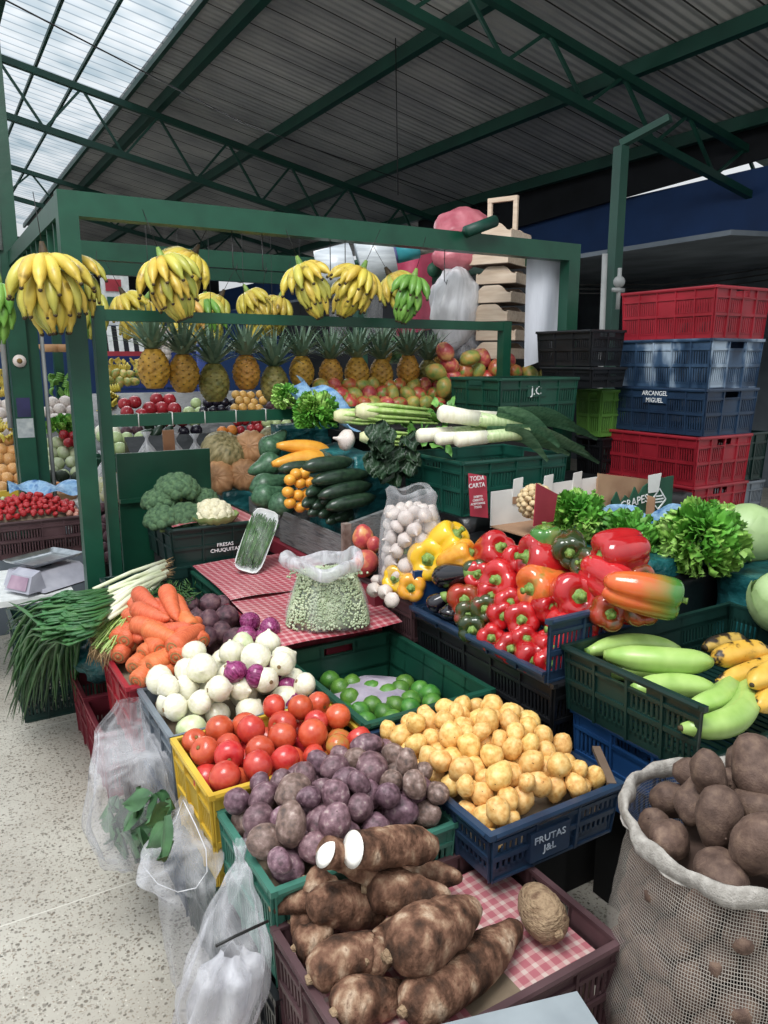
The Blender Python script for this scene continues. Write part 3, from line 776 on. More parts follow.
def curly_head(name, label, loc, R_, m, seed=1, n=85, flat=.8, group=None, facing=(0, 0, 1)):
    """loose-leaf lettuce head of ruffled leaves"""
    R = random.Random(seed); t = thing(name, label, 'lettuce', loc)
    allm = MB(); inner = MB()
    ax = Vector(facing).normalized(); tq = Vector((0, 0, 1)).rotation_difference(ax)
    for k in range(n):
        u = (k+.5)/n; el = max(0, math.acos(1-1.25*u)+R.uniform(-.28, .28)); az = k*2.39996+R.uniform(-.35, .35)
        d = tq @ Vector((math.sin(el)*math.cos(az), math.sin(el)*math.sin(az), math.cos(el)))
        side = d.cross(tq @ Vector((math.cos(az+1.5), math.sin(az+1.5), .6))).normalized(); nor = side.cross(d).normalized()
        L_ = R_*(.5+.52*R.random()); W_ = R_*.34; ph = R.uniform(0, 6)
        base = Vector((0, 0, R_*flat*.55))+d*R_*.25
        tgt = inner if u < .3 else allm
        def f(a, b_, d=d, side=side, nor=nor, L_=L_, W_=W_, ph=ph, base=base):
            v = b_*2-1; wid = W_*(.25+.95*math.sin(PI*min(1, .12+.62*a)))
            ruf = R_*.07*(a**1.1)*(.35+abs(v))
            p = base+d*L_*a*(1-.12*v*v)+side*wid*v*(1-.1*a)+nor*(ruf*math.sin(v*13+ph)+ruf*.8*math.sin(a*14+v*7+ph*2)*a)+d*R_*.05*math.sin(v*17+ph)*a*a
            p += nor*R_*.18*a*a
            p.z = max(p.z, -.02)
            return p
        tgt.grid(f, 8, 15)
    allm.build('outer_leaves', m, t, fix=False); inner.build('heart_leaves', M['lettuce_b'] if m is not M['lettuce_b'] else M['lettuce'], t, fix=False)
    return t
def wrap_cabbage(label, loc, R_, seed=3):
    t = thing('cabbage', label, 'cabbage', loc)
    MB().sphere((0, 0, R_*.92), R_*.93, (1, 1, .95), 24, 16, lambda d: 1+.03*noise.noise(d*2.5)).build('head', M['cabbage'], t)
    lf = MB()
    for k in range(7):
        a = k*2.4; q = Euler((.5+.22*(k % 3), 0, a)).to_quaternion()
        def f(u, v, q=q, k=k):
            th = (v-.5)*2.3; ph = -1.1+2.2*u; r = R_*(.96+.012*k+.05*abs(v-.5)*2*u+.016*math.sin(v*22+k)*u)
            p = Vector((math.sin(th)*math.cos(ph), -math.cos(th)*math.cos(ph), math.sin(ph)))*r
            p = q @ p; return p+Vector((0, 0, R_*.92))
        lf.grid(f, 12, 16)
    lf.build('wrapper_leaves', M['cabbage'], t, fix=False); return t

def bag_between(name, label, pts, m, seed=1, n=28, crease=.18, folds=7, parts=True, cat='bag', group=None):
    """soft film bag lofted through rings: pts = [(centre, rx, ry)], wrinkled; world coords"""
    zmin = min(p[0][2] for p in pts); c0 = Vector(pts[-1][0])
    t = thing(name, label, cat, (c0.x, c0.y, zmin), None, group); mb = MB(); k = len(pts)
    sub = 5
    rings = []
    for i in range(k-1):
        for j in range(sub if i < k-2 else sub+1):
            u = j/sub; u2 = u*u*(3-2*u)
            rings.append((Vector(pts[i][0]).lerp(Vector(pts[i+1][0]), u), pts[i][1]*(1-u2)+pts[i+1][1]*u2, pts[i][2]*(1-u2)+pts[i+1][2]*u2))
    for i, (c, rx, ry) in enumerate(rings):
        for j in range(n*2):
            th = PI*j/n; w = 1+crease*(.6*math.sin(folds*th+seed+i*.06)+.5*noise.noise(Vector((math.cos(th)*2, math.sin(th)*2, i*.12+seed*5))))
            mb.v.append((c.x+rx*w*math.cos(th), c.y+ry*w*math.sin(th), c.z+.012*noise.noise(Vector((th*2, i*.3, seed)))))
    for i in range(len(rings)-1):
        for j in range(2*n):
            mb.f.append((i*2*n+j, i*2*n+(j+1) % (2*n), (i+1)*2*n+(j+1) % (2*n), (i+1)*2*n+j))
    mb.build('film', m, t, world=True)
    return t
# ================================================================== THE HALL
def rz(x): return 6-.2*(x-2)
struct(MB().box(-12, 14, -4, 30, -.05, 0).build('floor', M['terrazzo'], smooth=False))
o = MB().hexa([(3.2, -1, rz(3.2)), (10.2, -1, rz(10.2)), (10.2, 27, rz(10.2)), (3.2, 27, rz(3.2)), (3.2, -1, rz(3.2)+.04), (10.2, -1, rz(10.2)+.04), (10.2, 27, rz(10.2)+.04), (3.2, 27, rz(3.2)+.04)]).build('ceiling', M['roof'], smooth=False); struct(o)
o = MB().raw([(-6, -1, 6.5), (1.2, -1, rz(1.2)), (3.2, -1, rz(3.2)), (3.2, 27, rz(3.2)), (1.2, 27, rz(1.2)), (-6, 27, 6.5)], [(1, 2, 3, 4), (0, 1, 4, 5)]).build('window_1', M['skylight'], smooth=False, fix=False); struct(o)
# purlins running away from the camera, skylight glazing bars
def purlin(x, zz=None, w=.11, h=.16, name='trim_1', y0=-1, y1=27):
    z = (rz(x) if zz is None else zz)-h/2-.01
    return struct(MB().box(x-w/2, x+w/2, y0, y1, z-h/2, z+h/2).build(name, M['roof_green'], smooth=False))
for i, x in enumerate((3.65, 5.35, 7.25, 9.0)): purlin(x, name='trim_%d' % (i+1))
purlin(1.35, w=.07, h=.09, name='trim_5'); purlin(3.22, w=.06, h=.08, name='trim_6'); purlin(2.5, w=.04, h=.05, name='trim_7'); purlin(1.95, w=.04, h=.05, name='trim_8')
def truss(y, name, x0=-2.0, x1=9.8, drop=.62, w=.09):
    t = thing('roof_truss', name, 'truss', ((x0+x1)/2, y, rz(x1)-drop))
    def zt(x): return (rz(x) if x > 1.2 else rz(1.2)+.02*(1.2-x))-.28
    top = MB(); bot = MB(); web = MB()
    top.bar((x0, y, zt(x0)), (1.2, y, zt(1.2)), w, w); top.bar((1.2, y, zt(1.2)), (x1, y, zt(x1)), w, w)
    bot.bar((x0, y, zt(x0)-drop), (1.2, y, zt(1.2)-drop), w, w); bot.bar((1.2, y, zt(1.2)-drop), (x1, y, zt(x1)-drop), w, w)
    n = int((x1-x0)/.55); 
    for i in range(n):
        a = x0+(x1-x0)*i/n; b_ = x0+(x1-x0)*(i+1)/n
        p, q = ((a, y, zt(a)-drop), (b_, y, zt(b_))) if i % 2 else ((a, y, zt(a)), (b_, y, zt(b_)-drop))
        web.bar(p, q, .035, .035)
    top.build('top_chord', M['roof_green'], t, smooth=False, world=True); bot.build('bottom_chord', M['roof_green'], t, smooth=False, world=True); web.build('web', M['roof_green'], t, smooth=False, world=True)
truss(6.5, 'nearest green steel roof truss, crossing the top right corner', drop=.5)
truss(12.9, 'second green lattice roof truss, running down from the skylight above the banana stall', drop=.75)
truss(19.0, 'farthest green lattice roof truss, low at the far end of the skylight')
# side wall on the right with a strip of daylight above it
XW = 9.4
struct(MB().box(XW, XW+.1, 3, 27, 2.85, 4.05).build('wall_right', M['blue_wall'], smooth=False))
struct(MB().hexa([(XW-.15, 3, 4.23), (XW-.1, 3, 4.23), (XW-.1, 14, 3.82), (XW-.15, 14, 3.82), (XW-.15, 3, 4.65), (XW-.1, 3, 4.65), (XW-.1, 14, 4.65), (XW-.15, 14, 4.65)]).build('trim_9', M['dark_wall'], smooth=False))
struct(MB().box(XW+.02, XW+.12, 3, 27, 0, 2.86).build('wall_right_lower', M['grey_wall'], smooth=False))
struct(MB().hexa([(5.6, 4, 2.62), (XW, 4, 2.82), (XW, 16, 2.82), (5.6, 16, 2.62), (5.6, 4, 2.66), (XW, 4, 2.86), (XW, 16, 2.86), (5.6, 16, 2.66)]).build('trim_10', M['grey_wall'], smooth=False))
struct(MB().box(-12, XW, 27, 27.1, 0, 5.4).build('wall_back', M['dark_wall'], smooth=False))
struct(MB().box(5.6, 5.7, 6.2, 16, 0, 2.62).build('wall_back_stalls', M['dark_wall'], smooth=False))
struct(MB().box(-1.6, 6, 13, 13.1, 0, 2.5).build('wall_back_shutters', M['blue_wall'], smooth=False))
# tall post on the right with its bracket and conduit
t = thing('roof_post', 'tall green steel post behind the red and blue crates', 'post', (4.8, 4.45, 0))
MB().bar((4.8, 4.45, 0), (4.86, 4.5, 3.28), .085).build('post', M['roof_green'], t, smooth=False, world=True)
MB().bar((4.86, 4.5, 3.3), (4.98, 4.15, 3.42), .07, .05).build('bracket', M['roof_green'], t, smooth=False, world=True)
p = atd(606, 300, 5.9); q = atd(605, 254, 5.9)
MB().tube([p-Vector((0, 0, 1.2)), q], .022, 10).build('conduit', M['pipe'], t, world=True)
p = atd(620, 268, 5.7)
tp_ = thing('water_tap', 'small valve fitting on the pipe right of the tall green post', 'tap', p-Vector((0, 0, .3)))
MB().tube([p-Vector((0, 0, .3)), p], .016, 8).sphere(p-Vector((0, 0, .1)), .045).bar(p+Vector((-.06, 0, -.16)), p+Vector((.05, 0, -.16)), .03).build('valve', M['pipe'], tp_, world=True)
# left posts of the neighbouring stall, with stickers
def post(px0, py0, px1, py1, d, w, label, top, name='green_post'):
    b_ = atd(px1, py1, d); x, y = b_.x, b_.y
    t = thing(name, label, 'post', (x, y, 0))
    MB().box(x-w/2, x+w/2, y-w/2, y+w/2, 0, top).build('post', M['steel_green'], t, smooth=False, world=True)
    return t, x, y
t, x, y = post(0, 0, 22, 400, 5.2, .115, 'thick green post at the far left edge with paper stickers and a round plaque', 5.6)
def sticker(nm, w, h, z, m):
    # glued to the post face turned to the aisle (-y) side
    o = MB().box(x-w/2, x+w/2, y-.0605, y-.0585, z-h/2, z+h/2).build(nm, m, t, smooth=False, world=True); return o
m_st = mat('navy_sticker', ['1e1e46', '2c2c5c'], 9, .5); m_sg = mat('grey_sticker', ['8a9498', 'b4bab8'], 24, .6)
z1 = aty(22, 407, y).z; sticker('navy_sticker', .085, .13, z1, m_st); sticker('grey_sticker', .105, .13, z1-.14, m_sg)
z2 = aty(20, 361, y).z
MB().lathe([(0, 0), (.042, 0), (.042, .012), (0, .016)], 18, M=Matrix.Translation((x, y-.06, z2)) @ Matrix.Rotation(PI/2, 4, 'X')).build('round_plaque', M['garlic'], t, world=True)
MB().lathe([(0, 0), (.018, 0), (.012, .01), (0, .01)], 10, M=Matrix.Translation((x, y-.075, z2)) @ Matrix.Rotation(PI/2, 4, 'X')).build('plaque_centre', M['scar'], t, world=True)
MB().tube([(x-.09, y-.05, 1.2), (x-.09, y-.05, 5.4)], .018, 8).tube([(x-.09, y-.05, 2.35), (x-.09, y-.05, 2.75)], .06, 10).build('conduit', M['pipe'], t, world=True)
t2, x_, y_ = post(0, 0, 36, 400, 5.3, .085, 'thinner green post beside the sticker post at far left', 2.35)
MB().tube([(x_+.07, y_, .6), (x_+.07, y_, 2.2)], .014, 8).build('conduit', M['pipe'], t2, world=True)
post(0, 0, 59, 370, 9, .1, 'distant green post seen between the banana bunch and the big green post', 2.6)
# thin suspended wires
t = MB().tube([(x_, y_, 3.9), (3.2, 8.2, 4.1), (7, 8.6, 3.6)], .006, 5).build('suspended_cable', M['wire'], world=True); tag(t, 'thin black cable stretched level under the roof', 'cable')
p = atd(394, 0, 9); t = MB().tube([p+Vector((0, 0, .5)), atd(398, 195, 9)], .007, 5).build('suspended_cable', M['wire'], world=True); tag(t, 'thin black cable hanging straight down in the middle of the roof', 'cable')
# power lines between stall and wall at right
for k in range(3):
    a = atd(560, 285+4*k, 8); b_ = atd(768, 268+6*k, 8)
    o = MB().tube([a, (a+b_)/2-Vector((0, 0, .08)), b_], .008, 5).build('overhead_cable', M['wire'], world=True); tag(o, 'black cable sagging below the blue wall', 'cable', 'cables under the blue wall')

# ================================================================== THE STALL FRAME
FY = 3.6; FX0, FX1 = .60, 3.50; FZ = 2.345
t = thing('banana_stall', 'green painted steel stall frame with tall left post and hanging rails', 'frame', (2.0, FY, 0))
g = M['steel_green']
def fb(nm, *bx): MB().box(*bx).build(nm, g, t, smooth=False, world=True)
fb('post', FX0-.04, FX0+.04, FY-.04, FY+.04, 0, FZ)
fb('post', FX1-.045, FX1+.045, FY-.04, FY+.04, 0, FZ)
fb('top_beam', FX0+.04, FX1-.045, FY-.04, FY+.04, FZ-.1, FZ)
fb('side_beam', FX0-.03, FX0+.03, FY+.05, 6.2, FZ-.09, FZ)
fb('side_beam', FX1-.03, FX1+.03, FY+.05, 6.2, FZ-.09, FZ)
fb('back_beam', FX0+.05, FX1-.05, 6.2, 6.26, FZ-.06, FZ+.04)
fb('post', FX0-.05, FX0+.05, 6.2, 6.3, 0, FZ); fb('post', FX1-.05, FX1+.05, 6.2, 6.3, 0, FZ)
fb('back_rail', FX0+.03, FX1-.03, 4.75, 4.82, FZ-.13, FZ-.03)
for k in range(11):
    fb('side_slat', FX0-.02, FX0+.02, 3.85+k*.2, 3.87+k*.2, FZ-.26, FZ-.09)
IY = 3.7
t = thing('hanging_rail_frame', 'inner green rail frame the pineapples stand behind', 'frame', (1.9, IY, 0))
fb('post', .69, .74, IY-.03, IY+.03, 0, 1.89)
fb('upper_rail', .74, 3.05, IY-.025, IY+.025, 1.825, 1.875)
fb('post', 3.05, 3.11, IY-.03, IY+.03, 1.0, 1.88)
fb('lower_rail', .74, 2.1, IY-.025, IY+.025, 1.345, 1.40)
for k in range(8):
    xx = .86+k*.16
    MB().tube([(xx, IY-.027, 1.342), (xx, IY-.027, 1.404), (xx, IY+.027, 1.404), (xx, IY+.027, 1.342), (xx, IY-.027, 1.342)], .003, 5).build('string_tie', M['twine'], t, world=True)
# hooks on the top beam
for px in (232, 262, 330, 345, 445):
    p = aty(px, 236, FY); a = MB().tube([(p.x, FY, FZ-.1), (p.x, FY, FZ-.26), (p.x+.015, FY, FZ-.28), (p.x+.02, FY, FZ-.255)], .0025, 5).build('wire_hook', M['wire'], world=True)
    tag(a, 'empty wire hook hanging from the green top beam', 'hook', 'empty hooks on the top beam')
# ================================================================== PRODUCE KINDS
K_py = mk_potato('yellow_potato', M['potato_y'], (1.12, .98, .92), (1, 2, 3, 4), .16)
K_pp = mk_potato('purple_potato', M['potato_p'], (1.25, .98, .9), (5, 6, 7), .14); K_pq = mk_potato('purple_potato', M['potato_p2'], (1.3, .98, .86), (12, 13), .14)
K_pb = mk_potato('brown_potato', M['potato_b'], (1.35, .98, .82), (8, 9, 10, 11), .15)
K_to = mk_tomato(); K_tg = mk_tomato(M['tomato_g'], (4,))
K_ow = mk_onion('white_onion', M['onion_w'], .98, .1); K_or = mk_onion('red_onion', M['onion_r'], .98, .2); K_og = mk_onion('green_onion_bulb', M['onion_g'], .98, .12)
K_ca = mk_carrot()
K_be = simple('beetroot', 'beetroot', [MB().lathe([(0, -1.15), (.06, -1.05), (.35, -.85), (.8, -.5), (1, 0), (.85, .5), (.4, .78), (.22, .9), (.16, 1.0), (.0, 1.02)], 14, lambda r, z, t_, u, s=s: (r*(1+.07*math.sin(2*t_+s+z*2)), z)) for s in (1, 2, 3)], M['beet'])
K_li = simple('lime_fruit', 'lime', [MB().lathe([(0, -1.08), (.1, -1.04), (.5, -.88), (.88, -.45), (1, 0), (.88, .45), (.5, .88), (.16, 1.04), (.1, 1.14), (0, 1.16)], 18, lambda r, z, t_, u, s=s: (r*(1+.02*math.sin(3*t_+s)), z)) for s in (1, 2)], M['lime'])
K_pr = mk_pepper(M['pep_r']); K_po = mk_pepper(M['pep_o']); K_pog = mk_pepper(M['pep_og'], ((3, 1.5, 0),)); K_pd = mk_pepper(M['pep_d']); K_pbr = mk_pepper(M['pep_b'], ((4, .95, 0), (3, 1.1, 1)))
K_pyw = mk_pepper(M['pep_y'], ((4, 1.05, 0), (3, 1.15, 1))); K_pyo = mk_pepper(M['pep_yo'], ((4, 1.1, 0),))
def spread(pts, kinds, label, cat, group, axes=False, up=False, flat=0, k=1.0):
    for i, (x, y, z, r) in enumerate(pts):
        kd = kinds(i) if callable(kinds) else kinds
        q = rq()
        if up: q = Euler((rnd.gauss(0, .5), rnd.gauss(0, .5), rnd.uniform(0, 6))).to_quaternion()
        kd.put((x, y, z), q, r*k, label(i) if callable(label) else label, cat, group)
def smooth_dome(x0, x1, y0, y1, zr, h, px=.5, py=.5, ex=2.2):
    def f(x, y):
        u = (x-x0)/(x1-x0); v = (y-y0)/(y1-y0)
        a = max(0, 1-abs((u-px)/(px if u < px else 1-px))**ex); b_ = max(0, 1-abs((v-py)/(py if v < py else 1-py))**ex)
        return zr+h*(a*b_)**.7
    return f

# ---------------- lower supports along the aisle
crate('wine red crate on the floor under the cassava crate', .51, 1.1, .92, 1.31, 0, .225, M['crate_wine'])
crate('black crate on the floor under the green purple-potato crate', .53, 1.0, 1.33, 1.66, 0, .29, M['crate_black'])
crate('dark crate on the floor under the yellow tomato crate', .52, .99, 1.67, 2.0, 0, .33, M['crate_dark'])
crate('grey blue crate on the floor under the grey onion crate', .52, 1.0, 2.02, 2.4, 0, .335, M['crate_navy'])
crate('maroon crate on the floor under the red carrot crate', .50, .98, 2.42, 2.76, 0, .37, M['crate_maroon'])
crate('empty wine red crate on the floor below the carrots', .45, .95, 2.8, 3.13, 0, .27, M['crate_wine'])
crate('wine red crate on the floor holding the teal bag', .45, .95, 3.15, 3.46, 0, .28, M['crate_wine'])
# ---------------- cassava
crate('weathered maroon crate full of cassava roots, nearest the aisle', .53, 1.13, .93, 1.33, .23, .46, M['crate_maroon'], name='plastic_crate')
g = MB(); g.grid(lambda u, v: (.55+.56*u, .95+.36*v, .415+.006*math.sin(u*9)), 8, 6); o = g.build('gingham_sheet', M['gingham_f'], world=True, fix=False); tag(o, 'red gingham sheet lining the maroon cassava crate', 'sheet')
def fill_support(x0, x1, y0, y1, z0, z1, name, label, m=None):
    o = MB().box(x0, x1, y0, y1, z0, z1).build(name, m or M['lining'], world=True, smooth=False); tag(o, label, 'board'); return o
fill_support(.56, 1.1, .96, 1.3, .26, .412, 'packing_block', 'brown packing under the gingham sheet in the cassava crate')
def yuca(label, p, q, r, m=None, cut=False, seed=1, shape=None, butt=None):
    p = Vector(p); q = Vector(q); L_ = (q-p).length; d = (q-p).normalized()
    t = thing('cassava_root', label, 'cassava', (p+q)/2-Vector((0, 0, r)))
    n = 22; pts = []; rad = []
    sh = shape or (lambda u: (.62+.5*math.sin(PI*min(1, u*1.25+.12))) if u < .55 else .98-.68*((u-.55)/.45)**1.5)
    sd = d.cross(Vector((0, 0, 1))).normalized()
    for i in range(n):
        u = i/(n-1); pts.append(p.lerp(q, u)+sd*r*.18*math.sin(u*4+seed)+Vector((0, 0, r*.12*math.sin(u*5+seed*2))))
        rr = r*sh(u)*(1+.07*noise.noise(Vector((u*6, seed, 0))))
        if not cut and i == 0: rr *= .35
        if not cut and i == 1: rr *= .85
        if i == n-1: rr *= .6
        rad.append(rr)
    mb = MB().tube(pts, rad, 20, shape=lambda t_, u: 1+.10*noise.noise(Vector((math.cos(t_)*1.3, math.sin(t_)*1.3, u*5+seed*3)))+.03*noise.noise(Vector((math.cos(t_)*5, math.sin(t_)*5, u*18+seed*3))))
    mb.build('bark', m or M['yuca'], t, world=True)
    if cut:
        c = pts[0]-d*.0015; a = d.cross(Vector((0, 0, 1))).normalized(); b_ = a.cross(d); f = MB()
        f.lathe([(rad[0]*.93, 0), (rad[0]*.97, .001), (rad[0]*.6, .003), (0, .004)], 22, M=Matrix.Translation(c) @ (-d).to_track_quat('Z', 'Y').to_matrix().to_4x4())
        f.build('cut_face', M['yuca_cut'], t, world=True)
    else:
        MB().tube([pts[0]-d*r*.22, pts[0]+d*r*.1], [r*.2, r*.27], 9).build('stem_end', M['yuca_t'], t, world=True)
    return t
yuca('long cut cassava root with white face, topmost of the pile, right one', atz(352, 846, .675), atz(436, 850, .585), .040, cut=True, seed=2, shape=lambda u: .95+.1*math.sin(PI*u)-.35*max(0, u-.8)/.2)
yuca('cut cassava root with white face, topmost of the pile, left one', atz(326, 852, .655), atz(372, 870, .58), .034, cut=True, seed=3, shape=lambda u: .95)
yuca('dark pointed cassava root just below the long cut root', atz(366, 893, .55), atz(450, 893, .535), .044, seed=4)
yuca('thick dark cassava root at the left of the pile under the cut ones', atz(380, 898, .50), atz(312, 914, .53), .050, seed=5, shape=lambda u: .6+.42*math.sin(PI*min(1, u*.8+.2)))
yuca('large cassava root with peeling pale bark in the middle front', atz(390, 955, .55), atz(478, 903, .54), .056, seed=6)
yuca('very long cassava root lying along the front of the maroon crate', atz(402, 1012, .475), atz(522, 928, .455), .048, seed=7, shape=lambda u: .95+.08*math.sin(PI*u)-.5*max(0, u-.6)/.4)
yuca('short cassava root seen end on, left of the large peeling one', atz(364, 958, .51), atz(410, 930, .47), .04, seed=8, shape=lambda u: .9)
yuca('knobbly cassava root with frayed left end, second row from the left', atz(310, 976, .485), atz(376, 950, .50), .043, seed=9, shape=lambda u: .75+.25*math.sin(PI*min(1, u*.7+.1)))
yuca('dark cassava root at the bottom edge of the pile', atz(336, 1016, .46), atz(408, 985, .45), .042, seed=10)
yuca('small cassava root against the left rim of the crate', atz(296, 950, .465), atz(330, 925, .49), .033, seed=11)
yuca('thin crooked cassava root pointing left under the green crate rim', atz(272, 908, .50), atz(325, 896, .515), .030, seed=12, shape=lambda u: .45+.6*u)
yuca('stubby cassava root behind the thin crooked one', atz(305, 880, .535), atz(345, 895, .50), .035, seed=13)
yuca('small cassava root tucked near the left corner of the crate', atz(290, 925, .46), atz(318, 918, .48), .028, seed=17)
yuca('reddish cassava root end at the right of the pile by the potato crate', atz(400, 868, .50), atz(462, 882, .49), .033, seed=14)
yuca('pale round tuber with a dark scar lying alone on the gingham', atz(556, 932, .475), atz(532, 893, .475), .046, m=M['yuca_t'], seed=15, shape=lambda u: .55+.5*math.sin(PI*min(1, u*.85+.12)))
# ---------------- purple potatoes in the green crate
sp_ = lambda x, y: smooth_dome(.42, 1.15, 1.16, 1.78, .545, .135, .62, .5, 2)(x, y)
crate('weathered sea green crate of purple potatoes', .53, 1.0, 1.335, 1.665, .30, .55, M['crate_bluegreen'], lining=(sp_, .13))
pts = pack(.53, 1.0, 1.34, 1.66, sp_, .12, .0335, 4, .22, maxn=190, topk=.05)
pts2 = [(x, y, z, r) for (x, y, z, r) in pts]
spread(pts2, lambda i: K_pq if i % 3 == 0 else K_pp, lambda i: 'brownish purple potato heaped in the sea green crate' if i % 3 == 0 else 'dusty purple potato heaped in the sea green crate', 'potato', 'potatoes in the sea green crate')
# ---------------- tomatoes
st_ = smooth_dome(.46, 1.02, 1.60, 2.04, .585, .075, .5, .6, 2.4)
crate('yellow crate full of tomatoes', .51, .985, 1.672, 2.0, .335, .6, M['crate_yellow'], lining=(st_, .14))
pts = pack(.515, .98, 1.675, 1.995, st_, .125, .039, 5, .12, topk=-.1)
for i, (x, y, z, r) in enumerate(pts):
    gr = (i % 11 == 5); (K_tg if gr else K_to).put((x, y, z), rq(), r, 'half-green tomato among the red ones in the yellow crate' if gr else 'ripe red tomato in the yellow crate', 'tomato', 'turning tomatoes' if gr else 'red tomatoes')
# ---------------- onions
so_ = smooth_dome(.44, 1.04, 1.96, 2.46, .62, .10, .6, .6, 2.2)
crate('grey blue crate full of white onions', .51, .985, 2.015, 2.385, .34, .6, M['crate_grey'], lining=(so_, .16))
pts = pack(.515, .98, 2.02, 2.39, so_, .14, .044, 6, .14, topk=-.15)
REDS = []
for i, (x, y, z, r) in enumerate(pts):
    px = (Vector((x, y, z))-EYE)
    k_ = K_og if i % 13 == 4 else K_ow
    k_.put((x, y, z), rq(), r, 'greenish white onion in the grey crate' if i % 13 == 4 else 'peeled white onion in the grey crate', 'onion', 'greenish onions' if i % 13 == 4 else 'white onions')
for (px, py, z) in ((250, 622, .73), (262, 640, .70), (246, 636, .72), (270, 628, .72), (258, 657, .71), (272, 668, .67), (256, 676, .70), (235, 672, .72), (288, 688, .62), (282, 672, .65), (291, 700, .60)):
    K_or.put(atz(px, py, z), rq(), .038, 'shiny red onion beside the white onions', 'onion', 'red onions')
# ---------------- carrots + beets
crate('red crate full of carrots and beetroots', .475, 1.0, 2.40, 2.78, .37, .61, M['crate_red'], lining=(lambda x, y: .66, .1))
carr = [  # crown pixel, tip pixel, height of crown and tip, length
 ((150, 622), (155, 600), .76, .74), ((133, 668), (150, 650), .66, .68), ((118, 657), (140, 630), .65, .68), ((143, 672), (165, 650), .65, .7),
 ((124, 641), (150, 615), .70, .72), ((134, 624), (172, 634), .75, .74), ((136, 609), (168, 620), .78, .78), ((138, 593), (160, 612), .80, .78),
 ((166, 590), (180, 625), .83, .76), ((172, 648), (205, 622), .74, .76), ((160, 650), (145, 632), .71, .73), ((142, 655), (165, 640), .69, .71),
 ((130, 645), (128, 620), .68, .70), ((188, 655), (180, 632), .70, .72), ((168, 665), (172, 645), .67, .69), ((203, 642), (180, 625), .72, .74),
 ((155, 605), (185, 628), .77, .76), ((128, 600), (150, 622), .74, .76), ((124, 630), (140, 640), .70, .7), ((146, 678), (170, 668), .64, .66),
 ((146, 628), (178, 640), .76, .74), ((174, 600), (196, 630), .79, .75), ((128, 615), (150, 628), .73, .74), ((176, 658), (190, 640), .71, .73), ((150, 668), (170, 655), .68, .70), ((136, 682), (150, 668), .64, .66), ((192, 628), (176, 612), .75, .77), ((116, 640), (135, 620), .69, .71), ((180, 640), (200, 615), .73, .75), ((152, 636), (185, 628), .74, .75), ((120, 650), (125, 625), .66, .68), ((160, 676), (178, 660), .65, .67)]
for i, (a, b_, za, zb) in enumerate(carr):
    p = atz(*a, za-.015); q = atz(*b_, zb-.015); d = (q-p)
    L_ = max(.145, min(.19, d.length*1.15)); K_ca.put(p, aim(-d, i), (.205, .205, L_), 'orange carrot with trimmed crown in the red crate', 'carrot', 'carrots in the red crate')
for i, (px, py, z) in enumerate(((190, 606, .70), (210, 604, .72), (208, 622, .69), (222, 632, .67), (196, 620, .69), (226, 618, .69), (208, 637, .66), (180, 612, .68), (236, 640, .66), (222, 605, .68), (232, 628, .63), (196, 636, .63), (215, 645, .61))):
    K_be.put(atz(px, py, z), rq(), .042+.004*(i % 3), 'dull purple beetroot behind the carrots', 'beetroot', 'beetroots')
# ---------------- yellow potatoes in navy crate
sy_ = smooth_dome(.95, 1.46, 1.14, 1.80, .60, .105, .5, .55, 2.0)
t = crate('navy blue crate heaped with small yellow potatoes', 1.0, 1.41, 1.195, 1.74, .464, .6, M['crate_navy'], lining=(sy_, .12), rimw=.02)
text_part('FRUTAS\nJ&L', .025, M['grey_print'], t, (-.03, -.545/2-.0085, .062), (PI/2, 0, 0), xs=1.15)
MB().box(-.09, .035, -.545/2-.0075, -.545/2+.012, .022, .098).build('print_panel', M['crate_navy'], t, smooth=False)
pts = pack(1.008, 1.402, 1.205, 1.73, sy_, .10, .0285, 8, .18, maxn=300)
spread(pts, K_py, 'small round yellow potato heaped in the navy crate', 'potato', 'yellow potatoes')
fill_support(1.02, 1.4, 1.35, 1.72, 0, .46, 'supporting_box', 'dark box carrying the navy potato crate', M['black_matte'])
# wooden slat behind potatoes
o = MB().bar(atz(596, 748, .60), atz(612, 785, .60), .022, .012).build('wood_strip', M['wood_in'], world=True, smooth=False); tag(o, 'thin wooden slat on the right rim of the navy potato crate', 'slat')
# ---------------- limes
t = crate('deep green crate holding limes', 1.0, 1.45, 1.76, 2.37, .40, .625, M['crate_green'], style='solid', rimw=.022)
o = MB().sphere((1.24, 2.12, .47), 1, (.17, .19, .085), 24, 16, lambda d: 1+.12*noise.noise(d*3)).build('lilac_bag', M['lilac'], world=True); tag(o, 'pale lilac plastic bag filling the green lime crate', 'bag')
for i, (px, py) in enumerate(((350, 698), (360, 712), (372, 706), (388, 694), (400, 690), (411, 700), (396, 706), (372, 690), (430, 694), (420, 690), (410, 708), (340, 688), (384, 714), (352, 684), (432, 703), (366, 722), (393, 720), (405, 684), (330, 680), (344, 712))):
    K_li.put(atz(px, py, .53), rq(), .035, 'small green lime in the deep green crate', 'lime', 'limes')
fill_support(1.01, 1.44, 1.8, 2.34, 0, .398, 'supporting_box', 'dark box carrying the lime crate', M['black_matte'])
# gingham card standing between tomatoes and lime crate
a, b_, c, d = atx(301, 684, .992), atx(343, 728, .992), atx(336, 745, .992), atx(288, 714, .992)
g = MB(); g.grid(lambda u, v: tuple((d.lerp(c, u)).lerp(a.lerp(b_, u), v)), 6, 4); o = g.build('gingham_card', M['gingham'], world=True, fix=False)
tag(o, 'upright strip of red gingham between the tomatoes and the limes', 'sheet')
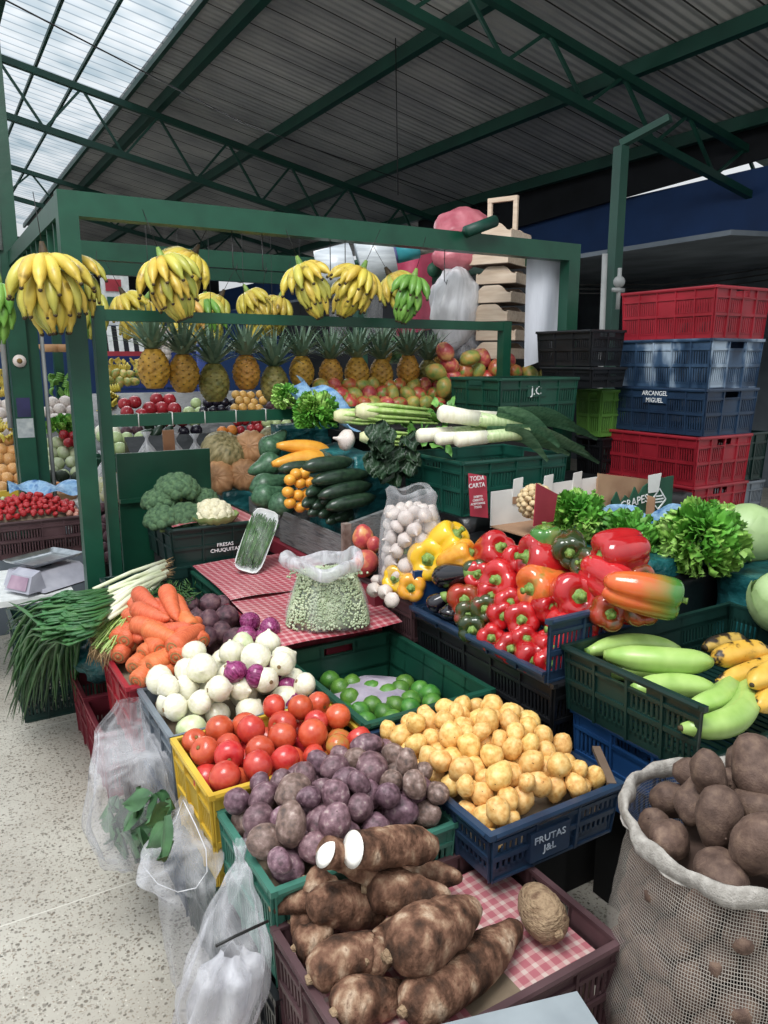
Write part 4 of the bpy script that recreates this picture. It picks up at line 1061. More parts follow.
# ---------------- gingham table with peas
crate('red crate under the front of the gingham sheet', .96, 1.43, 2.40, 2.84, .42, .69, M['crate_wine'])
crate('green crate under the back of the gingham sheet', .99, 1.43, 2.86, 3.36, .42, .69, M['crate_green'])
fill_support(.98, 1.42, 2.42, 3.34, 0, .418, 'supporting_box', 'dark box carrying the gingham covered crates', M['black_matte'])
g = MB(); g.grid(lambda u, v: (.93+.52*u+.05*v, 2.28+.58*v, .702+.004*math.sin(u*7+v*3)-.05*max(0, .12-v)*2), 10, 10); o = g.build('gingham_sheet', M['gingham'], world=True, fix=False); tag(o, 'red gingham sheet the bag of peas stands on', 'sheet')
g = MB(); g.grid(lambda u, v: (.97+.50*u+.03*v, 2.80+.60*v, .713+.004*math.sin(u*8+v*5)), 10, 10); o = g.build('gingham_sheet', M['gingham'], world=True, fix=False); tag(o, 'red gingham sheet under the wrapped tray of green herbs', 'sheet')
# bag of peas
c = atz(328, 621, .71); c.z = .708
t = thing('bag_of_peas', 'clear bag of shelled green peas with its mouth rolled open', 'bag', c)
R = random.Random(3); vd = Vector((c.x, c.y, 0)).normalized(); sdv = Vector((vd.y, -vd.x, 0))
def peaR(zz): return (.150-.05*(zz/.18)**1.3, .105-.03*(zz/.18))
pm = MB()
for _ in range(3200):
    zz = R.uniform(0, .185); a = R.uniform(0, 2*PI); rx, ry = peaR(zz); sq = (abs(math.cos(a))**3+abs(math.sin(a))**3)**(-1/3)
    if R.random() < .12: f = math.sqrt(R.random()); zz = .185
    else: f = 1
    p = sdv*(rx*math.cos(a)*sq*f)+vd*(ry*math.sin(a)*sq*f); p.z = zz+.004
    pm.sphere(p, .0050, nu=6, nv=4)
o = pm.build('peas', M['pea'], t); o['kind'] = 'stuff'
co = MB(); 
co.lathe([(0, .002), (.92, .003), (.97, .03), (.9, .09), (.72, .16), (.62, .183), (0, .186)], 28, lambda r, z, a, u: (r*.99, z))
for i, v in enumerate(co.v):
    a = math.atan2(v[1], v[0]); r = math.hypot(v[0], v[1]); rx, ry = .150, .105
    p = sdv*(rx*math.cos(a)*r)+vd*(ry*math.sin(a)*r); co.v[i] = (p.x, p.y, v[2])
co.build('pea_mass', M['pea'], t)
fm = MB(); rings = [(0, .156, .112), (.05, .153, .108), (.11, .137, .098), (.175, .108, .082), (.205, .098, .078), (.235, .115, .09), (.250, .128, .098), (.240, .142, .108), (.218, .146, .112), (.205, .140, .108)]
n = 40
for i, (zz, rx, ry) in enumerate(rings):
    for j in range(n):
        a = 2*PI*j/n; w = 1+(.05 if i > 3 else .015)*math.sin(a*6+i*.3)+.06*(i > 3)*noise.noise(Vector((math.cos(a)*2, math.sin(a)*2, i*.3)))
        p = sdv*(rx*w*math.cos(a)-.02*(i > 4))+vd*ry*w*math.sin(a); fm.v.append((p.x, p.y, zz+(.018*math.sin(a*2+1)+.01*math.sin(5*a))*(i > 3)))
for i in range(len(rings)-1):
    for j in range(n): fm.f.append((i*n+j, i*n+(j+1) % n, (i+1)*n+(j+1) % n, (i+1)*n+j))
cut = 4
up_ = [f_ for f_ in fm.f if min(f_) >= cut*n]; lo_ = [f_ for f_ in fm.f if min(f_) < cut*n]; vv = list(fm.v)
fm.f = up_; fm.build('rolled_mouth', M['bag_fill'], t, fix=False); fl_ = MB(); fl_.v = vv; fl_.f = lo_; fl_.build('film', M['wrap'], t, fix=False)
# wrapped tray of herbs, leaning
pb, pt = atz(246, 572, .72), atz(268, 512, .98)
t = thing('herb_tray', 'white tray of green beans under cling film leaning on the grey box', 'tray', pb)
ax = (aty(268, 512, pb.y+.10)-pb); L_ = ax.length; q = aim(ax); sd = (Vector((1, -.45, 0))-ax.normalized()*Vector((1, -.45, 0)).dot(ax.normalized())).normalized(); nn = ax.normalized().cross(sd)
def tr(u, v, w): return pb+ax*u+sd*v+nn*w
if nn.y > 0: nn = -nn
w2 = .062
g = MB(); N_ = 28
for k, (s_, dp) in enumerate(((.86, 0), (1, .018), (1.05, .02), (1.04, .014), (.84, -.006))):
    for j in range(N_):
        a = 2*PI*j/N_; sq = (abs(math.cos(a))**5+abs(math.sin(a))**5)**(-.2); g.v.append(tuple(pb+ax*(.5+.5*math.cos(a)*sq*(s_*.5+.5))+sd*(w2*math.sin(a)*sq*s_)+nn*dp))
for k in range(4):
    for j in range(N_): g.f.append((k*N_+j, k*N_+(j+1) % N_, (k+1)*N_+(j+1) % N_, (k+1)*N_+j))
g.f.append(tuple(range(N_))); g.f.append(tuple(4*N_+j for j in range(N_)))
g.build('tray', M['foam'], t, world=True)
R = random.Random(5); g = MB()
for _ in range(130):
    v = R.uniform(-.85, .85)*w2; u0 = R.uniform(.05, .25); u1 = R.uniform(.7, .93)
    pA = pb+ax*u0+sd*v+nn*R.uniform(.008, .024); pB = pb+ax*u1+sd*(v+R.uniform(-.02, .02))+nn*R.uniform(.008, .026)
    g.tube([pA, (pA+pB)/2+nn*.004, pB], [.0022, .0032, .002], 5)
g.build('green_beans', M['herb'], t, world=True)
g = MB(); g.grid(lambda u, v: tuple(pb+ax*(.02+.96*u)+sd*(w2*(2*v-1))+nn*(.022+.014*math.sin(PI*u)*math.sin(PI*v))), 12, 8); g.build('cling_film', M['wrap'], t, world=True, fix=False)
# ---------------- peppers
crate('black crate below the garlic and yellow peppers', 1.47, 1.95, 2.24, 2.66, .50, .77, M['crate_maroon'])
crate('upper black crate below the red pepper crate', 1.48, 2.05, 1.51, 2.22, .50, .73, M['crate_black'])
crate('lower black crate below the red peppers', 1.5, 2.08, 1.51, 2.22, .24, .49, M['crate_black'], style='grid')
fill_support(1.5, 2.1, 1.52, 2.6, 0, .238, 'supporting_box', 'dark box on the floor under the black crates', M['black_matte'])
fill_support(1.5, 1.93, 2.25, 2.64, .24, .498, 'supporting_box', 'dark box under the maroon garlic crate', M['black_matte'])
crate('navy crate with one low side, heaped with red peppers', 1.45, 2.0, 1.51, 2.21, .735, .93, M['crate_navy'], low=('-x', '+y'), lowh=.18)
P0 = Vector((1.51, 1.8, .80)); Nn = Vector((-.72, -.12, .62)).normalized()
def pep(cx, cy, size, kd, label, stemdir, off=0, grp='red peppers facing the aisle', ks=1.0):
    """cx,cy: crop coordinates noted from the photograph (scale 1.93 from 370,480)"""
    size = max(size, 25); px, py = 370+cx/1.93, 480+cy/1.93; p = atp(px, py, P0+Nn*off, Nn)
    depth = (p-EYE).dot(CF); s = size/1.93*2/FPX*depth*1.2
    # stemdir in view terms: (right, up, towards the viewer)
    d = CR*stemdir[0]+CU*stemdir[1]-CF*stemdir[2]
    q = aim(d, rnd.uniform(0, 6)); c = p+d.normalized()*s*.25
    kd.put(c, q, s*ks, label, 'pepper', grp); return p
RL = 'glossy red bell pepper with its green stem towards the aisle'
G1 = 'red bell peppers in the navy crate'
for (cx, cy, r, sd_) in ((245, 135, 32, (.3, .3, .9)), (210, 185, 22, (-.3, .2, .9)), (250, 195, 35, (-.5, .1, .8)), (255, 262, 24, (.1, 0, 1)), (295, 268, 31, (-.3, 0, 1)),
                       (235, 303, 24, (-.2, 0, 1)), (270, 326, 27, (.0, .1, 1)), (316, 345, 30, (0, -.1, 1)), (232, 222, 22, (0, 0, 1)), (285, 150, 26, (0, .2, .9)), (345, 245, 22, (.4, 0, 1)), (270, 235, 20, (0, 0, 1)), (345, 318, 24, (.3, 0, 1)), (345, 350, 22, (0, -.1, 1)), (300, 305, 22, (0, 0, 1)), (380, 262, 24, (.1, -.2, 1))):
    pep(cx, cy, r, K_pr, RL, sd_, 0, G1)
pep(400, 225, 42, K_pr, 'big dark red bell pepper showing its star shaped green stem, right of centre', (.0, .1, 1), .03, None)
pep(372, 290, 36, K_pr, 'long red bell pepper lying on its side above the crate corner', (-1, .1, .35), 0, None, 1.05)
pep(318, 150, 38, K_pr, 'broad red bell pepper on top of the heap lying sideways', (-1, .1, .3), .02, None, 1.1)
pep(462, 145, 36, K_pr, 'long red bell pepper at the top right of the heap', (-1, -.25, .15), .05, None, 1.15)
pep(482, 203, 38, K_pr, 'red bell pepper with stem turned right below the long top one', (.55, -.35, .75), .03, None, 1.0)
pep(440, 205, 26, K_pr, 'small red pepper wedged between the two big ones', (0, .3, .9), -.02, None)
pep(520, 190, 26, K_pbr, 'mottled pepper peeking out behind the right end of the heap', (.3, .2, .7), -.02, None)
pep(338, 110, 30, K_pog, 'upright orange and green pepper at the very top of the heap', (-.1, .9, .2), .04, None, .9)
pep(385, 135, 30, K_pd, 'very dark green pepper behind the top of the heap', (-.2, -.3, .9), .03, None)
pep(420, 165, 30, K_pd, 'dark green pepper under the long red one', (-.8, .2, .5), .01, None)
pep(322, 208, 38, K_po, 'orange pepper tinged green in the upper middle of the heap', (-.85, -.1, .6), .02, None)
pep(460, 257, 32, K_pbr, 'rusty orange pepper facing forward with a green stem, right of the dark red one', (0, 0, 1), .02, None)
pep(522, 250, 30, K_pbr, 'rusty orange pepper at the lower right end of the heap', (.15, 0, 1), .01, None)
pep(570, 225, 40, K_pog, 'orange and green pepper lying at the far right of the heap', (1, -.2, .2), .03, None, .95)
for (cx, cy, r) in ((182, 230, 30), (222, 248, 22), (197, 288, 22), (205, 180, 20), (190, 262, 18)):
    pep(cx, cy, r, K_pd if cy != 230 else K_pbr, 'dark green and brown ripening pepper beside the eggplants' if cy != 230 else 'brown and green ripening pepper next to the eggplants', (-.1, .0, 1), 0, 'dark peppers at the left of the heap' if cy != 230 else None)
# hidden second layer that the visible ones rest on
for i in range(12):
    x = 1.62+.11*(i % 3); y = 1.53+.155*(i//3); K_pr.put((x, y, .86+.05*(i % 3)), rq(), .085, 'red bell pepper inside the heap', 'pepper', 'peppers inside the heap')
# yellow peppers
YL = 'glossy yellow bell pepper by the bag of garlic'; GY = 'yellow bell peppers'
for (cx, cy, r, kd, sd_, lab) in ((80, 140, 31, K_pyw, (-.4, .1, .9), YL), (117, 152, 38, K_pyw, (-.3, .0, .95), YL), (52, 193, 26, K_pyw, (-.3, .2, .9), YL),
        (156, 115, 35, K_pyw, (.6, .6, .5), 'yellow bell pepper topmost with its end turned up'), (184, 145, 28, K_pyo, (.6, .3, .4), 'orange yellow pepper on the right of the yellow ones'), (80, 208, 24, K_pyo, (-.1, 0, 1), 'orange yellow pepper at the bottom beside the eggplants')):
    pep(cx, cy, r, kd, lab, sd_, 0, GY if lab == YL else None)
# eggplants
def eggplant(label, a, b_, r, off=0):
    p = atp(370+a[0]/1.93, 480+a[1]/1.93, P0+Nn*off, Nn); q = atp(370+b_[0]/1.93, 480+b_[1]/1.93, P0+Nn*(off-.01), Nn)
    t = thing('eggplant', label, 'eggplant', (p+q)/2-Vector((0, 0, r)))
    n = 12; pts = [p.lerp(q, i/(n-1)) for i in range(n)]; MB().tube(pts, [r*x for x in (.25, .5, .62, .72, .82, .92, 1, 1.03, 1, .88, .6, .15)], 16).build('fruit', M['eggplant'], t, world=True)
    d = (p-q).normalized(); MB().tube([p-d*r*.5, p-d*r*.1, p+d*r*.3, p+d*r*.7], [r*.66, r*.5, r*.2, r*.16], 10).build('cap', M['stem'], t, world=True)
eggplant('large black eggplant lying across the top of the eggplants', (200, 178), (120, 190), .045, .02)
eggplant('black eggplant at the left below the large one', (150, 222), (112, 248), .034)
eggplant('black eggplant standing on end above the crate rim', (160, 240), (150, 272), .04)
eggplant('small black eggplant tucked at the lower left', (135, 250), (118, 228), .03, -.02)
# blue end wall between garlic and eggplants
o = MB().box(1.46, 1.60, 2.215, 2.23, .76, .90).build('blue_divider', M['crate_blue'], world=True, smooth=False); tag(o, 'blue plastic divider between the yellow peppers and the eggplants', 'divider')
fill_support(1.46, 1.98, 2.235, 2.68, .775, .79, 'black_tray', 'flat black tray under the garlic bag and yellow peppers', M['crate_black'])
o = MB().hexa([(1.60, 2.24, .79), (1.95, 2.24, .79), (1.95, 2.45, .79), (1.6, 2.45, .79), (1.72, 2.24, .93), (1.95, 2.24, .95), (1.95, 2.45, .95), (1.72, 2.45, .93)]).build('packing_block', M['black_plastic'], world=True, smooth=False); tag(o, 'black plastic packing behind the yellow peppers', 'packing')
# garlic bag
c = atz(404, 592, .80); c.z = .792; c.x += .07; c.y += .06
t = thing('bag_of_garlic', 'tall clear bag stuffed with white garlic heads', 'bag', c)
gar = []
for s in (1, 2):
    o = MB().lathe([(0, -.62), (.25, -.66), (.7, -.55), (1, -.15), (.92, .25), (.55, .58), (.25, .8), (.14, 1.1), (.1, 1.35), (0, 1.36)], 16, lambda r, z, a, u, s=s: (r*(1+(.10*abs(math.sin(a*3+s))-.03)*(u > .1)*(u < .7)), z)).build('garlic_head', M['garlic']); tag(o, 'garlic', 'garlic'); gar.append(o)
K_ga = Kinds(gar)
R = random.Random(11)
def gbag(h): return .118*(1.0-.12*h/.36) if h < .3 else .10
for k in range(7):
    zz = .028+k*.044; rr = gbag(zz)-.026; n_ = 8
    for j in range(n_):
        a = 2*PI*(j+.5*(k % 2))/n_+R.uniform(-.1, .1)
        K_ga.put((c.x+rr*math.cos(a), c.y+rr*math.sin(a), c.z+zz+R.uniform(-.006, .006)), rq(), .029, 'white garlic head inside the tall clear bag', 'garlic', 'garlic heads in the bag')
    for j in range(4):
        K_ga.put((c.x+.04*math.cos(j*1.57+k), c.y+.04*math.sin(j*1.57+k), c.z+zz+.01), rq(), .029, 'white garlic head inside the tall clear bag', 'garlic', 'garlic heads in the bag')
fm = MB(); n = 44; rings = [(0, .11), (.03, .125), (.15, .122), (.27, .112), (.31, .098), (.34, .092), (.37, .098), (.385, .088), (.38, .06)]
for i, (zz, r) in enumerate(rings):
    for j in range(n):
        a = 2*PI*j/n; w = 1+.03*math.sin(a*7+i)+(.12 if i > 3 else .03)*noise.noise(Vector((math.cos(a)*2, math.sin(a)*2, i*.5))); fm.v.append((r*w*math.cos(a), r*w*math.sin(a), zz+.012*math.sin(3*a)*(i > 4)))
for i in range(len(rings)-1):
    for j in range(n): fm.f.append((i*n+j, i*n+(j+1) % n, (i+1)*n+(j+1) % n, (i+1)*n+j))
fm.build('film', M['bag'], t, fix=False)
for (px, py) in ((385, 592), (378, 580), (374, 590), (392, 600)):
    K_ga.put(atz(px, py, .812), rq(), .028, 'loose garlic head at the foot of the garlic bag', 'garlic', 'loose garlic heads')
# three red mangoes left of the garlic
K_mr = simple('mango', 'mango', [blob((0, 0, 0), 1, (1.12, .92, .88), s, .1, 18, 12) for s in (1, 2)], M['mango_r'])
for i, (px, py, z, r, lab) in enumerate(((362, 537, .92, .054, 'red mango topmost beside the garlic bag'), (365, 563, .845, .062, 'large red mango low beside the garlic bag'), (348, 554, .835, .05, 'pinkish mango left of the other two by the garlic bag'), (374, 545, .90, .035, 'yellowish mango squeezed against the garlic bag'))):
    K_mr.put(atz(px, py, z)+Vector((0, 0, 0)), rq(), r, lab, 'mango')
fill_support(1.43, 1.95, 2.45, 3.9, .70, .765, 'shelf_board', 'reddish shelf board under the grey squash boxes', M['crate_wine'])
# ---------------- plantains
crate('dark green crate with a low front, holding plantains', 1.51, 2.26, 1.045, 1.50, .655, .845, M['crate_dark'], low=('-y',), lowh=.25)
crate('blue crate directly under the plantain crate', 1.55, 2.30, 1.06, 1.49, .40, .645, M['crate_blue'])
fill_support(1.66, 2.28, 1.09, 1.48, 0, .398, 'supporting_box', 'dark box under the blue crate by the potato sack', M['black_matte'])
zz = .735
def pl(label, a, b_, r, z=zz, m='plantain', bend=.35, up=(.2, .5, .3), tip='stem', ctrl=None):
    z += .03; plantain(label, atz(*a, z), atz(*b_, z), r*1.08, M[m], bend, up, M['stem'] if m == 'plantain' else M['dark_tip'], 1, atz(*ctrl, z) if ctrl else None)
pl('green plantain at the back of the group, stalk to the left', (588, 652), (680, 650), .026, .79, bend=.25, up=(.3, .6, .4))
pl('long green plantain second from the back', (606, 655), (712, 662), .033, .80, bend=.2, up=(-.2, -.5, .1))
pl('green plantain in the middle of the group', (632, 690), (716, 690), .031, .745, bend=.18, up=(.2, .5, .2))
pl('green plantain curving towards its stalk, second from the front', (731, 672), (688, 706), .029, .755, ctrl=(733, 704))
pl('large curved green plantain nearest the camera', (738, 674), (682, 728), .033, .745, ctrl=(772, 728))
pl('green plantain mostly hidden low in the crate', (606, 672), (680, 678), .028, .70, bend=.2)
pl('ripe yellow plantain with a black end lying at the top right', (768, 652), (714, 660), .032, .80, 'plantain_y', .15, (.1, .5, .3))
pl('pale yellow plantain running off the right edge', (790, 655), (718, 682), .028, .77, 'plantain_y', .15, (-.1, -.5, .2))
pl('yellow plantain with a dark tip over the right edge of the crate', (800, 670), (752, 685), .030, .80, 'plantain_y', .2, (0, .5, .3))
pl('short ripe plantain at the right edge below the others', (790, 690), (758, 708), .028, .755, 'plantain_y', .1, (0, .5, .3))
pl('black spotted overripe plantain behind the yellow ones', (705, 648), (745, 640), .024, .80, 'plantain_d', .1, (0, .5, .3))
# ---------------- potato sack
SX, SY, SZ, SR = 1.35, .815, .73, .225
t = thing('potato_sack', 'pale net sack of brown potatoes standing at the lower right', 'sack', (SX, SY, 0))
prof = [(.20, 0), (.245, .06), (.262, .2), (.268, .34), (.25, .5), (.235, .6), (.232, .68), (.238, .72)]
me = MB(); n = 72; K = 40
def sackr(h):
    for i in range(len(prof)-1):
        if prof[i][1] <= h <= prof[i+1][1]:
            u = (h-prof[i][1])/(prof[i+1][1]-prof[i][1]); u = u*u*(3-2*u); return prof[i][0]*(1-u)+prof[i+1][0]*u
    return prof[-1][0]
def sackw(a, h): return 1+.035*noise.noise(Vector((math.cos(a)*3, math.sin(a)*3, h*7)))+.02*noise.noise(Vector((math.cos(a)*7, math.sin(a)*7, h*16)))+.012*math.sin(h*42+2*math.sin(a))*(h < .66)
vs = []; 
for i in range(K+1):
    h = .72*i/K
    for j in range(n):
        a = 2*PI*j/n; r = sackr(h)*sackw(a, h); me.v.append((r*math.cos(a), r*math.sin(a), h))
for i in range(K):
    for j in range(n): me.f.append((i*n+j, i*n+(j+1) % n, (i+1)*n+(j+1) % n, (i+1)*n+j))
m_ = bpy.data.meshes.new('net'); m_.from_pydata(me.v, [], me.f); uvl = m_.uv_layers.new(name='UVMap')
for pl_ in m_.polygons:
    for li in pl_.loop_indices:
        vi = m_.loops[li].vertex_index; i, j = divmod(vi, n); u = j/n
        if pl_.vertices[0] % n == n-1 and j == 0: u = 1
        uvl.data[li].uv = (u, i/K)
m_.shade_smooth(); m_.materials.append(M['net']); o = bpy.data.objects.new('net', m_); COL.objects.link(o); o.parent = t
rim = MB()
for i in range(9):
    a = 2*PI*i/8-.5*PI; dr, dz = .011*math.cos(a), .020*math.sin(a)
    for j in range(n):
        b_ = 2*PI*j/n; r = .238*sackw(b_, .71)+dr+.006*math.sin(b_*9+i*.6); rim.v.append((r*math.cos(b_), r*math.sin(b_), .725+dz+.008*math.sin(b_*3+1)+.003*math.sin(b_*17)))
for i in range(8):
    for j in range(n): rim.f.append((i*n+j, i*n+(j+1) % n, (i+1)*n+(j+1) % n, (i+1)*n+j))
rim.build('rolled_hem', M['net_hem'], t)
core = MB().lathe([(0, .01), (.15, .01), (.17, .3), (.15, .6), (.12, .66), (0, .67)], 20).build('packed_core', M['potato_b'], t)
for k in range(9):
    for j in range(15):
        h = .04+k*.072; a = 2*PI*(j+.5*(k % 2))/15
        if math.cos(a-math.atan2(-SY, -SX)) < -.25: continue
        r = sackr(h)-.051
        K_pb.put((SX+r*math.cos(a), SY+r*math.sin(a), h), rq(), .040, 'brown potato showing through the net of the sack', 'potato', 'potatoes inside the sack')
su = lambda x, y: .715+.145*max(0, 1-((x-SX)**2+(y-SY)**2)/.21**2)
pts = pack(SX-.21, SX+.21, SY-.21, SY+.21, su, .12, .045, 9, .18, inside=lambda x, y: (x-SX)**2+(y-SY)**2 < .170**2)
spread(pts, K_pb, 'earthy brown potato on top of the open sack', 'potato', 'potatoes on top of the sack')
# grey stool corner at the bottom edge
c = atz(577, 991, .50)
t = thing('grey_stool', 'grey plastic stool corner at the bottom edge of the picture', 'stool', (c.x, c.y, 0), -.27)
MB().box(-.34, 0, -.32, 0, .475, .50).build('seat', M['stool'], t, smooth=False)
for sx in (-.335, -.03):
    for sy in (-.315, -.03): MB().box(sx, sx+.025, sy, sy+.025, 0, .475).build('leg', M['scale_body'], t, smooth=False)
# ================================================================== SCALLIONS, TABLE, SCALE
crate('dark green crate under the hanging scallions', .25, .58, 3.64, 3.93, 0, .25, M['crate_dark'], style='grid')
crate('upper dark green crate the scallions hang over', .25, .57, 3.62, 3.93, .255, .47, M['crate_dark'], style='grid')
crate('dark crate the scallion roots rest on', .60, 1.0, 2.86, 3.42, .45, .70, M['crate_dark'])
fill_support(.62, .98, 2.9, 3.4, .0, .448, 'supporting_box', 'dark box under the scallion root crate', M['black_matte'])
R = random.Random(21)
for k in range(26):
    u = k/25; rx = 168-R.uniform(0, 12); ry = 563+u*42+R.uniform(-4, 4)
    root = atz(rx+8*u, ry, .80-.05*u); root.y = max(root.y, 3.05)
    neck = atz(106-u*10+R.uniform(-14, 14), 588+u*34, .78-.06*u)
    if neck.y > 3.5: neck.y = 3.5
    t = thing('scallion', 'long green scallion with white shaft hanging over the crate edge', 'scallion', root, None, 'scallions')
    m1 = (root+neck)/2+Vector((0, 0, .012*math.sin(k)))
    MB().tube([root, m1, neck], [.011, .0085, .008], 9).build('white_shaft', M['scal_w'], t, world=True)
    rt = MB()
    for j in range(7): rt.tube([root, root+(root-neck).normalized()*.035+Vector((R.uniform(-.015, .015), R.uniform(-.015, .015), R.uniform(-.02, .01)))], [.0022, .0008], 4)
    rt.build('roots', M['roots'], t, world=True)
    lf = MB(); dr = (neck-root).normalized()
    for j in range(9):
        ex = R.uniform(2, 82); ey = R.uniform(600, 715) if ex > 25 else R.uniform(640, 725)
        if ex < 10 and j % 2: ey = R.uniform(600, 660)
        yy = 3.42+.1*R.random(); e = aty(ex, ey, yy); e.z = max(e.z, .04)
        if e.x < -.02: e.x = -.02+R.uniform(0, .05)
        top = neck+dr*.16+Vector((R.uniform(-.03, .03), R.uniform(-.04, .03), R.uniform(-.01, .035)))
        knee = Vector((e.x*.45+top.x*.55, (e.y+top.y)/2, max(e.z, top.z)-.10*max(0, (top.z-e.z)))) 
        pts = []
        for i in range(9):
            s = i/8
            if s < .35: pts.append(neck.lerp(top, s/.35))
            else:
                q = (s-.35)/.65; pts.append(top*(1-q)**2+knee*2*q*(1-q)+e*q*q)
        lf.tube(pts, [.008, .011, .013, .013, .012, .011, .009, .006, .001], 6, flat=.35)
    lf.build('leaves', M['scal_g'], t, world=True)
    for nm in (): pass
# bunch of thin dry-rooted coriander/cebollin left of the carrots
t = thing('herb_bunch', 'bunch of thin green stems with muddy roots left of the carrots', 'herbs', atz(112, 650, .60)); o_ = t.location
g1 = MB(); g2 = MB()
for k in range(110):
    a = atz(96+R.uniform(-5, 16), 632+R.uniform(-16, 22), .64+R.uniform(-.02, .03)); b_ = atz(140+R.uniform(-12, 16), 596+R.uniform(-10, 22), .72+R.uniform(-.02, .02))
    g1.tube([a, (a+b_)/2+Vector((0, 0, .01)), b_], [.003, .003, .002], 5)
    for j in range(3): g2.tube([a, a+Vector((R.uniform(-.03, .01), R.uniform(-.03, .01), -R.uniform(.01, .06)))], [.0022, .0008], 4)
g1.build('stems', M['celery'], t, world=True); g2.build('roots', M['roots'], t, world=True)
g = MB()
for k in range(160):
    a = atz(R.uniform(142, 196), R.uniform(584, 606), .74); d = Vector((R.uniform(-1, 1), R.uniform(-1, 1), R.uniform(0, 1))).normalized()
    g.tube([a, a+d*.035], [.003, .001], 4)
o = g.build('dill_bunch', M['herb'], world=True); tag(o, 'feathery green herb tucked behind the carrots', 'herbs')
# teal bag on the red floor crate
c = atz(92, 694, .285); c.z = .285
t = thing('teal_bag', 'crumpled teal plastic bag stuffed on the red floor crate', 'bag', (.62, 3.3, .285))
MB().sphere((-.02, 0, .10), 1, (.15, .14, .105), 30, 20, lambda d: 1+.25*noise.noise(d*2.2+Vector((3, 1, 4)))+.10*noise.noise(d*6)).build('film', M['teal_plastic'], t)
# white table and scale
p = atz(10, 600, .5)
t = thing('white_table', 'low white table carrying the scale at the left edge', 'table', (.15, 4.25, 0))
TX0 = p.x; 
MB().box(-.75, .56, 3.98, 4.6, .47, .50).build('tabletop', M['foam'], t, smooth=False, world=True)
for xx in (-.7, p.x+.02, .5):
    for yy in (4.02, 4.55): MB().box(xx, xx+.035, yy, yy+.035, 0, .47).build('leg', M['pipe'], t, smooth=False, world=True)
pc = atz(42, 586, .52); pc.y = 4.2; pc.x = .38
t = thing('market_scale', 'grey electronic scale with a steel pan and tilted display on the white table', 'scale', (pc.x+.10, pc.y, .50), .55)
MB().hexa([(-.16, -.15, .01), (.17, -.15, .01), (.17, .16, .01), (-.16, .16, .01), (-.13, -.05, .09), (.15, -.05, .09), (.15, .15, .09), (-.13, .15, .09)]).build('body', M['scale_body'], t, smooth=False)
MB().box(-.15, .16, -.14, .15, 0, .012).build('base', M['scale_dark'], t, smooth=False)
MB().box(-.03, .03, .02, .08, .09, .115).build('pan_support', M['scale_dark'], t, smooth=False)
def pan(u, v):
    x = -.15+.32*u; y = -.07+.24*v; e = max(abs(u-.5), abs(v-.5))*2; return (x, y, .117+.022*max(0, e-.85)/.15)
MB().grid(pan, 20, 20).build('steel_pan', M['steel'], t, fix=False)
# tilted display faces the aisle side
MB().hexa([(-.235, -.13, .02), (-.13, -.13, .02), (-.13, .05, .02), (-.235, .05, .02), (-.20, -.12, .10), (-.15, -.12, .12), (-.15, .04, .12), (-.20, .04, .10)]).build('display_housing', M['scale_body'], t, smooth=False)
MB().raw([(-.2365, -.11, .033), (-.2365, .03, .033), (-.207, .022, .095), (-.207, -.105, .095)], [(0, 1, 2, 3)]).build('display', M['lcd'], t, smooth=False, fix=False)
# strawberries
ss = lambda x, y: smooth_dome(.20, .80, 4.95, 5.4, .70, .13, .5, .5, 1.8)(x, y)
crate('maroon crate heaped with strawberries by the scale', .29, .80, 4.97, 5.36, .47, .695, M['crate_maroon'], lining=(ss, .07))
crate('dark green crate under and behind the strawberry crate', .15, .70, 5.42, 5.8, .47, .69, M['crate_green'])
fill_support(.18, .8, 4.98, 5.8, 0, .465, 'supporting_box', 'grey box under the strawberry crate', M['grey_wall'])
K_st = simple('strawberry', 'strawberry', [MB().lathe([(0, -1.2), (.3, -1.0), (.75, -.3), (.95, .2), (.85, .6), (.4, .8), (0, .78)], 10)], M['strawberry']); K_sp = simple('strawberry', 'strawberry', [MB().lathe([(0, -1.1), (.35, -.95), (.8, -.3), (.95, .2), (.8, .6), (0, .72)], 10)], M['berry_pale'])
for i, (x, y, z, r) in enumerate(pack(.31, .79, 4.98, 5.35, ss, .055, .021, 31, .15, maxn=260)):
    k_ = (z < .715); (K_sp if k_ else K_st).put((x, y, z), rq(), r, 'pale strawberry at the edge of the maroon crate' if k_ else 'red strawberry heaped in the maroon crate', 'strawberry', 'pale strawberries' if k_ else 'red strawberries')
K_gr = simple('grape', 'grape', [MB().sphere((0, 0, 0), 1, nu=8, nv=6)], M['grape'])
for i in range(46):
    p = Vector((.22+.18*R.random(), 5.3+.2*R.random(), .72+.06*R.random())); K_gr.put(p, None, .015, 'pale green grape at the left of the strawberries', 'grape', 'pale grapes')
o = MB().grid(lambda u, v: (.42+.46*u, 5.42+.2*v+.03*math.sin(u*9), .80+.06*math.sin(PI*v)+.02*math.sin(u*13+v*5)-.04*u), 24, 12).build('blue_plastic_sheet', M['blue_film'], world=True, fix=False); tag(o, 'crumpled blue plastic sheet behind the strawberries', 'sheet')

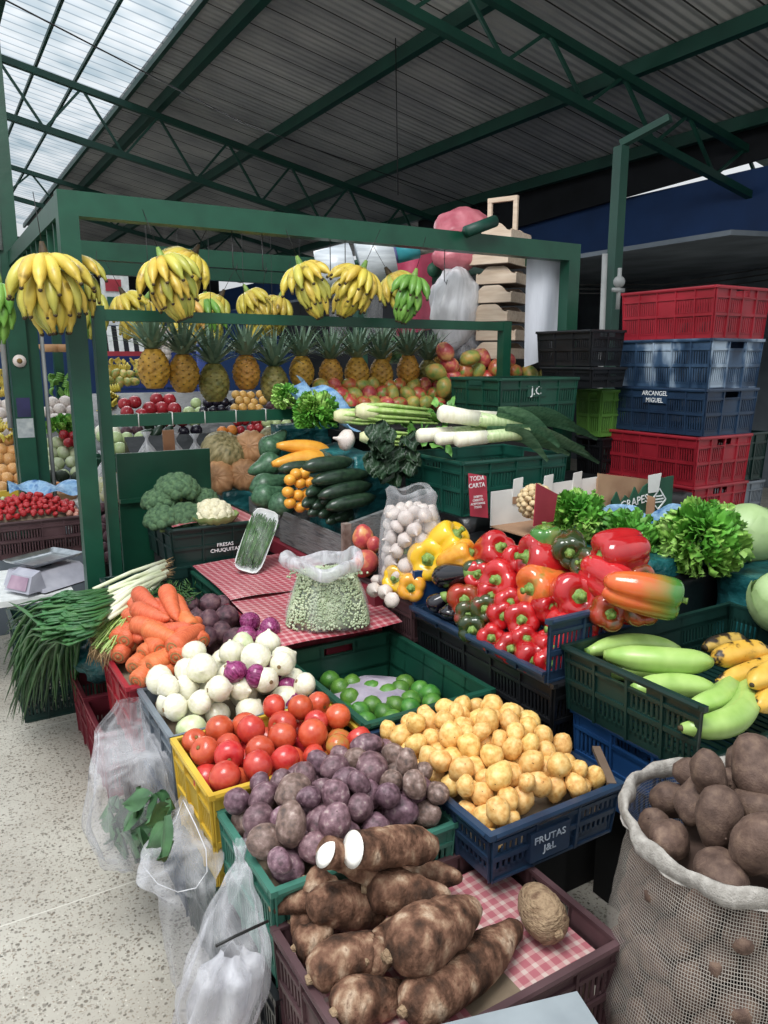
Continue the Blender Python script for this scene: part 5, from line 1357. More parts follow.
# ================================================================== BROCCOLI CORNER
t = crate('dark green crate topped with broccoli and cauliflower', .915, 1.36, 3.42, 3.86, .70, .885, M['crate_dark'], style='solid')
text_part('FRESAS\nCHUQUITAS', .024, M['white_print'], t, (.03, -.22-.006, .075), (PI/2, 0, 0), xs=1.1)
fill_support(.94, 1.34, 3.45, 3.86, 0, .698, 'supporting_box', 'dark box under the broccoli crate', M['black_matte'])
g = MB(); g.grid(lambda u, v: (.93+.42*u, 3.44+.42*v, .893+.012*math.sin(u*6)), 8, 6); o = g.build('gingham_sheet', M['gingham'], world=True, fix=False); tag(o, 'red gingham sheet on the broccoli crate', 'sheet')
o = MB().box(.80, 1.28, 3.93, 3.95, .55, 1.19).box(.80, 1.28, 3.90, 3.93, .94, .96).build('green_board', M['steel_green'], world=True, smooth=False); tag(o, 'upright green painted board behind the broccoli', 'board')
def broccoli(label, loc, r, m, seed, cat='broccoli', leaves=False):
    t = thing(cat, label, cat, loc); R = random.Random(seed)
    g = MB()
    for k in range(34):
        u = (k+.5)/34; el = math.acos(1-1.15*u); az = k*2.4
        d = Vector((math.sin(el)*math.cos(az), math.sin(el)*math.sin(az), math.cos(el)*.8)); rr = r*(.30+.05*R.random())
        g.sphere(d*r*.72+Vector((0, 0, r*.55)), rr, (1, 1, .9), 12, 8, lambda q: 1+.10*noise.noise(q*4+d*9)+.05*noise.noise(q*9))
    g.build('florets', m, t)
    MB().tube([(0, 0, 0), (0, 0, r*.4), (0, 0, r*.9)], [r*.2, r*.22, r*.5], 12).build('stalk', M['leaf_pale'], t)
    if leaves:
        lf = MB()
        for k in range(8):
            a = k*.785
            lf.grid(lambda u, v, a=a: ((r*(.5+.75*math.sin(u*1.5)))*math.cos(a+(v-.5)*.9)*1.0, (r*(.5+.75*math.sin(u*1.5)))*math.sin(a+(v-.5)*.9), r*(.05+.62*u+.05*math.sin(v*12))), 6, 6)
        lf.build('leaves', M['leaf_pale'], t, fix=False)
    return t
for (px, py, r, lab) in ((177, 490, .11, 'large broccoli head topmost of the pile'), (160, 502, .09, 'broccoli head at the upper left of the pile'), (203, 500, .08, 'broccoli head at the right above the cauliflower'), (163, 520, .09, 'broccoli head low at the left of the pile'), (186, 518, .10, 'broccoli head low beside the cauliflower')):
    p = aty(px, py, 3.55 if py > 505 else 3.66); broccoli(lab, p-Vector((0, 0, r*.62)), r, M['broccoli'], px)
p = aty(213, 517, 3.5); broccoli('pale cauliflower with leaves on the gingham sheet', p-Vector((0, 0, .05)), .10, M['cauli'], 9, 'cauliflower', True)
# bagged fruit hanging behind the board
for i, (px, py) in enumerate(((106, 482), (148, 462), (176, 462), (196, 462), (212, 464))):
    p = aty(px, py, 5.0+.1*i); lab = ['clear bag of yellow green fruit hanging beside the green post', 'clear bag of green fruit behind the green board, leftmost', 'clear bag of yellow fruit behind the middle of the board', 'clear bag of pale fruit right of the brown plank', 'clear bag of yellow fruit at the right end of the board'][i]
    t = thing('fruit_bag', lab, 'bag', p-Vector((0, 0, .12)))
    MB().lathe([(0, 0), (.08, 0), (.10, .05), (.09, .12), (.05, .2), (.012, .26), (.01, .28), (.035, .32)], 18, lambda r, z, a, u: (r*(1+.1*math.sin(5*a+z*20)), z)).build('film', M['bag_fill'], t)
    for k in range(9):
        q = p+Vector((.045*math.cos(k*2.1), .045*math.sin(k*2.1), -.08+.035*(k//3)))
        o = MB().sphere((0, 0, 0), .034, (1, 1, 1.2), 10, 7).build('fruit', M['banana_gy'] if i % 2 == 0 else M['grape']); o.location = q; tag(o, 'small yellow green fruit inside ' + ('the bag beside the green post' if i == 0 else 'a clear bag behind the green board'), 'fruit', 'bagged fruit %s' % ['by the post', 'behind the board'][i > 0])
# ================================================================== SQUASH AND PUMPKINS
def long_box(label, x0, x1, y0, y1, z0, z1, name='squash_box'):
    t = thing(name, label, 'box', ((x0+x1)/2, (y0+y1)/2, z0))
    th = .012
    for nm, bx in (('side_board', (x0, x0+th, y0, y1, z0, z1)), ('side_board', (x1-th, x1, y0, y1, z0, z1)), ('end_board', (x0+th, x1-th, y0, y0+th, z0, z1)), ('end_board', (x0+th, x1-th, y1-th, y1, z0, z1)), ('bottom_board', (x0+th, x1-th, y0+th, y1-th, z0, z0+th))):
        g = MB(); g.box(*bx); g.build(nm, M['board_grey'], t, smooth=False, world=True)
    MB().box(x0-.006, x0+.03, y0-.008, y0, z0-.04, z1+.02).build('corner_tape', M['board_edge'], t, smooth=False, world=True)
    return t
long_box('weathered grey box of zucchini beside the herb tray', 1.45, 1.92, 2.75, 3.42, .77, .925)
long_box('second grey box behind it, under the green squash', 1.47, 1.92, 3.45, 3.88, .77, .92)
o = MB().hexa([(1.47, 2.715, .78), (1.98, 2.70, .79), (1.98, 2.73, .79), (1.47, 2.74, .78), (1.47, 2.715, .985), (1.98, 2.70, 1.10), (1.98, 2.73, 1.10), (1.47, 2.74, .985)]).build('box_flap', M['board_grey'], world=True, smooth=False); tag(o, 'raised dark board between the zucchini and the mangoes', 'board')
o = MB().box(1.44, 1.47, 2.71, 2.745, .77, .985).build('torn_edge', M['board_edge'], world=True, smooth=False); tag(o, 'torn brown cardboard corner at the left end of the raised board', 'cardboard')
K_zu = simple('zucchini', 'zucchini', [MB().tube([(0, .02*math.sin(i*.4+s), -.5+i/10) for i in range(11)], [.03, .085, .108, .118, .122, .122, .12, .117, .105, .075, .02], 14) for s in (0, 1)], M['zucchini'])
K_sy = simple('yellow_squash', 'squash', [MB().tube([(0, .05*math.sin(i*.31), -.5+i/10) for i in range(11)], [.03, .1, .14, .155, .15, .14, .125, .11, .09, .07, .04], 14)], M['squash_y'])
K_sg = simple('green_squash', 'squash', [MB().tube([(0, 0, -.5+i/10) for i in range(11)], [.06, .2, .3, .34, .34, .3, .24, .2, .17, .13, .06], 16)], M['squash_g'])
def lay(kind, a, b_, y, L_, label, cat, group=None, w=1.0, dy=0, pc=None):
    p = aty(*a, y); q = aty(*b_, y+dy); d = (q-p); o = kind.put((p+q)/2, aim(d), (L_*w, L_*w, max(L_, d.length)), label, cat, group); return o
ZL = 'dark green zucchini stacked crosswise beside the raised board'
for k, (a, b_) in enumerate((((312, 467), (345, 461)), ((312, 482), (370, 473)), ((318, 497), (372, 484)), ((330, 508), (372, 496)))):
    lay(K_zu, a, b_, 2.95-.02*k, .25, ['dark zucchini lying topmost on the stack', 'long dark zucchini second from the top of the stack', 'long dark zucchini third from the top of the stack', 'long dark zucchini lowest of the crosswise ones'][k], 'zucchini', None, 1.12)
for (px, py) in ((310, 492), (316, 505), (322, 514), (330, 520), (312, 512), (338, 518), (306, 503), (324, 500)):
    p = aty(px, py, 2.93); K_zu.put(p+Vector((.08, .06, 0)), aim(Vector((.75, .55, .05))), .25, 'dark zucchini seen end on under the crosswise ones', 'zucchini', 'zucchini seen end on')
for k in range(9):
    K_zu.put((1.58+.10*(k % 3)+.05, 2.98+.03*(k//3), .81+.062*(k//3)), aim(Vector((.35, .9, 0))), .25, 'dark zucchini at the bottom of the grey box', 'zucchini', 'zucchini at the bottom of the box')
lay(K_sy, (328, 456), (283, 447), 3.35, .31, 'yellow squash topmost of the two yellow ones', 'squash'); lay(K_sy, (326, 462), (280, 464), 3.30, .32, 'yellow squash under the topmost one', 'squash')
for (a, b_, k) in (((285, 470), (325, 465), 0),): lay(K_zu, a, b_, 3.22, .27, 'dark zucchini directly under the yellow squashes', 'zucchini')
for i, (a, b_, y, lab) in enumerate((((275, 462), (255, 470), 3.65, 'mottled green squash left of the yellow ones'), ((250, 490), (290, 478), 3.55, 'green squash lying low in the grey box'), ((262, 455), (285, 432), 3.75, 'striped green squash behind the yellow ones'), ((258, 498), (280, 492), 3.50, 'green squash at the front left corner of the box'), ((272, 508), (300, 498), 3.42, 'small dark green squash above the box rim'))):
    lay(K_sg, a, b_, y, .19, lab, 'squash', w=1.0)
for (px, py) in ((290, 480), (300, 483), (309, 482), (288, 492), (298, 495), (307, 494), (290, 503), (300, 507), (309, 505), (296, 474), (304, 473), (305, 500)):
    o = MB().sphere((0, 0, 0), .029, (1, 1, .9), 12, 8).build('yellow_fruit', M['squash_y']); o.location = aty(px, py, 3.15); tag(o, 'small orange yellow fruit packed beside the zucchini', 'fruit', 'small orange fruit by the zucchini')
# support for pumpkins: teal plastic block
def teal(label, x0, x1, y0, y1, z0, z1, seed=1, m=None):
    g = MB(); 
    def S(face):
        def f(u, v):
            if face == 'top': p = Vector((x0+(x1-x0)*u, y0+(y1-y0)*v, z1))
            elif face == 'front': p = Vector((x0+(x1-x0)*u, y0, z0+(z1-z0)*v))
            elif face == 'left': p = Vector((x0, y0+(y1-y0)*u, z0+(z1-z0)*v))
            elif face == 'right': p = Vector((x1, y0+(y1-y0)*u, z0+(z1-z0)*v))
            else: p = Vector((x0+(x1-x0)*u, y1, z0+(z1-z0)*v))
            return p+Vector((noise.noise(p*5+Vector((seed, 0, 0))), noise.noise(p*5+Vector((0, seed, 9))), noise.noise(p*6+Vector((0, 3, seed)))))*.022
        return f
    for fc in ('top', 'front', 'left', 'right', 'back'): g.grid(S(fc), 18, 14)
    o = g.build('teal_plastic_cover' if not m else 'black_plastic_cover', m or M['teal_plastic'], world=True); tag(o, label, 'sheet'); return o
teal('teal plastic sheet under the pumpkins', 1.36, 2.0, 3.95, 4.5, .60, .93)
K_pt = simple('pumpkin', 'pumpkin', [MB().sphere((0, 0, 0), 1, (1, 1, .8), 40, 16, lambda d, s=s: 1-.10*abs(math.sin(6*math.atan2(d.y, d.x)))**.0*0-.09*(1-abs(math.sin(6*math.atan2(d.y, d.x))))-.12*max(0, abs(d.z)-.8)*4) for s in (1,)], M['pumpkin_t'])
K_pg = simple('pumpkin', 'pumpkin', [MB().sphere((0, 0, 0), 1, (1, 1, .8), 40, 16, lambda d: 1-.08*(1-abs(math.sin(6*math.atan2(d.y, d.x))))-.12*max(0, abs(d.z)-.8)*4)], M['pumpkin_g'])
for (px, py, y, r, kd, lab) in ((225, 452, 4.15, .125, K_pg, 'large green striped pumpkin on top of the pile'), (251, 448, 4.1, .095, K_pt, 'tan ribbed pumpkin right of the striped one'), (218, 478, 4.05, .09, K_pt, 'tan pumpkin low at the left under the striped one'), (245, 475, 4.0, .085, K_pt, 'tan ribbed pumpkin in front, star facing the aisle'), (230, 482, 4.25, .08, K_pt, 'tan pumpkin wedged low between the others'), (274, 440, 4.3, .085, K_pg, 'pale striped pumpkin behind the green squash')):
    o = kd.put(aty(px, py, y), aim(Vector((-.5, -.8, .25))) if kd is K_pt else aim(Vector((.3, -.5, .9))), r*1.12, lab, 'pumpkin')

# ================================================================== STEPS, LETTUCE, LEEKS, CELERY
teal('black plastic covered step behind the peppers', 2.04, 2.5, 1.68, 2.7, .2, .90, 2, M['black_plastic'])
teal('teal plastic sheet draped over the step in front of the lettuces', 2.03, 3.0, 1.69, 2.0, .25, .97, 3)
teal('teal plastic sheet at the lower right behind the plantains', 2.4, 3.3, 1.2, 1.66, .25, .90, 4)
teal('black plastic covered step under the leek crate', 1.86, 3.3, 2.46, 3.3, .3, 1.0, 5, M['black_plastic'])
teal('teal plastic sheet hanging beside the chard', 1.62, 1.86, 2.95, 3.55, .78, 1.22, 6)
teal('teal plastic sheet under the celery and the far lettuce', 1.66, 2.05, 3.92, 4.0, .94, 1.30, 7)
def cl(label, px, py, d, r, m='lettuce', seed=1, n=95, f=(-.3, -.5, .8), name='curly_lettuce'):
    p = atd(px, py, d); return curly_head(name, label, p-Vector((0, 0, r*.55)), r, M[m], seed, n, facing=f)
cl('bushy curly green lettuce behind the top of the red peppers', 577, 520, 2.95, .115, 'lettuce', 1, 110)
cl('darker curly lettuce in a blue edged bag, middle of the three', 628, 542, 2.85, .118, 'lettuce_d', 2, 110)
cl('big bright curly lettuce spilling over the teal plastic', 702, 541, 2.75, .145, 'lettuce', 3, 140)
cl('curly parsley bunch beside the blue plastic by the pineapples', 316, 412, 3.85, .105, 'lettuce_b', 4)
cl('small pale curly lettuce left of the blue plastic by the pineapples', 287, 397, 3.95, .075, 'lettuce', 5, 60)
wrap_cabbage('pale green cabbage at the right edge behind the curly lettuce', atd(748, 528, 2.95)-Vector((0, 0, .13)), .125)
wrap_cabbage('cabbage cut by the right edge above the plantains', atd(786, 598, 2.4)-Vector((0, 0, .11)), .11, 5)
def sleeve(label, px, py, d, r, seed, m='blue_film', ry=.5):
    p = atd(px, py, d); g = MB(); n = 30
    for i in range(5):
        for j in range(n+1):
            a = PI*.05+PI*.9*j/n; rr = r*(1-.05*i)*(1+.07*noise.noise(Vector((a*3, i*.5, seed))))
            v = CR*math.cos(a)*rr+CU*math.sin(a)*rr*.9+Vector((.2, .5, 0))*(-.03*i); g.v.append(tuple(p+v+Vector((.02*i, .04, -.012*i))))
    for i in range(4):
        for j in range(n): q = i*(n+1)+j; g.f.append((q, q+1, q+n+2, q+n+1))
    o = g.build('lettuce_sleeve', M[m], world=True, fix=False); tag(o, label, 'bag'); return o
sleeve('blue printed plastic sleeve round the bushy lettuce', 590, 528, 3.06, .13, 1)
sleeve('blue printed plastic sleeve round the middle dark lettuce', 628, 540, 2.98, .15, 2)
sleeve('blue printed plastic sleeve behind the big bright lettuce', 690, 545, 2.92, .17, 3)
o = MB().grid(lambda u, v: tuple(atd(296+60*u+8*math.sin(v*7), 375+32*u+22*v+6*math.sin(u*9), 4.0-.15*v)), 16, 10).build('blue_plastic_wrap', M['blue_film'], world=True, fix=False); tag(o, 'blue and white plastic wrap above the curly parsley', 'sheet')
# leek crate
crate('teal green crate under the leeks', 1.88, 2.46, 2.50, 2.94, 1.005, 1.235, M['crate_teal'])
def leek(label, root, neck, tips, r, z=None):
    t = thing('leek', label, 'leek', Vector(root)-Vector((0, 0, r)))
    d = (neck-root).normalized()
    MB().tube([root-d*.002, root+d*.012, root.lerp(neck, .5), neck], [r*.8, r*1.08, r, r*.95], 16).build('white_shaft', M['leek_white'], t, world=True)
    MB().tube([neck-d*.01, neck+d*.10, neck+d*.2], [r*.98, r*1.0, r*1.1], 14, flat=.9).build('pale_neck', M['leek_mid'], t, world=True)
    lf = MB()
    for i, e in enumerate(tips):
        pts = []; s0 = neck+d*.08; mid = s0.lerp(e, .5)+Vector((0, 0, .035+.012*i))
        for k in range(11):
            q = k/10; pts.append(s0*(1-q)**2+mid*2*q*(1-q)+e*q*q)
        sd = (d.cross(Vector((0, 0, 1))).normalized()*.75+Vector((0, 0, .62 if i % 2 else .35))).normalized(); o_ = len(lf.v)
        for k, p in enumerate(pts):
            q = k/10; w = r*(1.45+.7*math.sin(PI*min(1, q*1.2)))*(1-.75*q**3)
            for j in range(5):
                v = (j-2)/2; lf.v.append(tuple(p+sd*w*v*.85+Vector((0, 0, r*.75*(v*v)*(1-q)-r*.2*abs(v)*q+.004*i))))
        for k in range(10):
            for j in range(4): a = o_+k*5+j; lf.f.append((a, a+1, a+6, a+5))
    lf.build('leaves', M['leek_leaf'], t, world=True, fix=False); return t
lk = lambda px, py, y: aty(px, py, y)
leek('thick leek lying on top with the longest leaves', lk(440, 413, 2.60), lk(478, 419, 2.57), [lk(600, 462, 2.45), lk(575, 430, 2.5), lk(598, 440, 2.5), lk(560, 448, 2.42)], .034)
leek('leek at the front right of the crate with a broad root end', lk(456, 440, 2.50), lk(486, 437, 2.48), [lk(560, 452, 2.42), lk(590, 455, 2.45), lk(548, 462, 2.38)], .030)
leek('leek with root end at the far left of the crate', lk(418, 436, 2.66), lk(452, 433, 2.63), [lk(560, 440, 2.55), lk(585, 448, 2.5)], .029)
leek('leek lying between the two front ones', lk(437, 439, 2.56), lk(468, 437, 2.55), [lk(575, 443, 2.5), lk(570, 455, 2.45)], .026)
leek('leek lying behind the thick top one', lk(452, 415, 2.78), lk(500, 417, 2.75), [lk(590, 432, 2.7), lk(575, 424, 2.7)], .026)
# celery
def celery(label, a, b_, y, r):
    p = aty(*a, y); q = aty(*b_, y-.1); t = thing('celery', label, 'celery', p-Vector((0, 0, r))); d = (q-p).normalized(); s = d.cross(Vector((0, 0, 1))).normalized(); up = s.cross(d)
    L_ = (q-p).length; g = MB(); R = random.Random(int(a[0]))
    for k in range(13):
        an = k*2.4; rr = r*.62*math.sqrt((k+.5)/13); off = s*math.cos(an)*rr+up*math.sin(an)*rr
        e = p+d*L_*R.uniform(.85, 1.05)+off*1.3
        g.tube([p+off*.7+d*.012, p+off*1.1+d*.05, p+off*1.5+d*.12, e], [r*.30, r*.38, r*.33, r*.17], 8, flat=.7)
    g.build('ribs', M['celery'], t, world=True)
    MB().tube([p-d*.01, p+d*.02, p+d*.06, p+d*.09], [r*.5, r*.82, r*.86, r*.8], 18, shape=lambda t_, u: 1+.06*math.cos(7*t_)).build('base', M['celery_base'], t, world=True)
    lf = MB()
    for k in range(26):
        c = q+Vector((R.uniform(-.06, .12), R.uniform(-.06, .06), R.uniform(-.03, .04))); u_ = Vector((R.gauss(0, 1), R.gauss(0, 1), R.gauss(0, .6))).normalized()*.035; v_ = u_.cross(Vector((R.gauss(0, 1), R.gauss(0, 1), 1))).normalized()*.02
        lf.grid(lambda a_, b2: tuple(c+u_*a_*2+v_*(b2*2-1)*math.sin(PI*a_)+Vector((0, 0, .008*math.sin(b2*9+a_*7)))), 4, 4)
    lf.build('leaves', M['lettuce_d'], t, world=True, fix=False); return t
celery('celery head at the back left with pale base', (336, 416), (398, 418), 3.30, .042); celery('big celery head lying in front of the back one', (358, 411), (436, 417), 3.1, .046)
celery('celery head with ribs hidden by the chard', (362, 437), (420, 440), 3.02, .036)
K_ga.put(aty(346, 440, 3.1), aim(Vector((-1, 0, .2))), .05, 'pale fennel like bulb left of the lower celery', 'vegetable')
# chard
t = thing('chard_bunch', 'dark crinkled leafy bunch hanging beside the leek crate', 'greens', aty(388, 485, 2.8)); lf = MB(); R = random.Random(8)
for k in range(44):
    px = R.uniform(368, 414); py = R.uniform(428, 482); py = min(py, 480-abs(px-392)*.7)
    c = aty(px, py, 2.78+R.uniform(-.03, .06)); u_ = (CU*-.8+CR*R.uniform(-.6, .6)-CF*.3).normalized()*.085; v_ = (CR+CU*R.uniform(-.4, .4)-CF*R.uniform(-.4, .4)).normalized()*.028
    lf.grid(lambda a_, b2: tuple(c+u_*(a_-.5)+v_*(b2*2-1)*(.3+math.sin(PI*min(1, a_*1.05)))+(-CF)*(.014*math.sin(b2*11+a_*8+k)+.02*a_)), 7, 7)
lf.build('leaves', M['chard'], t, world=True, fix=False)
MB().tube([aty(380, 425, 2.9), aty(388, 445, 2.82)], [.02, .015], 8).build('stems', M['celery'], t, world=True)
# cartons
def panel(label, name, pts4, m, th=.006, cut=None, parent=None, cat='box'):
    a, b_, c, d = [Vector(p) for p in pts4]; n_ = (b_-a).cross(d-a).normalized()*th
    g = MB().hexa([a, b_, b_+n_, a+n_, d, c, c+n_, d+n_]); o = g.build(name, m, parent, smooth=False, world=True)
    if label: tag(o, label, cat)
    return o
yb = 2.30
t = thing('white_carton', 'open white lined cardboard box in front of the leek crate', 'box', (2.15, 2.3, 1.0))
A = aty(486, 475, yb+.1); B = aty(598, 461, yb+.1)
A0, B0 = aty(490, 505, yb+.1), aty(600, 497, yb+.1)
XA, XB = 1.96, 2.5; Zt, Zb = A.z, min(A0.z, B0.z)
XB = aty(598, 480, 2.4).x
panel(None, 'back_panel', [(XA, 2.41, .97), (XB, 2.41, .97), (XB, 2.41, 1.135), (XA, 2.41, 1.12)], M['white_card'], parent=t)
panel(None, 'side_panel', [(XB, 2.41, .97), (XB, 2.08, .97), (XB, 2.08, 1.09), (XB, 2.41, 1.13)], M['cardboard'], parent=t)
panel(None, 'bottom_panel', [(XA, 2.02, .972), (XB, 2.02, .972), (XB, 2.41, .972), (XA, 2.41, .972)], M['cardboard'], parent=t)
for k in range(3):
    x = XA+.11+.17*k; panel(None, 'tab', [(x, 2.405, 1.09), (x+.05, 2.405, 1.09), (x+.05, 2.40, 1.17), (x, 2.40, 1.165)], M['white_card'], .004, parent=t)
    panel(None, 'slot_board', [(x, 2.402, 1.06), (x+.05, 2.402, 1.06), (x+.05, 2.402, 1.09), (x, 2.402, 1.09)], M['cardboard'], .003, parent=t)
p = aty(536, 502, 2.20); t = thing('corn_clump', 'round clump of pale dried husks in the carton', 'vegetable', p-Vector((0, 0, .07))); g = MB()
for k in range(70):
    u = (k+.5)/70; el = math.acos(1-1.9*u); az = k*2.4; d = Vector((math.sin(el)*math.cos(az), math.sin(el)*math.sin(az), math.cos(el))); g.sphere(Vector((0, 0, .07))+d*.062, .016, (1, 1, .8), 8, 6)
g.build('kernels', mat('pale_husks', ['9c7c50', 'd8c090', 'c09868'], 30, .7, bump=.4), t)
panel('small red price card with white lettering in front of the leek crate', 'price_card', [aty(470, 516, 2.36), aty(488, 518, 2.34), aty(486, 476, 2.36), aty(468, 473, 2.38)], M['red_card'], .003, cat='card')
pc_ = COL.objects[-1]; pc_ = [o for o in COL.objects if o.name.startswith('price_card')][0]
cc = (aty(470, 516, 2.36)+aty(486, 476, 2.36))/2
text_part('TODA\nCARTA', .026, M['white_print'], pc_, (aty(477, 482, 2.345)-pc_.location), (PI/2, 0, .05))
text_part('DEBITO\nCREDITO\nACEPTAMOS\nTODO', .013, M['white_print'], pc_, (aty(478, 502, 2.335)-pc_.location), (PI/2, 0, .05))
panel('plain red card standing in front of the husk clump', 'red_card', [aty(533, 526, 2.02), aty(553, 521, 2.05), aty(557, 494, 2.05), aty(536, 483, 2.02)], M['red_card'], .003, cat='card')
# grape carton
t = thing('grape_carton', 'torn green fruit carton lettered GRAPES behind the lettuces', 'box', (2.6, 2.1, .97))
xs = [aty(px, 500, 2.12).x for px in (612, 672)]; gy = 2.12
z_t = aty(672, 476, gy).z; z_b = aty(672, 520, gy).z
g = MB(); n_ = 14; top = [.62, .80, .55, .70, .6, .86, .66, .84, .9, .78, 1.0, 1.0, .98, 1.0, 1.0]
for i in range(n_+1):
    x = xs[0]+(xs[1]-xs[0])*i/n_; g.v += [(x, gy, .96), (x, gy, z_b+(z_t-z_b)*top[i]), (x, gy+.006, .96), (x, gy+.006, z_b+(z_t-z_b)*top[i])]
for i in range(n_):
    a = i*4; b2 = a+4; g.f += [(a, b2, b2+1, a+1), (a+2, a+3, b2+3, b2+2), (a+1, b2+1, b2+3, a+3)]
g.build('printed_front', M['green_card'], t, smooth=False, world=True)
panel(None, 'torn_back', [(xs[0]-.06, gy+.03, .96), (xs[1]-.1, gy+.03, .96), (xs[1]-.12, gy+.03, z_t-.01), (xs[0]-.06, gy+.03, z_t+.04)], M['cardboard'], parent=t)
panel(None, 'white_torn_flap', [(xs[1]-.16, gy-.004, z_t-.06), (xs[1]-.10, gy-.004, z_t-.06), (xs[1]-.09, gy-.006, z_t+.02), (xs[1]-.17, gy-.006, z_t+.015)], M['white_card'], .003, parent=t)
text_part('GRAPES', .048, M['white_print'], t, (Vector((aty(634, 502, gy).x, gy-.003, aty(634, 502, gy).z))-t.location), (PI/2, -.12, 0))
lg = MB(); c = aty(658, 500, gy); c.y = gy-.003
for (dx0, dz0, dx1, dz1) in ((-.045, 0, 0, .05), (0, .05, .045, 0), (.045, 0, 0, -.04), (0, -.04, -.045, 0), (-.03, .005, .03, .005), (-.025, -.008, .025, -.008), (-.02, .018, .02, .018)):
    lg.bar(c+Vector((dx0, 0, dz0)), c+Vector((dx1, 0, dz1)), .004, .005)
lg.build('diamond_logo', M['white_print'], t, smooth=False, world=True)

# ================================================================== CRATE TOWERS
def tower(): pass
SXc, SYc = 3.585, 2.62
t = crate('topmost red crate of the tall stack on the right', SXc, SXc+.46, SYc, SYc+.62, 1.765, 2.03, M['crate_red'])
crate('upper blue crate with worn shiny sides in the tall stack', SXc, SXc+.44, SYc, SYc+.62, 1.50, 1.76, M['crate_worn_shine'])
t = crate('lower blue crate with white lettering in the tall stack', SXc-.01, SXc+.43, SYc, SYc+.62, 1.245, 1.495, M['crate_navy'])
MB().box(-.228, -.222, -.06, .10, .165, .235).build('print_panel', M['crate_navy'], t, smooth=False)
text_part('ARCANGEL\nMIGUEL', .036, M['white_print'], t, (-.2295, .02, .2), (PI/2, 0, -PI/2), xs=.95)
crate('wide red crate third from the top of the stack, below the blue pair', SXc-.05, SXc+.41, SYc, SYc+.64, .975, 1.24, M['crate_red'])
crate('lowest visible red crate of the stack behind the grape carton', SXc-.05, SXc+.41, SYc, SYc+.64, .70, .97, M['crate_red'])
crate('red crate near the floor under the tall stack', SXc-.05, SXc+.41, SYc, SYc+.64, .42, .69, M['crate_red'])
fill_support(SXc-.03, SXc+.4, SYc+.02, SYc+.6, 0, .418, 'supporting_box', 'dark box carrying the tall crate stack', M['black_matte'])
# second tower: black, lime, black
def towpx(label, pxl, pxc, pxr, pyt, pyb, y, m, **k):
    """left edge, near corner, right edge surveyed in the photograph; y = distance of the near face"""
    a = aty(pxc, pyt, y); b_ = aty(pxr, pyb, y); z = aty(pxc, pyb, y).z; yb2 = atx(pxl, pyt, a.x).y
    return crate(label, a.x, b_.x, y, yb2, z, a.z, m, **k)
towpx('upper black crate at the end of the green beam', 538, 592, 622, 330, 366, 3.10, M['crate_black'])
towpx('lower black crate on top of the lime green one', 542, 592, 624, 368, 388, 3.10, M['crate_black'])
towpx('lime green crate beside the red and blue stack', 577, 602, 624, 391, 437, 3.22, M['crate_lime'])
towpx('black crate under the lime green one', 577, 602, 624, 439, 480, 3.22, M['crate_black'])
t = towpx('green crate with white letters JC above the leeks', 452, 500, 575, 379, 427, 3.12, M['crate_green'])
lp = aty(536, 391, 3.12); 
MB().box(lp.x-t.location.x-.06, lp.x-t.location.x+.07, lp.y-t.location.y-.002, lp.y-t.location.y+.008, lp.z-t.location.z-.03, lp.z-t.location.z+.03).build('print_panel', M['crate_green'], t, smooth=False)
text_part('J.C', .062, M['white_print'], t, (lp.x-t.location.x, lp.y-t.location.y-.003, lp.z-t.location.z), (PI/2, 0, 0))
fill_support(2.55, 2.95, 3.15, 3.6, .98, 1.285, 'supporting_box', 'dark box under the green lettered crate', M['black_matte'])
fill_support(3.25, 3.45, 3.24, 3.5, 0, .95, 'supporting_box', 'dark box under the black and lime crates', M['black_matte'])
# dark clutter right of the tall stack
crate('dark green crate beyond the tall stack at the right edge', 4.1, 4.6, 2.9, 3.3, .9, 1.2, M['crate_dark']); crate('grey crate beyond the tall stack at the right edge', 4.1, 4.6, 2.9, 3.3, .62, .89, M['crate_grey'])
fill_support(4.1, 4.6, 2.9, 3.3, 0, .6, 'supporting_box', 'dark box beyond the tall stack', M['black_matte'])

# ================================================================== BANANAS
BY = 3.52
def bunch(label, px, py, rows, per, L_, ms, d=None, y=BY, spread=2.2, seed=1, r=.0235, rot=None, s=1.0):
    o = bunch_proto(rows, per, L_, r, [M[k] for k in ms], spread, seed, tips=y < 3.8); p = aty(px, py, y); o.location = p; o.rotation_euler = (.12*math.sin(seed*3), .55*math.sin(seed*2.3+1), rot if rot is not None else -YAW); o['label'] = label; o.scale = (s, s, s)
    return o
yl = ['banana', 'banana', 'banana_gy']
bunch('huge banana bunch hanging left of the tall green post', 43, 250, 3, 10, .20, ['banana', 'banana', 'banana', 'banana_gy'], y=3.45, spread=4.6, seed=1, r=.024, s=1.1)
bunch('second banana bunch tucked behind the huge one at the post', 68, 254, 3, 8, .19, ['banana', 'banana_gy'], y=3.75, spread=3.4, seed=12, r=.023)
bunch('banana bunch hung from the rail just right of the post', 160, 254, 3, 8, .20, yl, spread=2.9, seed=2)
bunch('banana bunch half behind the first one on the rail', 196, 250, 3, 7, .18, yl, y=3.66, spread=2.6, seed=3)
bunch('banana bunch hanging in the middle of the top beam', 299, 262, 3, 6, .185, yl, spread=2.4, seed=4)
bunch('yellow banana bunch in front of the plastic rolls', 364, 266, 3, 8, .18, ['banana'], spread=3.0, seed=6)
bunch('narrow banana bunch behind the yellow one', 388, 272, 2, 6, .18, ['banana', 'banana_gy'], y=3.68, spread=2.2, seed=7)
bunch('green banana bunch at the right end of the row', 415, 274, 3, 5, .165, ['banana_g'], spread=2.2, seed=8)
bunch('small turning banana bunch close behind the tall post', 95, 288, 3, 6, .18, ['banana_g', 'banana_gy'], y=4.6, seed=9)
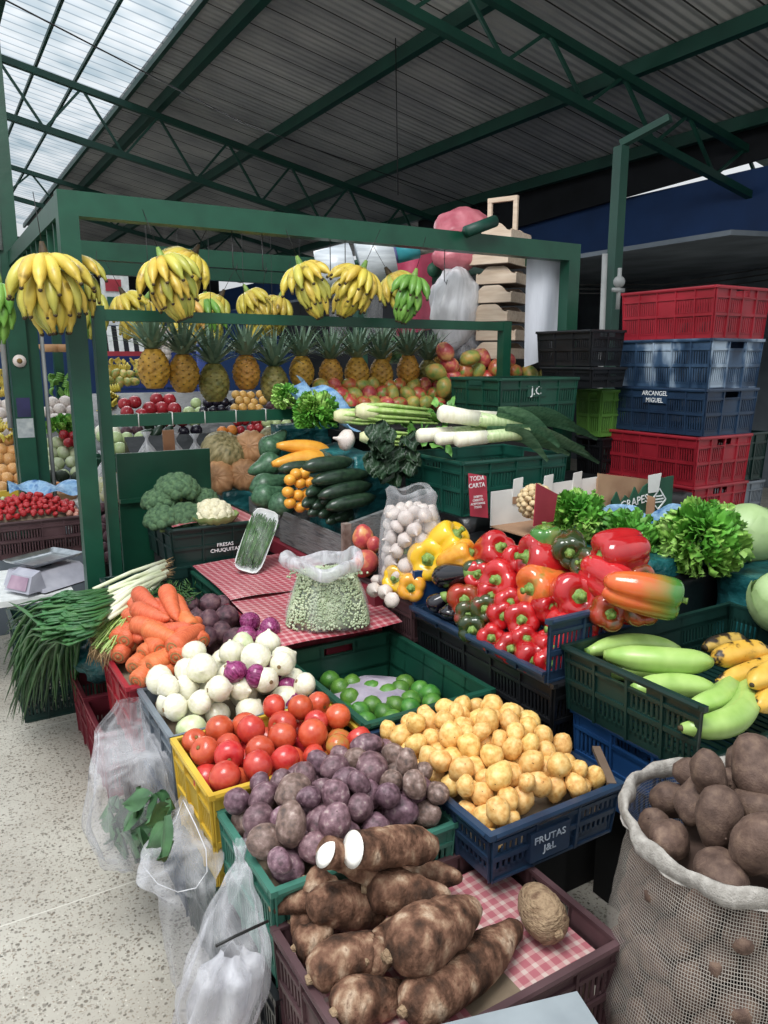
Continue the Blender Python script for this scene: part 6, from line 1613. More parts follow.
for i, (px, py, ms) in enumerate(((-2, 285, ['banana_g']), (122, 298, yl), (148, 302, yl), (182, 304, ['banana', 'uchuva']), (206, 302, ['banana_g', 'banana_gy']), (222, 300, yl), (246, 295, yl), (262, 302, yl), (282, 300, yl), (168, 306, yl))):
    bunch(['green banana bunch cut by the left edge of the picture', 'pale banana bunch lowest behind the post', 'banana bunch under the first hanging one', 'orange tinged banana bunch above the inner rail', 'green banana bunch above the inner rail', 'banana bunch above the second pineapple gap', 'banana bunch with raised green tips above the inner rail', 'banana bunch right of the raised green one', 'banana bunch at the right end of the back row', 'banana bunch dipping behind the inner rail'][i],
          px, py-6, 3, 6, .17, ms, y=4.72 if i else 3.9, seed=20+i, s=1.05)
# ================================================================== PINEAPPLES
SHZ = 1.46
def pine(label, px, py, y, m, seed, s=1.0, z=None):
    o = pineapple_proto(M[m], seed); p = aty(px, py, y); o.location = p; o.rotation_euler = (0, 0, seed); o['label'] = label; s *= 1.08; o.scale = (s*1.08, s*1.08, s); return o
pins = [(155, 389, 'pine_b', 'golden pineapple first from the left behind the rail', 1.08), (185, 393, 'pine_b', 'golden pineapple second from the left', 1.06), (215, 402, 'pine_g', 'greenish pineapple hanging lowest, third from the left', 1.08), (247, 390, 'pine_b', 'golden pineapple fourth from the left', 1.0),
        (275, 402, 'pine_g', 'dark green pineapple left of the blue plastic', 1.05), (302, 388, 'pine_b', 'pineapple half hidden by the blue plastic', .95), (331, 390, 'pine_b', 'brownish pineapple right of the blue plastic', .95), (357, 389, 'pine_b', 'golden orange pineapple in the middle of the right group', .98), (381, 390, 'pine_b', 'brown pineapple beside the golden orange one', .98), (408, 385, 'pine_b', 'golden pineapple with a tall crown at the right group', .95), (428, 388, 'pine_g', 'green pineapple at the right end of the row', .93)]
for i, (px, py, m, lab, s) in enumerate(pins):
    o = pine(lab, px, py, 4.0, m, i+1, s)
    MB().tube([(0, 0, .17), (0, 0, .80 if px < 320 else .3)], .0012, 4).build('hanging_string', M['wire'], o)
for i, (px, py) in enumerate(((408, 372), (441, 368), (384, 364))):
    pine(['small pineapple behind the right group near the watermelon', 'small pineapple at the back beside the red mangoes', 'small pineapple at the back left of the watermelon'][i], px, py, 5.0, 'pine_b', 30+i, .8)
o = MB().sphere((0, 0, 0), 1, (.17, .12, .11), 24, 14).build('watermelon', M['watermelon']); o.location = aty(392, 350, 5.2); tag(o, 'striped green watermelon behind the right pineapples', 'watermelon')
# mangoes on the shelf behind the JC crate
K_mg = simple('mango', 'mango', [blob((0, 0, 0), 1, (1.15, .95, .88), s, .1, 16, 10) for s in (3, 4, 5)], M['mango'])
K_mr2 = simple('mango', 'mango', [blob((0, 0, 0), 1, (1.15, .95, .88), s, .1, 16, 10) for s in (6, 7)], M['mango_r'])
K_pa = simple('papaya', 'papaya', [blob((0, 0, 0), 1, (1.2, .9, .85), s, .1, 16, 10) for s in (8, 9)], M['papaya'])
R = random.Random(5)
for i, (px, py, k) in enumerate(((445, 352, 1), (450, 365, 1), (452, 378, 1), (465, 372, 0), (482, 358, 1), (478, 370, 2), (496, 368, 0), (470, 358, 2), (508, 362, 1), (515, 372, 0), (500, 378, 1), (460, 384, 0), (530, 374, 2), (545, 376, 2), (488, 380, 0), (436, 372, 2), (444, 388, 2))):
    (K_mg, K_mr2, K_pa)[k].put(aty(px, py, 3.77+.07*R.random()), rq(), .056, ['green and red mango heaped behind the lettered green crate', 'red mango heaped behind the lettered green crate', 'green yellow papaya heaped behind the lettered green crate'][k], 'fruit', ['mixed mangoes', 'red mangoes', 'papayas'][k]+' behind the lettered crate')
for row in range(3):
    for i in range(10):
        px = 322+i*13+6*(row % 2)+R.uniform(-2, 2); py = 386+row*9; k = (2, 0, 2, 1, 0, 2, 0)[(i*3+row) % 7]
        (K_mg, K_mr2, K_pa)[k].put(aty(px, py, 3.96-.08*row), rq(), .05, ['small mango under the right hand pineapples', 'small red mango under the right hand pineapples', 'small papaya under the right hand pineapples'][k], 'fruit', ['mixed', 'red', 'green'][k]+' fruit under the pineapples')
fill_support(1.98, 3.3, 3.72, 4.4, 1.22, 1.26, 'shelf_board', 'dark shelf board under the mangoes', M['black_matte'])
fill_support(2.0, 3.3, 3.9, 4.38, .0, 1.218, 'supporting_box', 'dark stall counter under the mangoes', M['black_matte'])
# ================================================================== TRAYS, BAGS, ROLLS ON THE TOP
def tray(label, x, y, z, w, d, h, rot=0, handle=False):
    t = thing('wooden_tray', label, 'tray', (x, y, z), rot); th = .008
    # scalloped ends facing -y
    for yy in (-d/2, d/2-th):
        g = MB(); n_ = 16
        for i in range(n_+1):
            u = i/n_; xx = -w/2+w*u; zz = h*(.55+.45*max(0, min(1, (1-abs(u-.5)*2-.22)/.35))**.8); g.v += [(xx, yy, 0), (xx, yy, zz), (xx, yy+th, 0), (xx, yy+th, zz)]
        for i in range(n_):
            a = i*4; b2 = a+4; g.f += [(a, b2, b2+1, a+1), (a+2, a+3, b2+3, b2+2), (a+1, b2+1, b2+3, a+3), (a, a+2, b2+2, b2)]
        g.f += [(0, 1, 3, 2), (4*n_, 4*n_+2, 4*n_+3, 4*n_+1)]; g.build('end_board', M['wood'], t, smooth=False)
    for sx in (-1, 1):
        x0 = sx*(w/2-th/2); MB().box(x0-th/2, x0+th/2, -d/2+th, d/2-th, 0, h*.62).build('side_board', M['wood'], t, smooth=False)
    MB().box(-w/2, w/2, -d/2, d/2, -.004, 0).build('bottom_board', M['wood_in'], t, smooth=False)
    if handle:
        hw = w*.33; MB().bar((-hw, 0, 0), (-hw, 0, h+.17), .028, .022).bar((hw, 0, 0), (hw, 0, h+.17), .028, .022).bar((-hw-.014, 0, h+.17), (hw+.014, 0, h+.17), .028, .028).build('handle', M['wood'], t, smooth=False)
    return t
b0 = aty(500, 350, 4.05)
for k in range(7):
    z = 1.66+.118*k-.0; off = [0, .03, -.02, .0, .02, -.03, -.01][k]
    tray(['lowest wooden fruit tray of the tall stack', 'wooden tray second from the bottom of the stack', 'wooden tray third from the bottom of the stack', 'wooden tray in the middle of the tall stack', 'wooden tray third from the top of the stack', 'wooden tray second from the top of the stack', 'topmost wooden tray with a carrying handle'][k], b0.x+off, 4.05, z+(.0 if k < 6 else .02), .27, .33, .105, -1.08+.05*math.sin(k*2), handle=(k == 6))
    if k < 6:
        for sx in (-.13, .13):
            pass
o = fill_support(b0.x-.25, b0.x+.3, 3.88, 4.36, 1.60, 1.655, 'tray_base', 'dark board under the stack of wooden trays', M['black_matte'])
fill_support(b0.x-.2, b0.x+.28, 4.39, 4.45, 0, 1.6, 'counter_post', 'dark upright behind the mangoes', M['black_matte'])
fill_support(b0.x-.22, b0.x+.26, 3.9, 4.34, 1.262, 1.598, 'supporting_box', 'dark box under the wooden trays', M['black_matte'])
pl_ = [aty(px, py, 3.68) for px, py in ((527, 252), (571, 252), (569, 345), (535, 385))]
o = MB().grid(lambda u, v: ((pl_[0].lerp(pl_[1], u)).x+(.02*u*v)+.02*v*(1-u), 3.68+.012*math.sin(u*9+v*2), pl_[0].z+.03-(pl_[0].z-pl_[2].z+.12*(1-u)+.05)*v), 20, 20).build('white_sheet', M['cloth_white'], world=True, fix=False); tag(o, 'pale cloth hanging from the top beam beside the trays', 'cloth')
def lump(name, label, px, py, y, sc, m, seed, cat='bag', f=2.0, amp=.25):
    p = aty(px, py, y); o = MB().sphere((0, 0, 0), 1, sc, 36, 24, lambda d: 1+amp*noise.noise(d*f+Vector((seed, 0, 0)))+amp*.5*noise.noise(d*f*3)).build(name, m); o.location = p; tag(o, label, cat); return o
lump('pink_bag', 'pink plastic bag bulging above the green beam', 465, 232, 4.3, (.24, .16, .15), M['pink_plastic'], 1, amp=.12, f=1.4)
lump('pink_bag', 'pink net bag sagging below the green beam', 455, 257, 4.2, (.16, .13, .10), M['pink_plastic'], 2, amp=.12, f=1.4)
lump('white_bag', 'white milky plastic bag hanging left of the wooden trays', 455, 308, 4.15, (.19, .12, .26), M['bag_milky'], 3, amp=.18)
lump('white_bag', 'lower end of a clear plastic bag above the red mangoes', 462, 345, 4.2, (.13, .10, .12), M['bag_fill'], 4, amp=.2)
o = MB().grid(lambda u, v: tuple(aty(396+36*u, 242+95*v-8*u, 4.5+.02*math.sin(u*8))), 8, 8).build('pink_sheet', mat('hot_pink_plastic', ['c03a5c', 'd85878'], 6, .4, bump=.4), world=True, fix=False); tag(o, 'bright pink plastic sheet hanging behind the green bananas', 'sheet')
o = MB().lathe([(0, 0), (.05, 0), (.05, .004), (0, .005)], 16).build('round_label', M['green_card']); o.location = aty(434, 270, 4.40); setrot(o, aim(Vector((-.3, -1, 0)))); tag(o, 'small green round emblem on the pink sheet', 'label')
# rolls on a pole
p0, p1 = aty(318, 273, 4.2), aty(496, 228, 3.72)
def on(px_): 
    u = (px_-318)/(496-318); return p0.lerp(p1, u)
t = thing('plastic_roll', 'white roll of plastic film at the left end of the pole', 'roll', on(335)); MB().tube([on(318), on(319), on(353), on(354)], [.09, .125, .125, .09], 24).build('film_roll', M['roll'], t, world=True)
MB().grid(lambda u, v: tuple(on(330+18*u)+Vector((0, .02+.01*math.sin(u*8), -.08-.42*v))), 8, 8).build('loose_film', M['bag'], t, world=True, fix=False)
t = thing('plastic_roll', 'second white roll of plastic film beside a turquoise roll', 'roll', on(375)); MB().tube([on(358), on(359), on(392), on(393)], [.09, .15, .15, .09], 24).build('film_roll', M['roll'], t, world=True)
MB().grid(lambda u, v: tuple(on(366+20*u)+Vector((0, .03+.01*math.sin(u*8), -.09-.36*v))), 8, 8).build('loose_film', M['bag'], t, world=True, fix=False)
t = thing('plastic_roll', 'turquoise roll of film with a grey core on the pole', 'roll', on(405)); MB().tube([on(396), on(418)], .06, 18).build('turquoise_film', M['roll_blue'], t, world=True); MB().tube([on(418), on(432)], .046, 18).build('core', M['roll_core'], t, world=True); MB().tube([on(390), on(396)], .055, 18).build('end_cap', M['navy_gloss'], t, world=True)
t = MB().tube([on(432), on(480)], .03, 14).tube([on(318), on(432)], .02, 10).build('roll_pole', M['steel_green'], world=True); tag(t, 'pole through the plastic rolls', 'pole')
a, b_ = aty(466, 232, 3.50), aty(495, 221, 3.50)
t = MB().tube([a, b_], .032, 16).build('dark_tube', M['roof_green'], world=True); tag(t, 'dark green tube resting on the top beam', 'tube')

# ================================================================== HANGING BAGS ON THE AISLE SIDE
def hang_bag(label, top, mid, low, rt, rm, rl, m, seed, extra=None, folds=8, tail=None):
    pts = [(top, rt*1.3, rt*1.3), (Vector(top)-Vector((0, 0, .03)), rt, rt)]
    pts += [(mid, rm, rm*.6), (low, rl, rl*.7), (Vector(low)-Vector((0, 0, rl*.75)), rl*.75, rl*.5), (Vector(low)-Vector((0, 0, rl*1.0)), .01, .01)]
    return bag_between('hanging_bag', label, [(Vector(c), a, b) for c, a, b in pts], m, seed, crease=.16, folds=folds)
X_ = .43
# bag 1: wide opened bag with leaves
B1 = [(atx(130, 700, .47), .035, .02), (atx(122, 725, .44), .075, .03), (atx(132, 775, .40), .10, .06), (atx(135, 815, .40), .125, .08), (atx(140, 850, .40), .10, .07), (atx(140, 868, .40), .02, .02)]
t = bag_between('hanging_bag', 'clear bag of leafy greens hanging under the onions', [(p_, a_*1.05, b2) for p_, a_, b2 in B1], M['bag'], 1, folds=9)
g = MB(); R = random.Random(2)
for k in range(70):
    c = atx(R.uniform(102, 168), R.uniform(800, 852), .42+R.uniform(-.04, .05)); u_ = Vector((R.gauss(0, .4), R.gauss(0, 1), R.gauss(0, 1))).normalized()*.09; v_ = u_.cross(Vector((1, R.gauss(0, .4), R.gauss(0, .4)))).normalized()*.03
    g.grid(lambda a_, b2: tuple(c+u_*(a_-.5)+v_*(b2*2-1)*math.sin(PI*(a_*.9+.05))+Vector((.008*math.sin(b2*8), 0, 0))), 5, 4)
o = g.build('leafy_greens', M['leafy'], world=True, fix=False); tag(o, 'dark green leaves inside the clear hanging bag', 'greens', kind='stuff')
# bag 2: open loop bag below the yellow crate
B2 = [(atx(183, 798, .50), .010, .010), (atx(180, 815, .47), .035, .02), (atx(172, 845, .43), .075, .04), (atx(180, 868, .42), .10, .05), (atx(188, 890, .42), .062, .04), (atx(188, 935, .42), .055, .04), (atx(190, 975, .42), .045, .035), (atx(190, 992, .42), .02, .02)]
t = bag_between('hanging_bag', 'slack clear bag with an open loop hanging by the yellow crate', B2, M['bag'], 2, folds=6)
lp_ = [(183, 800), (176, 820), (160, 842), (145, 856), (143, 866), (158, 884), (178, 892), (196, 888), (207, 872), (206, 850), (196, 826), (186, 806), (183, 800)]
MB().tube([atx(a_, b2, .40 if 0 < i_ < 8 else .47) for i_, (a_, b2) in enumerate(lp_)], .0013, 6).build('opening_edge', M['bag_milky'], t, world=True)
# bag 3: full bag tied at top
B3 = [(atx(241, 842, .52), .018, .015), (atx(240, 858, .50), .009, .008), (atx(238, 880, .47), .03, .02), (atx(232, 920, .43), .06, .04), (atx(228, 965, .40), .082, .06), (atx(222, 1000, .39), .09, .07), (atx(216, 1030, .38), .08, .06), (atx(214, 1045, .38), .02, .02)]
bag_between('hanging_bag', 'full clear bag with a black tie hanging at the bottom of the picture', B3, M['bag'], 3, folds=9)
o = bag_between('bag_contents', 'crumpled milky plastic bags stuffed in the lower hanging bag', [(atx(232, 950, .42), .02, .02), (atx(229, 972, .41), .062, .045), (atx(222, 1002, .40), .074, .055), (atx(217, 1030, .39), .06, .045), (atx(216, 1040, .39), .01, .01)], M['bag_fill'], 8, folds=5, crease=.3)
a, b_ = atx(216, 946, .335), atx(268, 921, .44)
o = MB().tube([a, (a+b_)/2+Vector((-.012, 0, .0)), b_], .0028, 6).build('black_tie', M['wire'], world=True); tag(o, 'thin black twist tie across the lower hanging bag', 'tie')
crate('teal crate standing on the floor behind the hanging bags', .515, .99, .6, .9, 0, .2, M['crate_wine'])
# ================================================================== FAR STALLS, LEFT AND CENTRE
K_ball = lambda nm, cat, m, sc=(1, 1, .95): simple(nm, cat, [MB().sphere((0, 0, 0), 1, sc, 10, 7)], M[m])
def field(x0, x1, y0, y1, Y, rpx, kind, label, cat, group, k=.55, jit=.25, rot=True, sq=1.0):
    """a sloping heap on a far stall: pixel window surveyed at distance Y, rising away"""
    R = random.Random(int(x0*7+y0)); n = 0; yy = y1-rpx*.6; row = 0
    while yy > y0:
        xx = x0+rpx*(.7 if row % 2 else 1.5)
        while xx < x1:
            dY = (y1-yy)*.012; p = aty(xx+R.uniform(-jit, jit)*rpx, yy+R.uniform(-jit, jit)*rpx, Y+dY); r = rpx*((p-EYE).dot(CF))/FPX*(1+R.uniform(-.08, .1))
            kind.put(p, rq() if rot else None, (r, r, r*sq), label, cat, group); n += 1
            xx += rpx*1.75
        yy -= rpx*1.45; row += 1
    return n
def stand(x0, x1, y0, y1, Y, label, m='black_plastic', name='stall_counter', dy=.5, to=0):
    a, b_ = aty(x0, y1, Y), aty(x1, y1, Y); zt = aty(x0, y0, Y).z
    o = MB().hexa([(a.x, Y, to), (b_.x, Y, to), (b_.x, Y+dy, to), (a.x, Y+dy, to), (a.x, Y, a.z), (b_.x, Y, a.z), (b_.x, Y+dy, max(zt, a.z)), (a.x, Y+dy, max(zt, a.z))]).build(name, M[m], world=True, smooth=False); tag(o, label, 'counter')
k_gar = K_ball('garlic_head', 'garlic', 'garlic'); k_on = K_ball('pale_onion', 'onion', 'onion_g'); k_av = K_ball('avocado', 'avocado', 'avocado', (1, .8, .8)); k_or = K_ball('orange', 'orange', 'orange')
k_pt = K_ball('pink_potato', 'potato', 'peach'); k_red = K_ball('red_pepper', 'pepper', 'redfruit'); k_blk = K_ball('dark_fruit', 'fruit', 'blackfruit'); k_uc = K_ball('golden_fruit', 'fruit', 'uchuva'); k_gn = K_ball('green_fruit', 'fruit', 'grape'); k_cu = K_ball('dark_cucumber', 'cucumber', 'zucchini', (1.7, .7, .7)); k_wo = K_ball('white_onion', 'onion', 'onion_w'); k_be = K_ball('dark_root', 'vegetable', 'beet'); k_rf = K_ball('red_fruit', 'fruit', 'redfruit'); k_pap = K_ball('papaya', 'papaya', 'papaya', (1, 1, 1.5))
k_bb = simple('banana_bunch', 'bananas', [MB().tube([(math.cos(a)*.9, y_*.35, math.sin(a)*.9-.4) for a in [i*.25+.3 for i in range(10)]], [.1, .3, .36, .38, .38, .38, .36, .32, .2, .08], 7) if False else (lambda g: [g.tube([(math.cos(a)*.9, y_*.45, math.sin(a)*.9-.4) for a in [i*.25+.3 for i in range(10)]], [.08, .22, .26, .28, .28, .28, .26, .22, .14, .06], 6) for y_ in (-1.5, -.5, .5, 1.5)] and g)(MB())], M['banana'])
k_bg = simple('banana_bunch', 'bananas', [(lambda g: [g.tube([(math.cos(a)*.9, y_*.45, math.sin(a)*.9-.4) for a in [i*.25+.3 for i in range(10)]], [.08, .22, .26, .28, .28, .28, .26, .22, .14, .06], 6) for y_ in (-1.5, -.5, .5, 1.5)] and g)(MB())], M['banana_g'])
# leftmost strip
field(-8, 26, 400, 438, 7.6, 6.5, k_gar, 'pinkish garlic head in the far heap at the left edge', 'garlic', 'far garlic at the left edge')
field(44, 72, 396, 424, 7.6, 6.5, k_gar, 'pinkish garlic head in the far heap between the posts', 'garlic', 'far garlic between the posts')
field(-8, 24, 415, 442, 7.0, 6, k_bb, 'small ripe fruit bunch on the far stall at the left edge', 'bananas', 'far bunches at the left edge')
field(-8, 28, 440, 492, 6.6, 6.5, k_pt, 'pinkish potato in the far heap at the left edge', 'potato', 'far potatoes at the left edge')
field(42, 80, 442, 478, 6.9, 7, k_on, 'pale green onion in the far heap between the posts', 'onion', 'far pale onions')
field(42, 78, 466, 492, 6.5, 8, k_av, 'dark avocado in the far heap between the posts', 'avocado', 'far avocados')
field(56, 78, 482, 492, 6.3, 3.5, k_or, 'tiny orange fruit in the round basket', 'fruit', 'tiny orange fruit in the basket')
p = aty(66, 496, 6.32); o = MB().lathe([(.06, 0), (.10, .05), (.115, .07), (.105, .07), (.05, .01), (0, .01)], 20).build('basket', M['pumpkin_t']); o.location = p-Vector((0, 0, .03)); tag(o, 'small round basket of orange fruit between the posts', 'basket')
field(60, 80, 434, 446, 7.1, 5, k_rf, 'red fruit above the pale onions', 'fruit', 'far red fruit above the onions')
for i, (px, py, r) in enumerate(((58, 428, .10), (72, 432, .09), (66, 422, .08), (80, 425, .09))):
    curly_head('leafy_greens', 'far %s head of leafy greens between the posts' % ['left', 'right', 'upper', 'rear'][i], aty(px, py+5, 7.3), r, M['lettuce_d' if i % 2 else 'lettuce'], 50+i, 40)
for k, (a, b_, c, d, Y, lab) in enumerate(((-20, 84, 440, 468, 7.95, 'dark counter of the far stall at the left, back step'), (-20, 84, 468, 496, 7.25, 'grey counter of the far stall at the left, front step'))):
    stand(a, b_, c, d, Y, lab, 'grey_wall' if k else 'black_plastic', dy=.5)
stand(-20, 30, 494, 500, 6.5, 'low counter with yellow edge at the left', 'grey_wall'); stand(41, 84, 497, 505, 6.2, 'white edged counter between the posts', 'foam')
o = MB().box(aty(-8, 495, 6.45).x, aty(30, 495, 6.45).x, 6.42, 6.46, aty(10, 496, 6.45).z, aty(10, 490, 6.45).z).build('yellow_edge', M['crate_yellow'], world=True, smooth=False); tag(o, 'yellow crate edge below the far potatoes', 'edge')
# far upper shelf items left
field(-6, 30, 372, 395, 9.5, 4.5, k_bb, 'distant small bunch on the upper shelf at the left', 'bananas', 'distant upper shelf bunches')
field(46, 78, 372, 394, 9.6, 4.5, k_bg, 'distant green bunch between the posts', 'bananas', 'distant green bunches')
for i, px in enumerate((6, 50, 64)):
    p = aty(px, 352, 9.0); o = MB().lathe([(.09, 0), (.12, .08), (.11, .08), (.07, .01), (0, .01)], 16).build('hanging_basket', M['pumpkin_t']); o.location = p; tag(o, ['brown basket hanging high at the far left', 'brown basket hanging between the posts, left one', 'brown basket hanging between the posts, right one'][i], 'basket')
# centre strip seen through the frame
field(98, 120, 382, 424, 7.0, 5.5, k_bb, 'distant yellow green bunch right of the tall post', 'bananas', 'distant bunches right of the post')
field(98, 124, 424, 446, 6.3, 7, k_wo, 'white onion on the far stall right of the tall post', 'onion', 'far white onions')
field(118, 142, 402, 418, 6.4, 7, k_red, 'red pepper in the far heap left of the brown plank', 'pepper', 'far red peppers, left heap')
field(146, 170, 398, 424, 6.4, 7, k_rf, 'red bagged fruit under the first pineapples', 'fruit', 'far red fruit')
field(170, 186, 408, 424, 6.3, 7, k_red, 'red pepper in the far heap under the second pineapple', 'pepper', 'far red peppers, right heap')
field(118, 144, 418, 434, 6.25, 6, k_be, 'dark root vegetable on the far stall', 'vegetable', 'far dark roots')
field(186, 202, 396, 424, 6.6, 6, k_gn, 'pale green vegetable on the far stall', 'vegetable', 'far pale vegetables')
field(200, 236, 398, 420, 6.4, 5, k_blk, 'dark grape like fruit on the far stall', 'fruit', 'far dark fruit')
field(232, 264, 392, 418, 6.2, 4.6, k_uc, 'golden fruit in the bright far heap under the pineapples', 'fruit', 'far golden fruit')
field(262, 292, 400, 424, 6.4, 5, k_be, 'dark purple fruit right of the golden heap', 'fruit', 'far purple fruit')
field(98, 142, 436, 452, 5.9, 7, k_gn, 'light green fruit in the far green crate', 'fruit', 'far light green fruit')
field(138, 172, 424, 450, 6.0, 7, k_cu, 'dark cucumber on the far stall under the rail', 'cucumber', 'far cucumbers')
field(176, 206, 426, 452, 6.1, 6, k_blk, 'dark blue fruit behind the plank', 'fruit', 'far dark blue fruit')
field(214, 238, 425, 434, 5.2, 5.5, k_or, 'orange on the stall just above the striped pumpkin', 'orange', 'oranges above the pumpkin')
field(234, 266, 420, 432, 5.2, 5, k_rf, 'small red fruit above the tan pumpkin', 'fruit', 'red fruit above the pumpkin')
field(262, 292, 418, 436, 5.1, 6, k_gn, 'pale green fruit above the striped pumpkin', 'fruit', 'pale fruit above the pumpkin')
field(104, 142, 370, 384, 8.5, 4.5, k_pap, 'distant orange green papaya in a row below the blue shutters', 'papaya', 'distant papayas')
field(104, 142, 358, 369, 8.7, 3.6, k_bb, 'distant dark yellow bunch above the papayas', 'bananas', 'distant bunches above the papayas')
field(98, 124, 480, 560, 5.6, 6.5, k_be, 'dark purple vegetable seen in the gap right of the tall post', 'vegetable', 'dark vegetables in the gap')
field(108, 124, 474, 500, 5.4, 5, k_pt, 'pinkish fruit in the gap right of the tall post', 'fruit', 'pinkish fruit in the gap')
stand(92, 300, 396, 424, 6.95, 'far counter under the pineapples, rear step'); stand(92, 300, 424, 458, 6.5, 'far counter under the pineapples, front step')
stand(98, 130, 476, 566, 5.95, 'dark counter in the gap right of the tall post')
a, b_ = aty(98, 470, 5.85), aty(142, 456, 5.85); crate('far green crate of light green fruit', a.x, b_.x, 5.85, 6.15, a.z, b_.z, M['crate_green'])
stand(140, 300, 442, 480, 5.25, 'dark counter just behind the pumpkins', dy=.4)
p, q = aty(168, 430, 5.15), aty(170, 462, 5.15); o = MB().bar(q, p, .075, .02).build('brown_plank', M['wood_in'], world=True, smooth=False); o.data.materials[0] = mat('brown_wood', ['8a5a3c', 'a87450'], 8, .6, bump=.2); tag(o, 'upright brown plank under the second pineapple', 'plank')
# blue shutters, striped awning, blue pipe, signs
a, b_ = aty(96, 366, 10.2), aty(200, 342, 10.2)
o = MB()
for k in range(7): o.box(a.x, b_.x, 10.2+.01*(k % 2), 10.25, a.z-.6+k*.16, a.z-.6+k*.16+.13)
o = o.build('roller_shutter', M['blue_paint'], world=True, smooth=False); tag(o, 'distant blue roller shutter below the striped awning', 'shutter')
g1 = MB(); g2 = MB(); a, b_ = aty(92, 352, 9.6), aty(152, 347, 9.6)
for k in range(12):
    x = a.x+(b_.x-a.x)*k/12; (g1 if k % 2 else g2).hexa([(x, 9.5, b_.z-.06), (x+(b_.x-a.x)/12, 9.5, b_.z-.06), (x+(b_.x-a.x)/12, 9.52, b_.z-.06), (x, 9.52, b_.z-.06), (x, 9.6, b_.z+.24), (x+(b_.x-a.x)/12, 9.6, b_.z+.24), (x+(b_.x-a.x)/12, 9.62, b_.z+.24), (x, 9.62, b_.z+.24)])
t = thing('striped_awning', 'distant awning striped dark and pale with a red hem', 'awning', ((a.x+b_.x)/2, 9.55, b_.z-.1)); g1.build('pale_stripes', M['foam'], t, smooth=False, world=True); g2.build('dark_stripes', M['dark_wall'], t, smooth=False, world=True)
MB().box(a.x, b_.x, 9.49, 9.51, b_.z-.11, b_.z-.055).build('red_hem', M['awning_red'], t, smooth=False, world=True)
p, q = aty(203, 345, 8.0), aty(203, 392, 8.0); o = MB().tube([Vector((p.x, 8, .0)), p+Vector((0, 0, .25))], .075, 14).build('blue_pillar', M['blue_paint'], world=True); tag(o, 'bright blue pillar behind the second and third pineapple', 'pillar')
t = thing('shop_sign', 'distant white and red shop sign left of the hanging bananas', 'sign', aty(116, 300, 10.5)); p, q = aty(104, 325, 10.5), aty(128, 272, 10.5)
MB().box(p.x, q.x, 10.5, 10.55, p.z, q.z).build('board', M['foam'], t, smooth=False, world=True); MB().box(p.x+.05, q.x-.1, 10.485, 10.5, q.z-.25, q.z-.1).build('red_band', M['awning_red'], t, smooth=False, world=True); MB().box(p.x+.06, q.x-.12, 10.484, 10.5, p.z+.22, q.z-.32).build('teal_band', M['crate_teal'], t, smooth=False, world=True)
for i, (px, py, w_, h_, m_) in enumerate(((165, 352, 1.2, .12, 'cloth_white'), (285, 350, 1.6, .1, 'grey_wall'), (240, 372, 2.2, .6, 'blue_wall'))):
    p = aty(px, py, 11); o = MB().box(p.x-w_/2, p.x+w_/2, 11, 11.05, p.z-h_/2, p.z+h_/2).build('far_fascia', M[m_], world=True, smooth=False); tag(o, ['distant pale fascia strip behind the first pineapples', 'distant grey fascia strip behind the middle pineapples', 'distant dark blue partition behind the golden heap'][i], 'panel')
# netted onions hanging at the far stall
p = aty(160, 345, 8); t = thing('net_of_onions', 'net of pinkish onions hanging far behind the first pineapple', 'net', p-Vector((0, 0, .2)))
g = MB(); R = random.Random(4)
for k in range(30): g.sphere((R.uniform(-.09, .09), R.uniform(-.06, .06), .02+.36*R.random()), .05, nu=8, nv=6)
g.build('onions', M['garlic'], t)['kind'] = 'stuff'
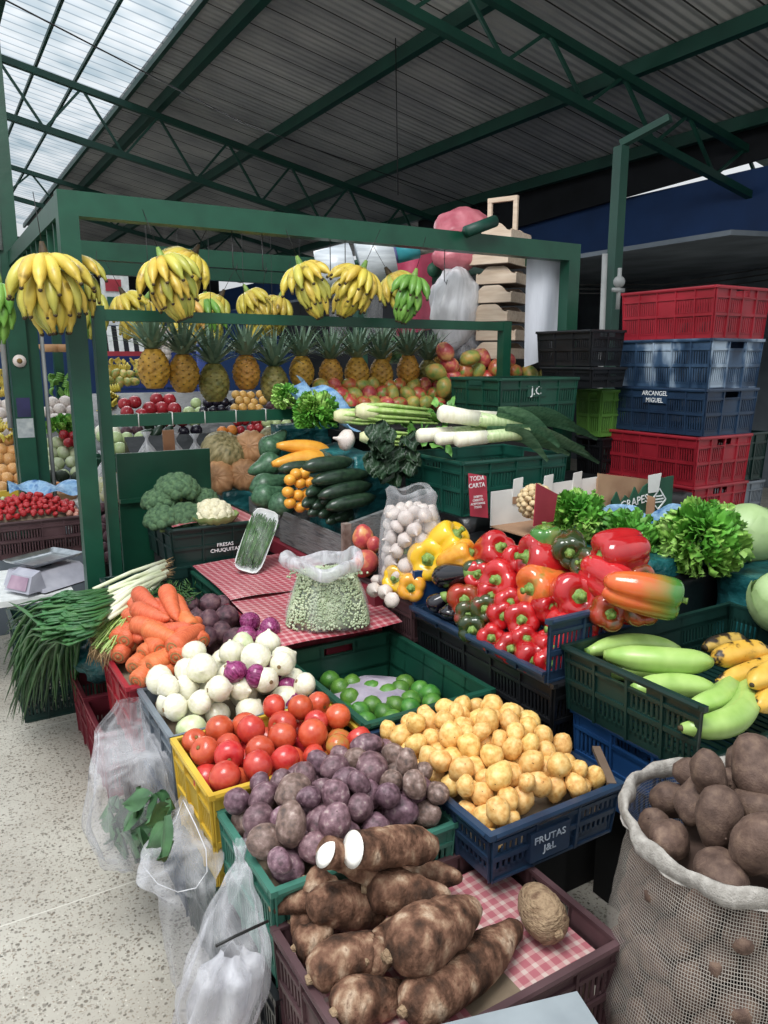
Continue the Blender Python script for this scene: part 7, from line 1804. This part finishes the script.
# ================================================================== LIGHT, SKY, CAMERA
w = bpy.data.worlds.new('overcast_sky'); SC.world = w; w.use_nodes = True; nt = w.node_tree; nt.nodes.clear()
out = nt.nodes.new('ShaderNodeOutputWorld'); bg = nt.nodes.new('ShaderNodeBackground'); tc = nt.nodes.new('ShaderNodeTexCoord')
sp = nt.nodes.new('ShaderNodeSeparateXYZ'); r = nt.nodes.new('ShaderNodeValToRGB')
r.color_ramp.elements[0].position = .35; r.color_ramp.elements[0].color = (.10, .11, .12, 1); r.color_ramp.elements[1].position = .8; r.color_ramp.elements[1].color = (.93, .97, 1, 1)
mr = nt.nodes.new('ShaderNodeMapRange'); mr.inputs[1].default_value = -1; mr.inputs[2].default_value = 1
nt.links.new(tc.outputs['Generated'], sp.inputs[0]); nt.links.new(sp.outputs[2], mr.inputs[0]); nt.links.new(mr.outputs[0], r.inputs[0]); nt.links.new(r.outputs[0], bg.inputs[0]); bg.inputs[1].default_value = 1.35
nt.links.new(bg.outputs[0], out.inputs[0])
def area(name, loc, tgt, size, e, col=(1, 1, 1), sy=None):
    l = bpy.data.lights.new(name, 'AREA'); l.energy = e; l.size = size; l.color = col
    if sy: l.shape = 'RECTANGLE'; l.size_y = sy
    o = bpy.data.objects.new(name, l); COL.objects.link(o); o.location = loc; o.rotation_mode = 'QUATERNION'; o.rotation_quaternion = (Vector(tgt)-Vector(loc)).to_track_quat('-Z', 'Y')
    return o
area('hall_fill', (-.6, .8, 5.2), (1.5, 2.2, .6), 2.2, 250, (1, .99, .97), 2.2)  # soft area lamp added under the skylight to bring in more light
area('far_hall_fill', (2.5, 9.5, 4.0), (2.0, 6.5, 1), 3.0, 60, (.95, .98, 1), 2.0)  # another added area lamp, extra light for the far hall
cam = bpy.data.cameras.new('camera'); co_ = bpy.data.objects.new('camera', cam); COL.objects.link(co_); SC.camera = co_
cam.sensor_fit = 'VERTICAL'; cam.sensor_height = 24; cam.lens = FPX*24/1024; cam.clip_end = 200; cam.clip_start = .05
co_.location = EYE; co_.rotation_mode = 'QUATERNION'; co_.rotation_quaternion = Matrix((CR, CU, -CF)).transposed().to_quaternion()
SC.view_settings.view_transform = 'Standard'; SC.view_settings.look = 'None'
SC.view_settings.exposure = .02; SC.view_settings.gamma = 1
SC.cycles.max_bounces = 8; SC.cycles.transparent_max_bounces = 24; SC.cycles.diffuse_bounces = 4
# drop prototypes that were never placed
for nm in [o.name for o in COL.objects if o.parent is None and o.get('category') and o.location.length < 1e-6]:
    o = COL.objects[nm]
    for c in [c for c in COL.objects if c.parent == o]: bpy.data.objects.remove(c)
    bpy.data.objects.remove(o)
